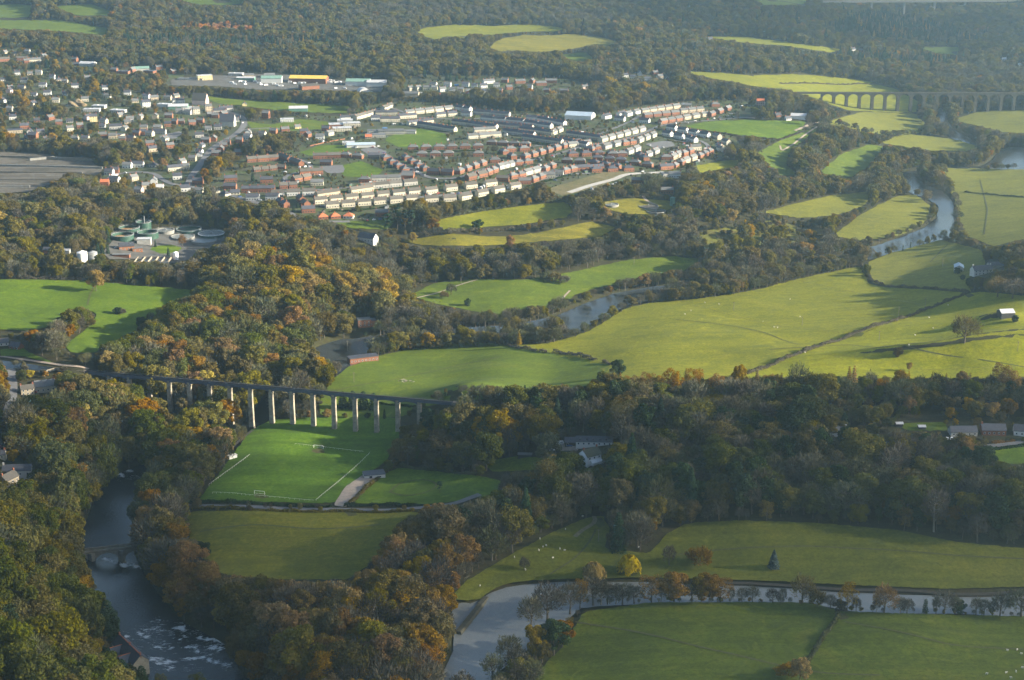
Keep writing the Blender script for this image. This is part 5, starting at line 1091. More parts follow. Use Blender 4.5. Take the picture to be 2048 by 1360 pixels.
def silo(u, v, r, h, label, mt): p = W1(u, v); t = thing('silo', p, label, 'silo'); MB().cyl(0, 0, -1, h, r, 20).build('body', [mt], t); MB().cyl(0, 0, h+.003, h+r*.35, r+.15, 20, 0, .3).build('cap', [mt], t); boxmask(*p, r, h+1)
silo(352, 520, 2.6, 8, 'white upright silo at the right of the settling lanes', WHITE); silo(165, 522, 5, 9, 'wide white silo left of the small conifers', WHITE); silo(186, 518, 4.6, 7, 'low dark silo with white cap beside the wide white silo', STEEL)
o = MB().tube([(0, 0, -1), (0, 0, 17)], [.55, .4], 8).build('mast', [STEEL], None, W1(290, 463)); tag(o, 'tall grey vent mast among the green tanks', 'mast')
for i, (u, v, r, lb) in enumerate([(1312, 424, 11.5, 'brown filter bed with rotating arms nearest the river wood'), (1297, 414, 11.5, 'upper brown filter bed partly behind the nearest one'), (1222, 411, 9, 'small pale filter bed at the left of the sewage lawn')]):
    p = W1(u, v); t = thing('filter_bed', p, lb, 'filter bed', 'round filter beds on the sewage lawn'); MB().ring(0, 0, -1, 1.8, r, r-.6, 32).build('wall', [CONC], t); MB().cyl(0, 0, -.5, 1.2, r-.61, 32).build('bed', [simple('filter_stones', (.07, .062, .05), .3, .6) if r > 10 else SLUDGE], t)
    m = MB(); m.tube([(-r*.95, 0, 2), (r*.95, 0, 2)], .18, 5); m.tube([(0, 0, 0), (0, 0, 3.4)], .4, 6); m.build('rotating_arm', [STEEL], t); boxmask(*p, r, 5)
silo(1345, 412, 3, 10, 'green upright silo beside the filter beds', WL['n'])
# ---------------------------------------------------------------- quarry walls
for i, (u0, v0, u1, v1, h) in enumerate([(-40, 312, 190, 322, 1.5), (-40, 330, 205, 338, 1.6), (-40, 345, 165, 348, 2.2), (60, 322, 110, 318, 3.5), (-40, 360, 110, 362, 1.8), (-40, 374, 60, 376, 2)]):
    a, b = W1(u0, v0), W1(u1, v1); d = b-a; L_ = math.hypot(d[0], d[1])
    o = MB().box(0, L_, -.6, .6, -3, h).build('quarry_wall', [CONC if i % 2 else STONED], None, a, math.atan2(d[1], d[0])); tag(o, f'{ORD[i]} long low quarry wall counted from the top of the slabs', 'wall', 'low walls across the quarry floor')
p = W1(155, 212); rng = np.random.default_rng(3); bm = bmesh.new(); bmesh.ops.create_icosphere(bm, subdivisions=4, radius=1)
for vtx in bm.verts: c = vtx.co; k = 1+.16*math.sin(c.x*5+c.y*3)+.12*math.sin(c.z*9+c.x*7)+.06*math.sin(c.y*17+c.z*13); vtx.co = Vector((c.x*14*k, c.y*9*k, c.z*9*k))
me = bpy.data.meshes.new('rock_outcrop'); bm.to_mesh(me); bm.free(); me.materials.append(simple('tan_rock', (.20, .15, .085), .45, .12)); tag(obj('rock_outcrop', me, None, p), 'bare tan rock outcrop among western hill trees', 'rock'); boxmask(*p, 20, 9)
# ---------------------------------------------------------------- walls, fences, posts, goals
def wall(name, label, cat, pts, h, th, mt, lift=0):
    w = W([q[0] for q in pts], [q[1] for q in pts])[:, :2]; w = densify(w, 6, False); d = np.gradient(w, axis=0); d /= np.hypot(d[:, 0], d[:, 1])[:, None]; nr = np.stack([-d[:, 1], d[:, 0]], 1); z = H0(w[:, 0], w[:, 1])
    V = []
    for s, zz in ((-.5, -1), (-.5, h), (.5, h), (.5, -1)): V.append(np.c_[w+nr*th*s, z+zz+lift])
    n_ = len(w); F = [(k*n_+i, (k+1)*n_+i, (k+1)*n_+i+1, k*n_+i+1) for k in range(3) for i in range(n_-1)]
    return tag(obj(name, mesh(name, np.concatenate(V), F, mt)), label, cat)
wall('retaining_wall', 'pale stone retaining wall along the right of left road', 'wall', [(28, 806), (18, 840), (6, 860)], 2.4, .8, STONE)
wall('retaining_wall', 'curved pale wall below the aqueduct\'s western end', 'wall', [(88, 752), (95, 744), (110, 740), (128, 742)], 2, .6, STONE)
wall('garden_wall', 'long brick garden wall beside the left end of the recreation ground road', 'wall', [(620, 293), (650, 286), (690, 279)], 1.6, .5, WL['r'])
wall('river_bank_wall', 'dark earth bank along the north side of the lower river', 'bank', [(1300, 1158), (1500, 1165), (1700, 1179), (1900, 1187), (2040, 1181), (2200, 1174)], .3, 3.5, simple('earth_bank', (.035, .03, .022), .3, .5), -.6)
def rail(name, label, pts, h=1.05, gap=3.0, mt=WHITE):
    w = W([q[0] for q in pts], [q[1] for q in pts])[:, :2]; w = densify(w, gap, False); z = H0(w[:, 0], w[:, 1])+.45; m = MB()
    for i in range(len(w)-1):
        a, b = (w[i][0], w[i][1], z[i]+h), (w[i+1][0], w[i+1][1], z[i+1]+h); m.tube([a, b], .055, 4); m.tube([(a[0], a[1], z[i]-.6), a], .055, 4)
    return tag(m.build(name, [mt]), label, 'fence')
rail('pitch_rail', 'thin white rail along the left touchline of the football field', [(418, 972), (455, 945), (500, 912)])
rail('pitch_rail', 'thin white rail along the right touchline of the football field', [(632, 1003), (670, 972), (740, 908)])
rail('pitch_rail', 'white rail behind the nearer goal', [(425, 988), (500, 993), (560, 998), (628, 1004)])
rail('pitch_rail', 'white rail behind the farther goal', [(590, 890), (660, 898), (728, 906)], .9)
WOODP = simple('weathered_post', (.16, .14, .11), .2, 1)
rail('post_fence', 'wooden post fence from the river across the big yellow pasture', [(1345, 600), (1450, 630), (1560, 655), (1688, 668)], 1.1, 5, WOODP)
rail('post_fence', 'wooden post fence across the upper end of yellow pasture', [(1570, 558), (1680, 580), (1800, 604), (1845, 612)], 1.1, 5, WOODP)
rail('post_fence', 'wooden post fence beyond the larches on the bright hillside', [(1815, 741), (1900, 742), (2048, 738)], 1.1, 5, WOODP)
for (u, v, lb) in [(519, 990, 'white football goal nearest the meadow lane'), (637, 898, 'white football goal nearest the aqueduct')]:
    p = W1(u, v); p[2] += .5; t = thing('football_goal', p, lb, 'goal', 'goals of the football field', -.22); m = MB(); m.tube([(-3.7, 0, 0), (-3.7, 0, 2.5), (3.7, 0, 2.5), (3.7, 0, 0)], .13, 6); m.build('frame', [WHITE], t); m = MB()
    for s in (-3.7, 3.7): m.tube([(s, 0, 2.45), (s, 1.3, 0)], .07, 4)
    m.tube([(-3.7, 1.3, .05), (3.7, 1.3, .05)], .07, 4); m.build('stay', [WHITE], t); boxmask(*p, 5, 4, 3)
POLES = [(695, 700, 'by the curve of river pool field'), (708, 765, 'near the field debris'), (1090, 545, 'at the edge of north wood'), (922, 570, 'beside the meadow path'), (1268, 530, 'in the north field'), (1467, 622, 'on the big yellow pasture'), (1604, 652, 'near the long hedge crossing'), (1758, 682, 'below the long dark hedge'), (1850, 615, 'near the hedge top'), (2035, 704, 'on the bright hill beyond the oak'), (1197, 1084, 'beside the big cypress'), (1885, 535, 'in the barn field'), (1797, 632, 'above the long hedge'), (1663, 440, 'in the river bend meadow')]
for u, v, lb in POLES:
    p = W1(u, v); t = thing('power_pole', p, 'thin wooden power pole '+lb, 'pole', 'power poles across the fields'); MB().tube([(0, 0, -1), (0, 0, 9)], [.22, .16], 6).build('post', [WOODP], t); MB().box(-1.1, 1.1, -.1, .1, 8.2, 8.45).build('crossarm', [WOODP], t)
# ---------------------------------------------------------------- hedges: leafy walls
def hedge(label, pts, h, w_, col, dens=26, group=None, jit=.3, leaf=.42):
    q = W([a[0] for a in pts], [a[1] for a in pts])[:, :2]; q = densify(q, 1.0, False); rng = np.random.default_rng(int(abs(pts[0][0]*7+pts[0][1])))
    L_ = len(q); k = int(L_*dens); i = rng.integers(0, L_-1, k); d = np.gradient(q, axis=0); d /= np.hypot(d[:, 0], d[:, 1])[:, None]; nr = np.stack([-d[:, 1], d[:, 0]], 1)
    bump = 1+.28*np.sin(np.arange(L_)*.45)+jit*np.sin(np.arange(L_)*.17+2)+rng.normal(0, .12, L_); a = rng.uniform(0, math.pi, k); R = rng.uniform(.75, 1.05, k)
    off = np.cos(a)*w_*.5*R; z = np.sin(a)**.6*h*np.maximum(.3, bump[i])*R; xy = q[i]+nr[i]*off[:, None]+rng.normal(0, .3, (k, 2))
    c = np.c_[xy, H0(xy[:, 0], xy[:, 1])+z+.2]; n_ = np.c_[nr[i]*np.cos(a)[:, None], np.sin(a)]+rng.normal(0, .5, (k, 3)); n_ /= np.linalg.norm(n_, axis=1)[:, None]
    V, F = quads(c, n_, leaf*rng.uniform(.6, 1.3, k), .8, rng); return tag(obj('hedge', leafmesh('hedge', (V, F, rng.random(k)), LC[col])), label, 'hedge', group)
HEDGES = [('clipped dark hedge between the football field and lane', [(372, 1008), (450, 1006), (560, 1012), (665, 1015)], 1.8, 2.2, 'dark'), ('low tawny hedge between the lane and olive meadow', [(372, 1020), (500, 1021), (690, 1024), (830, 1022)], 1.6, 2.0, 'olive'),
 ('clipped dark hedge along the lane side of the paddock', [(690, 1013), (760, 1011), (850, 1012)], 1.8, 2.2, 'dark'), ('brown hedge beside the gravel drive', [(700, 1010), (735, 975), (770, 945), (800, 925), (797, 880)], 2.0, 3.0, 'brown'),
 ('clipped hedge along the far side of paddock', [(800, 934), (870, 942), (955, 952)], 2.2, 2.2, 'mossy'),
 ('gappy dark hedge from the river to the fields\' corner', [(1008, 690), (1040, 698), (1075, 705)], 2.6, 3.2, 'purple'), ('short dark hedge piece in the field corner gap', [(1080, 705), (1094, 707)], 2.6, 3, 'purple'), ('dark hedge between green field and yellow pasture', [(1107, 706), (1150, 711), (1192, 722)], 2.8, 3.2, 'purple'), ('last short hedge piece before the dark round tree', [(1206, 726), (1224, 731)], 2.4, 3, 'purple'),
 ('long straight dark hedge crossing the yellow pastures diagonally', [(1440, 778), (1480, 752), (1600, 708), (1700, 673), (1800, 640), (1870, 614), (1938, 586)], 2.6, 3.2, 'purple'), ('curving wall-like hedge between yellow pasture and barn field', [(1722, 530), (1732, 548), (1745, 564), (1770, 574), (1850, 578), (1935, 585)], 2.4, 2.6, 'purple'),
 ('hedge along the upper edge of the barn field', [(1885, 478), (1930, 488), (1968, 500), (1980, 520)], 3.5, 5, 'mossy'), ('hedge line dividing the river meadow at the bottom', [(1678, 1233), (1650, 1270), (1628, 1305), (1612, 1330)], 1.8, 2.6, 'mossy'),
 ('straight hedge through the river island field', [(1930, 385), (1985, 390), (2060, 396)], 1.5, 2, 'mossy'), ('hedge below the terrace field', [(840, 470), (900, 464), (980, 462), (1060, 455), (1130, 444)], 3, 4, 'purple'), ('hedge above the terrace field', [(870, 436), (950, 424), (1050, 408), (1130, 400)], 3, 4, 'mossy'),
 ('hedge along the right edge of the playing field', [(1600, 266), (1556, 281), (1480, 274), (1400, 262)], 2, 2.5, 'purple'), ('dark conifer hedge behind the treatment tanks', [(250, 444), (285, 440), (316, 442)], 7, 6, 'evergreen'), ('bright yew hedge stepping uphill by the white terrace', [(236, 330), (250, 324), (276, 312)], 6, 5, 'olive'),
 ('hedge between the two fields behind the viaduct', [(1560, 168), (1640, 168), (1720, 168), (1770, 170)], 2, 3, 'purple'), ('russet hedge along the eastern lane', [(1985, 888), (2030, 883)], 1.6, 2, 'russet'), ('dark clipped hedge below the eastern lane', [(1975, 903), (2060, 890)], 1.6, 2.4, 'dark'),
 ('hedge along the westfield\'s upper edge', [(-40, 557), (60, 558), (172, 560)], 3.2, 4, 'purple'), ('thin hedge across the meadow under the arches', [(760, 808), (800, 812), (835, 815)], 1.2, 1.5, 'dark')]
HEDGES += [(f'clipped garden hedge {d_}', pts, 1.5, 1.6, c_) for d_, pts, c_ in [('below the lowest estate row', [(664, 424), (760, 417), (824, 410)], 'dark'), ('at the end of lowest estate row', [(863, 410), (930, 404), (1030, 385)], 'olive'), ('behind the second estate row', [(640, 397), (740, 389), (830, 380)], 'dark'), ('behind the avenue curve semis', [(925, 341), (960, 327), (1000, 316)], 'olive'), ('beside the cleared plot row', [(1055, 374), (1100, 362), (1150, 348)], 'dark'), ('above the upper avenue semis', [(1045, 308), (1090, 300), (1125, 288)], 'olive'), ('below the school field semis', [(820, 305), (890, 304), (956, 302)], 'dark'), ('behind the cream row', [(1206, 274), (1245, 266), (1282, 256)], 'dark'), ('below the eastern street', [(1335, 345), (1375, 331), (1420, 313)], 'olive'), ('below the front terrace', [(1055, 286), (1085, 290), (1115, 294)], 'dark'), ('along the white houses', [(1335, 282), (1380, 288), (1395, 292)], 'olive'), ('between the dark brick clusters', [(1190, 326), (1240, 331), (1290, 325)], 'dark')]]
for lb, pts, h, w_, col in HEDGES: hedge(lb, pts, h, w_, col)
# ---------------------------------------------------------------- vehicles and sheep
def carmesh(name, col, kind='car'):
    cm = simple(name+'_paint', col, .03, 1, .35, .5); tyre = simple('tyre_rubber', (.02, .02, .02), .1, 1) if 'tyre_rubber' not in bpy.data.materials else bpy.data.materials['tyre_rubber']; m = MB()
    if kind == 'car':
        m.prism([(-2.1, .35), (2.1, .35), (2.15, .75), (1.1, .92), (-1.5, .95), (-2.12, .85)], -.85, .85); m.prism([(-1.75, .93), (1.05, .91), (.45, 1.45), (-1.2, 1.48)], -.74, .74, 1); m.box(-1.15, .4, -.7, .7, 1.46, 1.52); r = .33; xs = (-1.3, 1.3); w = .86
    elif kind == 'van':
        m.prism([(-2.7, .4), (2.6, .4), (2.65, 1.1), (1.9, 1.3), (1.35, 2.3), (-2.7, 2.35)], -.98, .98); m.prism([(1.42, 1.35), (1.95, 1.32), (1.5, 2.1), (1.2, 2.1)], -1.0, 1.0, 1); r = .36; xs = (-1.6, 1.7); w = .99
    else:
        m.prism([(-3.2, .5), (3.0, .5), (3.3, 1.2), (2.8, 2.7), (-2.9, 2.8), (-3.3, 1.5)], -1.1, 1.1); m.box(-2.2, 2.0, -1.12, 1.12, 1.4, 2.1, 1); r = .35; xs = (-.9, .9); w = 1.1
    for x in xs:
        for s in (-1, 1):
            k = 10; V = [(x+r*math.cos(2*math.pi*j/k), s*w+e, r+r*math.sin(2*math.pi*j/k)) for e in (-.1, .1) for j in range(k)]; m.add(V, [(j, (j+1) % k, (j+1) % k+k, j+k) for j in range(k)]+[tuple(range(k)), tuple(range(2*k-1, k-1, -1))], 2)
    return m.me(name, [cm, GLASS, tyre])
CM = {c: carmesh(c+'_car', rgb) for c, rgb in (('white', (.78, .78, .78)), ('silver', (.45, .46, .48)), ('red', (.40, .03, .03)), ('blue', (.05, .10, .30)), ('black', (.02, .02, .025)))}
CM['van'] = carmesh('white_van', (.8, .8, .8), 'van'); CM['caravan'] = carmesh('white_caravan', (.82, .81, .78), 'caravan')
def vehicle(c, u, v, label, group, rz=None, z=.6):
    p = W1(u, v); p[2] += z; nm = {'van': 'parked_van', 'caravan': 'caravan'}.get(c, 'parked_car'); o = obj(nm, CM[c], None, p, random.uniform(0, 3.1) if rz is None else rz); tag(o, label, nm.split('_')[-1], group); boxmask(*p, 2.5, 2.4, .5); return o
vehicle('caravan', 1119, 891, 'white camper van parked beside the long white cottage', None, .35); vehicle('blue', 1139, 894, 'blue car parked before the stone outhouse', None, .1); vehicle('white', 1104, 903, 'white car beneath the round grey tree', None, .1)
vehicle('red', 69, 787, 'red car between the tan and cream houses', None, .2); vehicle('red', 2, 897, 'dark red car above the pale lane cottage', None, .2); vehicle('white', 233, 497, 'white pickup beside the control building', None, .2)
vehicle('white', 1894, 880, 'left white car parked by the hidden lane house', 'cars by the lane house', 1.2); vehicle('white', 1903, 880, 'right white car parked by the hidden lane house', 'cars by the lane house', 1.2); vehicle('white', 485, 247, 'white car driving on the bend of main road', None, 1.2)
CARG = [('on the avenue by the brick semis', "834,345 842,349 850,352 1075,318 1104,313 1108,315 1140,302 1160,298 1150,300"), ('facing the playing field', "1352,244 1370,245 1400,243 1415,240 1428,238 1440,236 1455,233 1462,229 1375,247 1390,243"), ('on the lower estate street', "853,390 877,388 905,388 917,388 860,391 690,408 640,413 700,438 720,436 735,443 748,441 760,440"), ('in the curved estate street', "567,366 574,372 566,360 618,327"), ('in the crescent car park', "1335,282 1368,288 1410,298 1475,298 1482,299 1490,300 1300,292 1325,296"), ('beside the cleared plot', "1085,358 1100,352 1105,353 1110,362 1140,350 1232,368 1225,370 1218,371"), ('by the lower school', "735,290 745,296 757,294 768,307 802,248 806,250 790,249"), ('along the village road', "250,347 322,372 460,384 497,386 480,395 545,407 520,402 555,290"), ('in front of the far village', "842,187 850,187 880,189 920,187 938,188 1000,192 1020,190")]
cn = list('white silver white black red white blue silver'.split()) ; ci = 0
for desc, s in CARG:
    pts = [[float(x) for x in q.split(',')] for q in s.split()]; byc = {}
    for u, v in pts: c = cn[ci % len(cn)]; ci += 1; byc.setdefault(c, []).append((u, v))
    for c, L_ in byc.items():
        L_.sort()
        for i, (u, v) in enumerate(L_): vehicle(c, u, v, f'{c} car {desc}' if len(L_) == 1 else f'{c} car {desc}, {ORD[i]} from left', 'cars parked '+desc)
YARD = sorted([(463, 167), (470, 170), (481, 165), (488, 166), (491, 170), (510, 165), (518, 168), (523, 171), (532, 172), (548, 170), (555, 172), (563, 174), (580, 166), (590, 168), (600, 168), (608, 168), (636, 168), (660, 163), (666, 164), (673, 167), (679, 166), (697, 168), (672, 178), (690, 178)])
for i, (u, v) in enumerate(YARD):
    n_ = len(YARD); vehicle('van' if i % 3 == 1 else 'caravan', u, v, f'white {"van" if i % 3 == 1 else "caravan"} in the industrial yard, number in line: ' if False else f'white {"van" if i % 3 == 1 else "caravan"} parked in the industrial yard among others', 'white vehicles in the industrial yard', random.uniform(-.4, .6))
SHED = []
for i, c_ in enumerate(((.55, .55, .53), (.10, .08, .055), (.07, .11, .08), (.30, .31, .32))):
    m = MB(); m.box(-1.6, 1.6, -1.2, 1.2, -.5, 2.0); m.prism([(-1.8, 2.0), (1.8, 2.0), (0, 2.7)], -1.35, 1.35, 1); SHED.append(m.me('garden_shed', [simple('shed_wall', c_, .15, .8), RFM['gbdl'[i]]]))
rng = np.random.default_rng(5); k = 0
for _ in range(900):
    u, v = rng.uniform(560, 1500), rng.uniform(215, 440)
    if k >= 110 or look(MASK, np.array(u), np.array(v)) or not inpoly(PL(TOWN[0]), u, v): continue
    p = W1(u, v); k += 1; i = int(rng.integers(4)); s_ = rng.uniform(.8, 1.5); o = obj('garden_shed', SHED[i], None, p, rng.uniform(0, 3), (s_,)*3); tag(o, ['pale', 'brown', 'green', 'grey'][i]+' garden shed among the estate back gardens', 'shed', ['pale', 'brown', 'green', 'grey'][i]+' garden sheds of the estate')
# a white lorry and a pale domed store
p = W1(654, 167); t = thing('lorry', p, 'long white lorry beside the yellow roofed warehouse', 'lorry', None, -.1); MB().box(-8, 6, -1.4, 1.4, .9, 4.2).build('trailer', [WHITE], t); MB().box(6.3, 8.6, -1.3, 1.3, .5, 3.3, 0, .2, .1).build('cab', [WHITE], t)
for x in (-6, -4, 5, 7.4): MB().cyl(0, 0, -1.45, 1.45, .55, 10).build('wheel', [bpy.data.materials['tyre_rubber']], t).matrix_local = Matrix.Translation((x, 0, .6)) @ Matrix.Rotation(math.pi/2, 4, 'X')
boxmask(*p, 8, 4)
p = W1(727, 183); k = 14; m = MB(); m.prism([(9*math.cos(math.pi*j/k), 6*math.sin(math.pi*j/k)) for j in range(k+1)], -9, 9); tag(m.build('domed_store', [RFM['l']], None, p, .35), 'white barrel roofed store at the end of industrial yard', 'store'); boxmask(*p, 9, 6)
for u, v, lb in [(770, 259, 'blue shipping container by the upper school'), (695, 295, 'blue shipping container by the asphalt playground'), (913, 172, 'blue sheeted roof shelter in the far village')]:
    p = W1(u, v); t = thing('container', p, lb, 'container', None, .1); m = MB(); m.box(-3.5, 3.5, -1.8, 1.8, -.5, 3.0)
    for j in range(12): m.box(-3.4+j*.58, -3.2+j*.58, -1.86, -1.803, .1, 2.9)
    m.build('body', [simple('blue_container_paint', (.10, .22, .42), .15, .5)], t); boxmask(*p, 4, 3)
m = MB(); m.box(-.55, .55, -.26, .26, .42, .98, 0, .12, .06); m.box(.5, .86, -.13, .13, .78, 1.12, 1, .05, .03)
for x in (-.38, .38):
    for y in (-.16, .16): m.box(x-.06, x+.06, y-.05, y+.05, 0, .45, 1)
SHEEP = m.me('sheep', [simple('fleece', (.55, .52, .44), .1, 3), simple('sheep_face', (.55, .52, .45), .1, 3)])
SH = [("1165,1035 1080,1080 1086,1096 1092,1093 1078,1103 1120,1100 1129,1103 1106,1118 1029,1117 960,1174 1051,1142 1215,1034 1278,1097 1131,1061", 'in the sheep pasture below the dark wood'), ("2014,1303 2034,1302 2042,1310 2012,1348 2032,1346 2022,1358 1973,1350 2044,1338", 'in the corner of bottom right meadow'), ("1370,630 1382,623 1438,610 1410,607 1548,656 1555,657 1580,600 1526,645 1600,635 1866,658 1818,692 1610,707 1830,672 1858,637 1896,612", 'on the yellow pastures')]
for s, desc in SH:
    for q in s.split():
        u, v = [float(x) for x in q.split(',')]; p = W1(u, v); p[2] += .45; tag(obj('sheep', SHEEP, None, p, random.uniform(0, 6.2), (1.05,)*3), 'white sheep grazing '+desc, 'sheep', 'sheep '+desc)
p = W1(812, 764); p[2] += .4; m = MB(); rr = random.Random(4)
for i in range(26): a = rr.uniform(0, 6.28); q = rr.uniform(0, 5); m.tube([(q*math.cos(a)*1.6, q*math.sin(a), .2), (q*math.cos(a)*1.6+rr.uniform(-2, 2), q*math.sin(a)+rr.uniform(-1.5, 1.5), rr.uniform(.3, 1.3))], .22, 5)
tag(m.build('log_pile', [BARKP], None, p), 'heap of pale logs lying in the green aqueduct field', 'logs')
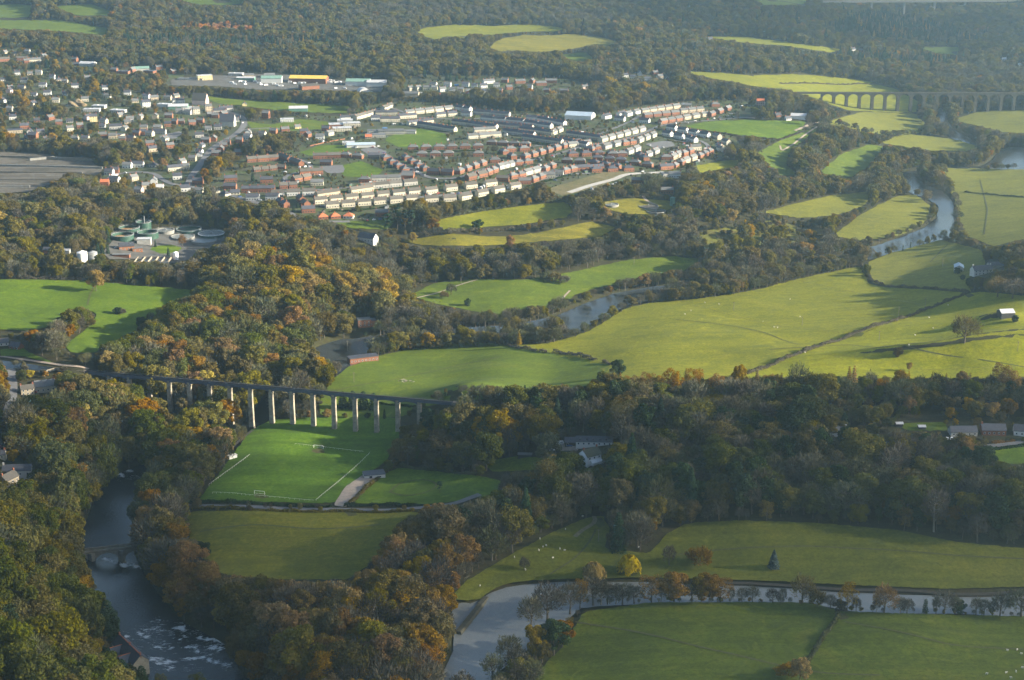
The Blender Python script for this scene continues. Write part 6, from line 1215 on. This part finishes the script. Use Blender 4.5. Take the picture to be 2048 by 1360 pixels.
# ---------------------------------------------------------------- trees that stand out in the photograph
HERO = [  # u, v, height, shape, colour, label, width factor
 (1928, 686, 23, 'bare3', 'brown', 'lone bare oak with spreading crown on the bright hillside', 1.1), (1795, 713, 7, 'shrub', 'brown', 'small round bush on the bright slope below the lone oak', 1), (1818, 742, 7, 'round', 'gold', 'small golden tree by the fence beyond the larches', .8),
 (1258, 1146, 12, 'willow', 'yellow', 'yellow green weeping willow with neat dome by the sheep pasture', 1), (1187, 1161, 12, 'willow', 'gold', 'yellow green weeping willow leaning on the river bank', 1), (1547, 1137, 13, 'spruce', 'blue', 'blue grey spruce alone in the olive pasture', 1.5),
 (1400, 1131, 11, 'thicket', 'russet', 'low copper coloured spreading tree in the olive pasture', 1.1), (1338, 1132, 14, 'bare', 'purple', 'small bare tree beside the copper coloured one', .8), (1048, 1141, 9, 'bare3', 'purple', 'small bare tree alone on the sheep pasture', .8),
 (1236, 1102, 27, 'cypress', 'evergreen', 'tall dark columnar cypress at the corner of dark wood', .75), (1280, 1100, 20, 'bare', 'purple', 'bare purple tree right of the tall cypress', 1), (880, 987, 9, 'pine', 'evergreen', 'small dark pine in front of the paddock', 1.2),
 (1235, 756, 15, 'dome', 'dark', 'round dark green tree at the end of gappy hedge', 1), (998, 912, 36, 'tall', 'gold', 'towering golden brown tree beside the canal', 1.15), (965, 908, 26, 'dome', 'gold', 'broad golden tree left of the towering one', 1), (1022, 902, 25, 'dome', 'russet', 'russet tree right of the towering golden one', .8),
 (1092, 920, 19, 'dome2', 'mossy', 'round grey green tree in the white house grounds', 1), (1110, 958, 17, 'dome', 'gold', 'bright golden tree below the white house', 1), (1142, 960, 15, 'dome', 'gold', 'second bright golden tree, nearer the white house', .9),
 (1558, 908, 17, 'dome2', 'russet', 'round red brown tree in the dark wood', 1.1), (1928, 920, 18, 'dome2', 'brown', 'big round brown tree before the eastern lane', 1.2), (1515, 985, 20, 'bare', 'pale', 'pale whitish bare tree in the dark wood', 1),
 (192, 583, 21, 'dome', 'gold', 'big golden brown tree at the top of westfield', .9), (236, 628, 6, 'shrub', 'dark', 'small dark bush in the westfield', 1.3), (246, 629, 5, 'thicket', 'grey', 'grey bush touching the small dark bush', 1), (168, 640, 10, 'bare3', 'brown', 'brown bush clump jutting into the westfield', 1), (150, 650, 9, 'bare3', 'purple', 'grey brown bush left of the jutting clump', 1), (178, 655, 9, 'thicket', 'brown', 'lower brown bush beside the jutting clump', 1.2),
 (285, 655, 9, 'shrub', 'dark', 'dark bush at the right edge of westfield', 1), (302, 645, 9, 'bare3', 'purple', 'dark leafless bush above the westfield edge', 1),
 (935, 612, 7, 'shrub', 'dark', 'single small bush in the northern green field', 1), (902, 590, 12, 'bare3', 'mossy', 'grey clump of bushes by the meadow path', 1), (888, 597, 7, 'thicket', 'brown', 'low brown bush at the meadow path end', 1),
 (1090, 560, 8, 'shrub', 'mossy', 'left bush of the row jutting into the northern field', 1.2), (1110, 564, 9, 'thicket', 'brown', 'middle bush of the row jutting into the northern field', 1.3), (1128, 567, 8, 'thicket', 'grey', 'last bush of the row jutting into the northern field', 1.2),
 (1925, 560, 5, 'shrub', 'dark', 'small dark bush beside the grey barn', 1), (1938, 572, 7, 'shrub', 'dark', 'round dark bush below the farmhouse garden', .8), (1995, 595, 19, 'bare3', 'brown', 'broad bare copse tree before the farmhouse, left', 1.2), (2025, 598, 19, 'bare3', 'purple', 'broad bare copse tree before the farmhouse, right', 1.2), (2000, 575, 17, 'bare', 'brown', 'bare copse tree behind the broad pair', 1.1),
 (2030, 645, 6, 'shrub', 'dark', 'small bush right of the tin roofed barn', .8), (2028, 538, 14, 'larch', 'larch', 'orange larch above the farmhouse', 1), (2042, 545, 16, 'spruce', 'evergreen', 'dark spruce at the right edge above farmhouse', 1), (1915, 548, 6, 'shrub', 'dark', 'dark bush in front of the grey barn', 1.2),
 (775, 474, 26, 'pine', 'evergreen', 'leftmost tall pine below the estate', 1), (795, 462, 27, 'pine', 'evergreen', 'second tall pine below the estate', 1), (810, 464, 25, 'pine', 'evergreen', 'third tall pine below the estate', .9), (824, 466, 26, 'pine', 'evergreen', 'rightmost tall pine below the estate', .9), (780, 488, 10, 'round', 'gold', 'golden bushy tree right of the white gabled house', 1.2), (825, 485, 11, 'round', 'gold', 'golden tree under the tall pines', 1.2), (865, 462, 14, 'round', 'russet', 'orange brown tree at the corner of terrace field', 1.2), (1020, 510, 22, 'tall', 'russet', 'tall russet tree in the grey northern wood', 1), (955, 457, 9, 'shrub', 'dark', 'dark round tree in the terrace hedge', 1.3), (1057, 463, 10, 'tall', 'gold', 'yellow tree standing in the terrace hedge', 1), (1080, 460, 13, 'tall', 'gold', 'taller yellow tree in the terrace hedge', .8), (1372, 462, 12, 'ivy', 'yellow', 'slim bright yellow tree above the scrubland', .8), (1375, 425, 11, 'round', 'gold', 'golden tree beside the filter beds', 1), (216, 484, 14, 'cypress', 'evergreen', 'dark egg shaped conifer beside the rusty tanks', .8),
 (196, 508, 11, 'cypress', 'evergreen', 'left of three dark conifers at the works entrance', .9), (205, 508, 10, 'spruce', 'evergreen', 'middle of three dark conifers at the works entrance', 1.2), (216, 508, 11, 'cypress', 'evergreen', 'right of three dark conifers at the works entrance', .8), (311, 495, 8, 'cypress', 'evergreen', 'small dark conifer on the works lawn', .7), (337, 513, 10, 'spruce', 'evergreen', 'dark spruce beside the settling lanes', 1), (365, 495, 14, 'bare', 'russet', 'bare brownish tree among the pale tanks', .8), (240, 420, 13, 'larch', 'yellow', 'bright orange pointed tree above the treatment works', 1.2),
 (1720, 530, 22, 'dome2', 'brown', 'broad brown tree at the river corner of barn field', .9), (1038, 696, 17, 'larch', 'gold', 'golden pointed tree among bare riverside trees', 1.2), (785, 705, 18, 'dome', 'olive', 'ivy green tree by the low brick works', .9), (855, 698, 15, 'round', 'gold', 'golden spreading tree on the river bank row', 1.1), (880, 605, 1, 'shrub', 'dark', 'tiny tuft by the meadow path', 1),
 (686, 816, 14, 'cypress', 'evergreen', 'dark evergreen behind the piers, leftmost of the dense clump', 1.3), (706, 817, 15, 'cypress', 'evergreen', 'dark evergreen behind the piers, second of the dense clump', 1.3), (727, 818, 15, 'cypress', 'evergreen', 'dark evergreen behind the piers, third of the dense clump', 1.3), (748, 819, 14, 'cypress', 'evergreen', 'dark evergreen behind the piers, rightmost of the dense clump', 1.3), (769, 838, 8, 'cypress', 'dark', 'slim dark conifer between the right hand piers', .7), (690, 836, 4, 'shrub', 'olive', 'garden bush under the middle arches', 1), (655, 834, 6, 'shrub', 'gold', 'tawny garden bush under the arches', 1.2), (735, 836, 4, 'shrub', 'dark', 'dark garden bush under the arches', 1.2), (620, 838, 7, 'round', 'russet', 'russet bushy tree beside the pier foot', 1), (600, 836, 7, 'round', 'olive', 'olive bushy tree beside the pier foot', 1), (395, 1000, 13, 'bare', 'grey', 'bare tree at the lower left football field corner', .8), (375, 995, 15, 'bare2', 'grey', 'slim bare tree left of the football field corner', .7), (497, 1020, 7, 'bare2', 'mossy', 'sapling beside the lane hedge', .7), (405, 1112, 9, 'shrub', 'dark', 'dark palm like bush at the meadow corner', 1.2),
 (218, 1276, 24, 'cypress', 'evergreen', 'big dark yew on the bank above the rapids', 1.1), (247, 1372, 16, 'cypress', 'evergreen', 'dark conifer in front of the riverside building', 1.2), (285, 1378, 14, 'cypress', 'dark', 'second dark conifer below the riverside building', 1.2), (322, 1388, 12, 'thin', 'olive', 'thin olive sapling before the rapids', .8), (395, 1392, 13, 'thin', 'olive', 'thin sapling at the bottom of the river', 1),
 (1071, 1318, 20, 'dome', 'gold', 'golden brown tree on the inner river bank', .8), (1108, 1312, 22, 'dome', 'dark', 'dark green tree beside the golden brown one on the bank', .95), (1125, 1296, 17, 'dome', 'russet', 'russet tree behind the dark green one on the bank', 1), (1062, 1258, 21, 'bare', 'grey', 'tall bare tree on the inner river bank', .9), (1095, 1238, 22, 'bare3', 'purple', 'tall purple bare tree by the river bend', 1), (1140, 1224, 19, 'bare', 'grey', 'bare tree where the river straightens', 1), (1160, 1214, 18, 'thin', 'russet', 'thin russet tree where the river straightens', .8), (1018, 1330, 18, 'bare', 'mossy', 'grey tree in front of the pale river', 1), (1035, 1348, 15, 'bare3', 'grey', 'spreading bare tree at the bottom river bank', 1.1), (985, 1362, 16, 'bare', 'mossy', 'bare tree at the bottom of the pale river', 1), (925, 1400, 15, 'bare3', 'purple', 'purple bare tree at the bottom edge', 1.2), (1060, 1370, 14, 'bare3', 'mossy', 'low mossy tree below the golden brown one', 1.2),
 (1600, 1364, 14, 'dome', 'gold', 'golden brown tree alone in the bottom meadow', .95), (1575, 1352, 6, 'thicket', 'russet', 'brown scrub beside the lone golden meadow tree', 1.6)]
HSHP = {'willow': 0}
for u, v, h, sh, col, lb, wf in HERO:
    tree(sh, random.randrange(NVAR.get(sh, 1)), col, W1(u, v), h/HEI[sh], random.uniform(0, 6.28), lb, None, 'shrub' if h < 7.5 and sh in ('shrub', 'thicket') else None, wf)
BANKT = [(1186, 1207, 17, 'bare', 'purple'), (1202, 1207, 15, 'bare2', 'grey'), (1215, 1206, 14, 'bare', 'grey'), (1232, 1206, 12, 'bare2', 'purple'), (1245, 1206, 13, 'bare3', 'grey'), (1268, 1205, 11, 'bare', 'purple'), (1303, 1205, 17, 'thin', 'russet'), (1322, 1205, 11, 'bare', 'grey'), (1348, 1205, 19, 'dome', 'russet'), (1384, 1205, 14, 'bare', 'brown'), (1402, 1205, 18, 'dome', 'gold'), (1418, 1206, 18, 'dome2', 'russet'), (1440, 1205, 16, 'thin', 'russet'), (1462, 1205, 10, 'bare2', 'grey'), (1484, 1205, 10, 'bare2', 'grey'), (1505, 1205, 11, 'bare', 'grey'), (1545, 1206, 9, 'bare', 'purple'), (1565, 1206, 10, 'bare2', 'grey'), (1604, 1206, 18, 'bare', 'brown'), (1620, 1207, 11, 'bare', 'grey'), (1636, 1212, 9, 'thicket', 'brown'), (1660, 1219, 10, 'bare', 'purple'), (1680, 1223, 7, 'shrub', 'purple'), (1694, 1222, 18, 'thin', 'gold'), (1712, 1224, 9, 'bare', 'purple'), (1753, 1226, 10, 'bare2', 'purple'), (1768, 1226, 18, 'bare3', 'russet'), (1800, 1226, 10, 'bare2', 'grey'), (1814, 1226, 9, 'bare', 'grey'), (1850, 1226, 12, 'ivy', 'dark'), (1872, 1226, 10, 'bare2', 'grey'), (1888, 1226, 14, 'bare', 'grey'), (1917, 1226, 7, 'shrub', 'dark'), (1910, 1226, 11, 'bare', 'mossy'), (1952, 1228, 11, 'bare2', 'grey'), (1968, 1229, 10, 'bare', 'grey'), (1985, 1230, 9, 'bare2', 'purple'), (2000, 1230, 14, 'bare', 'grey'), (2042, 1234, 18, 'bare3', 'mossy')]
for i, (u, v, h, sh, col) in enumerate(sorted(BANKT)):
    lf = {'russet': 'russet leaved', 'gold': 'golden leaved', 'dark': 'ivy covered', 'mossy': 'mossy', 'purple': 'purplish bare', 'grey': 'grey bare', 'brown': 'brown bare'}[col]
    tree(sh, i % NVAR.get(sh, 1), col, W1(u, v), h/HEI[sh], i*1.3, f'{lf} tree in the riverside row along the bottom meadow', f'{lf} trees of the riverside row', None if sh != 'shrub' else 'shrub', random.uniform(.8, 1.35))
ROWT = [('in the low scrub of the lower river bank', "1175,1208 1300,1205 1500,1205 1640,1210 1700,1223 1850,1226 2040,1233", 19, 2.2, 4.5, 1), ('on the near bank of the pool', "606,738 640,746 680,742", 12, 5, 8, 1), ('along the near bank of middle river', "755,706 850,698 940,694 1010,690 1060,688 1110,686", 9, 9, 15, 1), ('at the river bend by the big pasture', "1150,676 1190,656 1225,634 1262,616 1300,606", 15, 7, 12, 1), ('along the far bank of middle river', "760,668 850,660 940,654 1010,648 1070,640 1130,618", 9, 9, 15, 0), ('between yellow pasture and river', "1300,606 1350,602 1420,596 1500,583 1560,568 1640,548 1715,534", 8, 9, 14, 1), ('along the far bank of upper river', "1240,580 1320,568 1400,560 1500,549 1600,526 1690,505 1735,495", 8, 9, 14, 0), ('on the barn field river bank', "1745,522 1790,508 1840,494 1890,476", 13, 6, 10, 1), ('round the river bend island', "1908,470 1917,440 1912,405 1895,372 1878,352", 9, 8, 13, 1), ('left bank of the river bend', "1760,486 1800,474 1850,452 1868,430", 12, 6, 10, 0), ('by the pool at river works', "748,716 770,710 790,706", 8, 11, 15, 1), ('beside the far river', "1965,342 1990,341 2030,340", 11, 7, 10, 1), ('in the hedge line behind the viaduct', "1650,246 1690,254 1730,268 1780,274 1830,270 1850,258", 6, 5, 10, 0), ('round the glade by river', "1640,262 1680,275 1720,286 1765,284 1800,276", 7, 6, 10, 0)]
rng = np.random.default_rng(77)
RPAL = [('bare', 'grey', 'grey leafless'), ('bare3', 'mossy', 'mossy leafless'), ('round', 'olive', 'olive green'), ('bare2', 'purple', 'purplish leafless'), ('thin', 'brown', 'thin brown'), ('round', 'brown', 'brown'), ('ivy', 'dark', 'ivy clad'), ('round', 'russet', 'russet')]
for desc, ps_, gap, h0, h1, side in ROWT:
    P = densify(PL(ps_), gap, False)
    for q in P:
        k = rng.choice(8, p=[.22, .2, .16, .14, .1, .1, .05, .03]); sh, col, lk = RPAL[k]; h = rng.uniform(h0, h1)
        tree(sh, int(rng.integers(NVAR.get(sh, 1))), col, W1(q[0]+rng.uniform(-3, 3), q[1]+rng.uniform(-2, 1)), h/HEI[sh], rng.uniform(0, 6), f'{lk} tree {desc}', f'{lk} trees {desc}', None, rng.uniform(.8, 1.4))
# larches and ivy clad trees that stand along the canal against the bright fields
rng = np.random.default_rng(21); u = 1188.
LAR = {'larch': ('larch', 'orange larch'), 'ivy': ('dark', 'slim ivy clad tree'), 'thin': ('russet', 'thin russet tree'), 'tall': ('gold', 'tall golden tree'), 'bare2': ('grey', 'tall bare tree'), 'bare': ('mossy', 'bare spreading tree')}
while u < 2090:
    sh = rng.choice(['larch', 'ivy', 'thin', 'tall', 'bare2', 'bare'], p=[.36, .18, .14, .12, .12, .08]); top = (742 if u > 1300 else 750)+rng.uniform(-14, 22)+(6 if 1820 < u < 1960 else 0); v = 800+rng.uniform(-4, 8)
    p = W1(u, v); d = project(*p)[2]; h = (v-top)*d/FPX/.95; c, lb = LAR[sh]
    tree(sh, int(rng.integers(NVAR.get(sh, 1))), c, p, h/HEI[sh], rng.uniform(0, 6), lb+' in the row between canal and bright pastures', lb+'s along the canal', None, .85 if sh != 'larch' else 1.0); u += rng.uniform(9, 22)
# ---------------------------------------------------------------- the woods: every tree gets a place; the largest become things, the rest stuff
pts = []; r = 560.
while r < 8200:
    s = 8.8 if r < 1400 else 9.2 if r < 2100 else 9.8 if r < 3000 else 11.5 if r < 4200 else 16
    t = np.arange(-.52, .52, s/r); pts.append(np.stack([t+RNG.uniform(-.38, .38, len(t))*s/r, np.full(len(t), r)+RNG.uniform(-.4, .4, len(t))*s], 1)); r += s*.95
pts = np.concatenate(pts); x, y = pts[:, 1]*np.sin(pts[:, 0]), pts[:, 1]*np.cos(pts[:, 0]); z = H0(x, y)
u, v, d = project(x, y, z); zone = look(ZONE, u, v); ok = (u > -640) & (u < 2780) & (v > -150) & (v < 1720)
dens = np.array([ZI[k][2] if k in ZI else 0 for k in range(32)]); scl = np.array([ZI[k][3] if k in ZI else 1 for k in range(32)]); pal = np.array([ZI[k][1] if k in ZI else 0 for k in range(32)])
ok &= RNG.random(len(x)) < dens[zone]; ok &= look(MASK, u, v) == 0
x, y, z, u, v, d, zone = [a[ok] for a in (x, y, z, u, v, d, zone)]
combos = []; cid = np.zeros(len(x), int); idx = {}
cl_noise = np.sin(x/34+2*np.sin(y/51))*np.sin(y/43+1.7*np.sin(x/67))   # like kinds gather in clumps
for pk, L_ in PAL.items():
    m = pal[zone] == pk; w = np.array([q[2] for q in L_], float); w /= w.sum(); cw = np.cumsum(w); rr = RNG.random(m.sum()); clump = (.5+.5*cl_noise[m]); rr = np.where(RNG.random(m.sum()) < .45, np.clip(clump*.9+RNG.normal(0, .08, m.sum()), 0, .9999), rr)
    pick = np.searchsorted(cw, rr).clip(0, len(L_)-1); va = RNG.integers(0, 6, m.sum()); ids = np.zeros(m.sum(), int)
    for i, (sh, col, _) in enumerate(L_):
        for k in range(NVAR.get(sh, 1)):
            if (sh, k, col) not in idx: idx[sh, k, col] = len(combos); combos.append((sh, k, col))
            ids[(pick == i) & (va % NVAR.get(sh, 1) == k)] = idx[sh, k, col]
    cid[m] = ids
hei = np.array([HEI[c[0]] for c in combos]); rad = np.array([RAD[c[0]] for c in combos])
sc = scl[zone]*RNG.normal(.96, .25, len(x)).clip(.5, 1.6)
# edges of woods: smaller trees and bushes
near_edge = np.zeros(len(x), bool)
for du, dv in ((10, 0), (-10, 0), (0, -8), (0, 8)): near_edge |= look(MASK, u+du*1500/d, v+dv*1500/d) % 2 == 1
sc = np.where(near_edge, sc*RNG.uniform(.5, .95, len(x)), sc)
hp = hei[cid]*sc; px = FPX/d*.95; rp = rad[cid]*sc*px
dA = (x-A0[0])*-ad[1]+(y-A0[1])*ad[0]; sA = (x-A0[0])*ad[0]+(y-A0[1])*ad[1]; dV = (x-V0w[0])*-vd[1]+(y-V0w[1])*vd[0]; dB = (x-B0[0])*-bd[1]+(y-B0[1])*bd[0]; behind = np.where(y < 1700, dA > 6, np.where(y < 3300, dV > 9, dB > 12))
onit = (np.abs(dA) < 6) & (sA > -40) & (sA < ALEN+30) | (np.abs(dV) < 9) & (x > V0w[0]-40) | (np.abs(dB) < 14) & (x > B0[0]-20)
clear = np.zeros(len(x), bool); fac = np.ones(len(x))
for k in (1.0, .78, .6, .45):   # what would hide a field, the river or a house grows smaller there
    c = np.ones(len(x), bool)
    for f, q in ((.3, .0), (.55, 0), (.55, .7), (.55, -.7), (.85, 0), (.98, 0)): c &= (look(MASK, u+rp*q*k, v-hp*px*f*k) % 2 == 0) & ((look(MASK2, u+rp*q*k, v-hp*px*f*k) == 0) | behind)
    fac = np.where(c & ~clear, k, fac); clear |= c
sc = sc*fac
# those that would hide a field, river or house are replaced by a bush if that stays clear
small = ~clear & (look(MASK, u, v-4.5*px) % 2 == 0) & (look(MASK, u, v-2.5*px) % 2 == 0) & (RNG.random(len(x)) < .7)
for c in (('shrub', 0, 'olive'), ('shrub', 0, 'brown'), ('thicket', 0, 'grey'), ('shrub', 0, 'dark')):
    if c not in idx: idx[c] = len(combos); combos.append(c)
bush = np.array([idx[c] for c in (('shrub', 0, 'olive'), ('shrub', 0, 'brown'), ('thicket', 0, 'grey'), ('thicket', 0, 'grey'), ('shrub', 0, 'dark'))])
cid = np.where(small, bush[RNG.integers(0, len(bush), len(x))], cid); sc = np.where(small, RNG.uniform(.55, .95, len(x)), sc); keep = (clear | small) & ~onit
x, y, z, u, v, d, zone, cid, sc = [a[keep] for a in (x, y, z, u, v, d, zone, cid, sc)]
print('trees', len(x), 'kinds', len(combos))
hei = np.array([HEI[c[0]] for c in combos]); size = hei[cid]*sc*FPX/d
kind = np.array([KINDNAME[c[0]] for c in combos])[cid]; inframe = (u > 5) & (u < 2043) & (v > 30) & (v-size*.6 < 1350); single = np.zeros(len(x), bool)
for kn, lim in (('broadleaf_tree', 298), ('bare_tree', 298), ('conifer_tree', 80), ('shrub', 120), ('larch_tree', 60)):
    lim = max(0, lim-sum(1 for o in COL.objects if o.parent is None and o.name.split('.')[0] == kn))
    c = np.where((kind == kn) & inframe)[0]; single[c[np.argsort(-size[c])][:lim]] = True
CN = dict(green='dull green', olive='olive green', gold='golden', russet='russet', brown='brown', yellow='bright yellow', dark='dark green', evergreen='dark evergreen', blue='blue', larch='orange', grey='grey leafless', purple='purplish leafless', mossy='mossy leafless', pale='pale')
for i in np.where(single)[0]:
    sh, va, col = combos[cid[i]]; kn = kind[i]; nm = {'broadleaf_tree': 'broadleaf tree', 'bare_tree': 'tree', 'conifer_tree': 'conifer', 'shrub': 'shrub', 'larch_tree': 'larch'}[kn]; ds = ZI[zone[i]][4]
    tree(sh, va, col, (x[i], y[i], z[i]), float(sc[i]), random.uniform(0, 6.28), f'{CN[col]} {nm} in the {ds}', f'{CN[col]} {nm}s in the {ds}')
# the rest: one object for each wood, its trees placed by geometry nodes
def protos():
    out = []
    for sh, va, col in combos:
        c = crown(sh, va, col); t = geo(sh, va)[2]; n_ = len(c.vertices); co = np.empty(n_*3, np.float32); c.vertices.foreach_get('co', co); q = np.arange(n_).reshape(-1, 4)
        V = np.r_[co.reshape(-1, 3), np.array(t.V)]; F = [tuple(f) for f in q]+[tuple(n_+k for k in f) for f in t.F]
        m = mesh('woodland_tree', V, F, [LC[col], BARK], [0]*len(q)+[1]*len(t.F)); lf = np.empty(len(q), np.float32); c.attributes['leaf'].data.foreach_get('value', lf)
        a = m.attributes.new('leaf', 'FLOAT', 'FACE'); a.data.foreach_set('value', np.r_[lf, np.zeros(len(t.F))].astype(np.float32)); out.append(bpy.data.objects.new('woodland_tree', m))
    return out
PROTO = protos()
def gn(name, used):
    g = bpy.data.node_groups.new(name, 'GeometryNodeTree'); g.interface.new_socket('Geometry', in_out='INPUT', socket_type='NodeSocketGeometry'); g.interface.new_socket('Geometry', in_out='OUTPUT', socket_type='NodeSocketGeometry')
    N, L = g.nodes, g.links; gi = N.new('NodeGroupInput'); go = N.new('NodeGroupOutput'); jn = N.new('GeometryNodeJoinGeometry')
    for k in reversed(used):
        oi = N.new('GeometryNodeObjectInfo'); oi.inputs['Object'].default_value = PROTO[k]; oi.inputs['As Instance'].default_value = False
        ti = N.new('GeometryNodeGeometryToInstance'); L.new(oi.outputs['Geometry'], ti.inputs[0]); L.new(ti.outputs[0], jn.inputs[0])
    ip = N.new('GeometryNodeInstanceOnPoints'); L.new(gi.outputs[0], ip.inputs['Points']); L.new(jn.outputs[0], ip.inputs['Instance']); ip.inputs['Pick Instance'].default_value = True
    def attr(nm, ty):
        a = N.new('GeometryNodeInputNamedAttribute'); a.data_type = ty; a.inputs['Name'].default_value = nm; return a.outputs[0]
    L.new(attr('which', 'INT'), ip.inputs['Instance Index']); L.new(attr('turn', 'FLOAT_VECTOR'), ip.inputs['Rotation']); L.new(attr('size', 'FLOAT_VECTOR'), ip.inputs['Scale'])
    L.new(ip.outputs[0], go.inputs[0]); return g
for zn in ZN:
    m = (zone == zn[0]) & ~single
    if not m.any(): continue
    used = sorted(set(cid[m].tolist())); remap = {k: i for i, k in enumerate(used)}; k = int(m.sum())
    me = bpy.data.meshes.new('woodland'); me.vertices.add(k); me.vertices.foreach_set('co', np.stack([x[m], y[m], z[m]], 1).astype(np.float32).ravel())
    a = me.attributes.new('which', 'INT', 'POINT'); a.data.foreach_set('value', np.array([remap[q] for q in cid[m]], np.int32))
    a = me.attributes.new('turn', 'FLOAT_VECTOR', 'POINT'); a.data.foreach_set('vector', np.stack([RNG.normal(0, .03, k), RNG.normal(0, .03, k), RNG.uniform(0, 6.28, k)], 1).astype(np.float32).ravel())
    w = sc[m]*RNG.uniform(.9, 1.12, k); a = me.attributes.new('size', 'FLOAT_VECTOR', 'POINT'); a.data.foreach_set('vector', np.stack([w, w, sc[m]], 1).astype(np.float32).ravel())
    nm = 'shrubbery' if zn[1] in (8, 9) else 'woodland'
    o = tag(obj(nm, me), zn[4], nm, None, 'stuff'); mod = o.modifiers.new('trees', 'NODES'); mod.node_group = gn('trees', used)
flush_labels()
# ---------------------------------------------------------------- air, sun, sky, camera
hz = MB().box(-7000, 7000, -1500, 11000, -40, 470).build('haze', []); hm = bpy.data.materials.new('haze'); hm.use_nodes = True; hn = hm.node_tree.nodes; hn.remove(hn['Principled BSDF'])
pv = hn.new('ShaderNodeVolumePrincipled'); pv.inputs['Color'].default_value = (.50, .78, 1.0, 1); pv.inputs['Density'].default_value = HAZE; pv.inputs['Anisotropy'].default_value = .6; hm.node_tree.links.new(pv.outputs[0], hn['Material Output'].inputs['Volume'])
hz.data.materials.append(hm); tag(hz, 'pale blue autumn haze filling the valley', 'haze', None, 'stuff')
SEL, SAZ = math.radians(19), math.radians(-5)
sd = Vector((math.cos(SEL)*math.cos(SAZ), math.cos(SEL)*math.sin(SAZ), math.sin(SEL)))
# clouds out of the frame, up sun of the valley, whose shade lies over the near woods and meadows
cm_ = bpy.data.materials.new('cloud'); cm_.use_nodes = True; cn_ = cm_.node_tree.nodes; cn_.remove(cn_['Principled BSDF'])
cv = cn_.new('ShaderNodeVolumePrincipled'); cv.inputs['Color'].default_value = (1, 1, 1, 1); cv.inputs['Density'].default_value = CLOUD; cm_.node_tree.links.new(cv.outputs[0], cn_['Material Output'].inputs['Volume'])
for gx, gy, rx, ry, rz_ in [(450, 910, 650, 240, 60), (-410, 880, 270, 290, 60), (650, 3700, 560, 420, 60)]:
    kk = (1250-20)/sd.z; bm = bmesh.new(); bmesh.ops.create_icosphere(bm, subdivisions=5, radius=1)
    for vt in bm.verts:
        c = vt.co; f = 1+.10*math.sin(c.x*7+c.y*5+gx)+.07*math.sin(c.y*13-c.x*9)+.05*math.sin(c.x*21+c.z*17); vt.co = Vector((c.x*rx*f, c.y*ry*f, c.z*rz_*f*(1.3 if c.z > 0 else .7)))
    me = bpy.data.meshes.new('cloud'); bm.to_mesh(me); bm.free(); me.materials.append(cm_); tag(obj('cloud', me, None, (gx+sd.x*kk, gy+sd.y*kk, 1250)), 'soft grey cloud above the valley out of the frame', 'cloud', 'clouds above the valley', 'stuff')
sl = bpy.data.lights.new('sun', 'SUN'); sl.energy = SUNE; sl.angle = math.radians(.55); sl.color = (1.0, .90, .72); so = link(bpy.data.objects.new('sun', sl)); so.rotation_euler = sd.to_track_quat('Z', 'Y').to_euler(); so.location = (0, 0, 900)
wd_ = bpy.data.worlds.new('World'); SC.world = wd_; wd_.use_nodes = True; N, L = wd_.node_tree.nodes, wd_.node_tree.links
sk = N.new('ShaderNodeTexSky'); sk.sky_type = 'NISHITA'; sk.sun_disc = False; sk.sun_elevation = SEL; sk.sun_rotation = math.pi/2-SAZ; sk.air_density = 1.0; sk.dust_density = 2.0; sk.altitude = 300
L.new(sk.outputs[0], N['Background'].inputs[0]); N['Background'].inputs[1].default_value = SKYS
cam = bpy.data.cameras.new('camera'); cam.sensor_width = 36; cam.lens = 36*FPX/2048; cam.clip_end = 30000; cam.clip_start = 1
co = link(bpy.data.objects.new('camera', cam)); co.location = (0, 0, CAMZ); co.rotation_euler = (math.pi/2-PITCH, 0, 0); SC.camera = co
vs_ = SC.view_settings; vs_.view_transform = 'Standard'; vs_.look = 'None'; vs_.exposure = EXPO; vs_.gamma = 1; vs_.use_curve_mapping = False
cy = SC.cycles; cy.max_bounces = 5; cy.diffuse_bounces = 3; cy.glossy_bounces = 2; cy.transmission_bounces = 3; cy.volume_bounces = 1; cy.transparent_max_bounces = 4; cy.use_denoising = True; cy.use_adaptive_sampling = True; cy.adaptive_threshold = .02; cy.caustics_reflective = False; cy.caustics_refractive = False
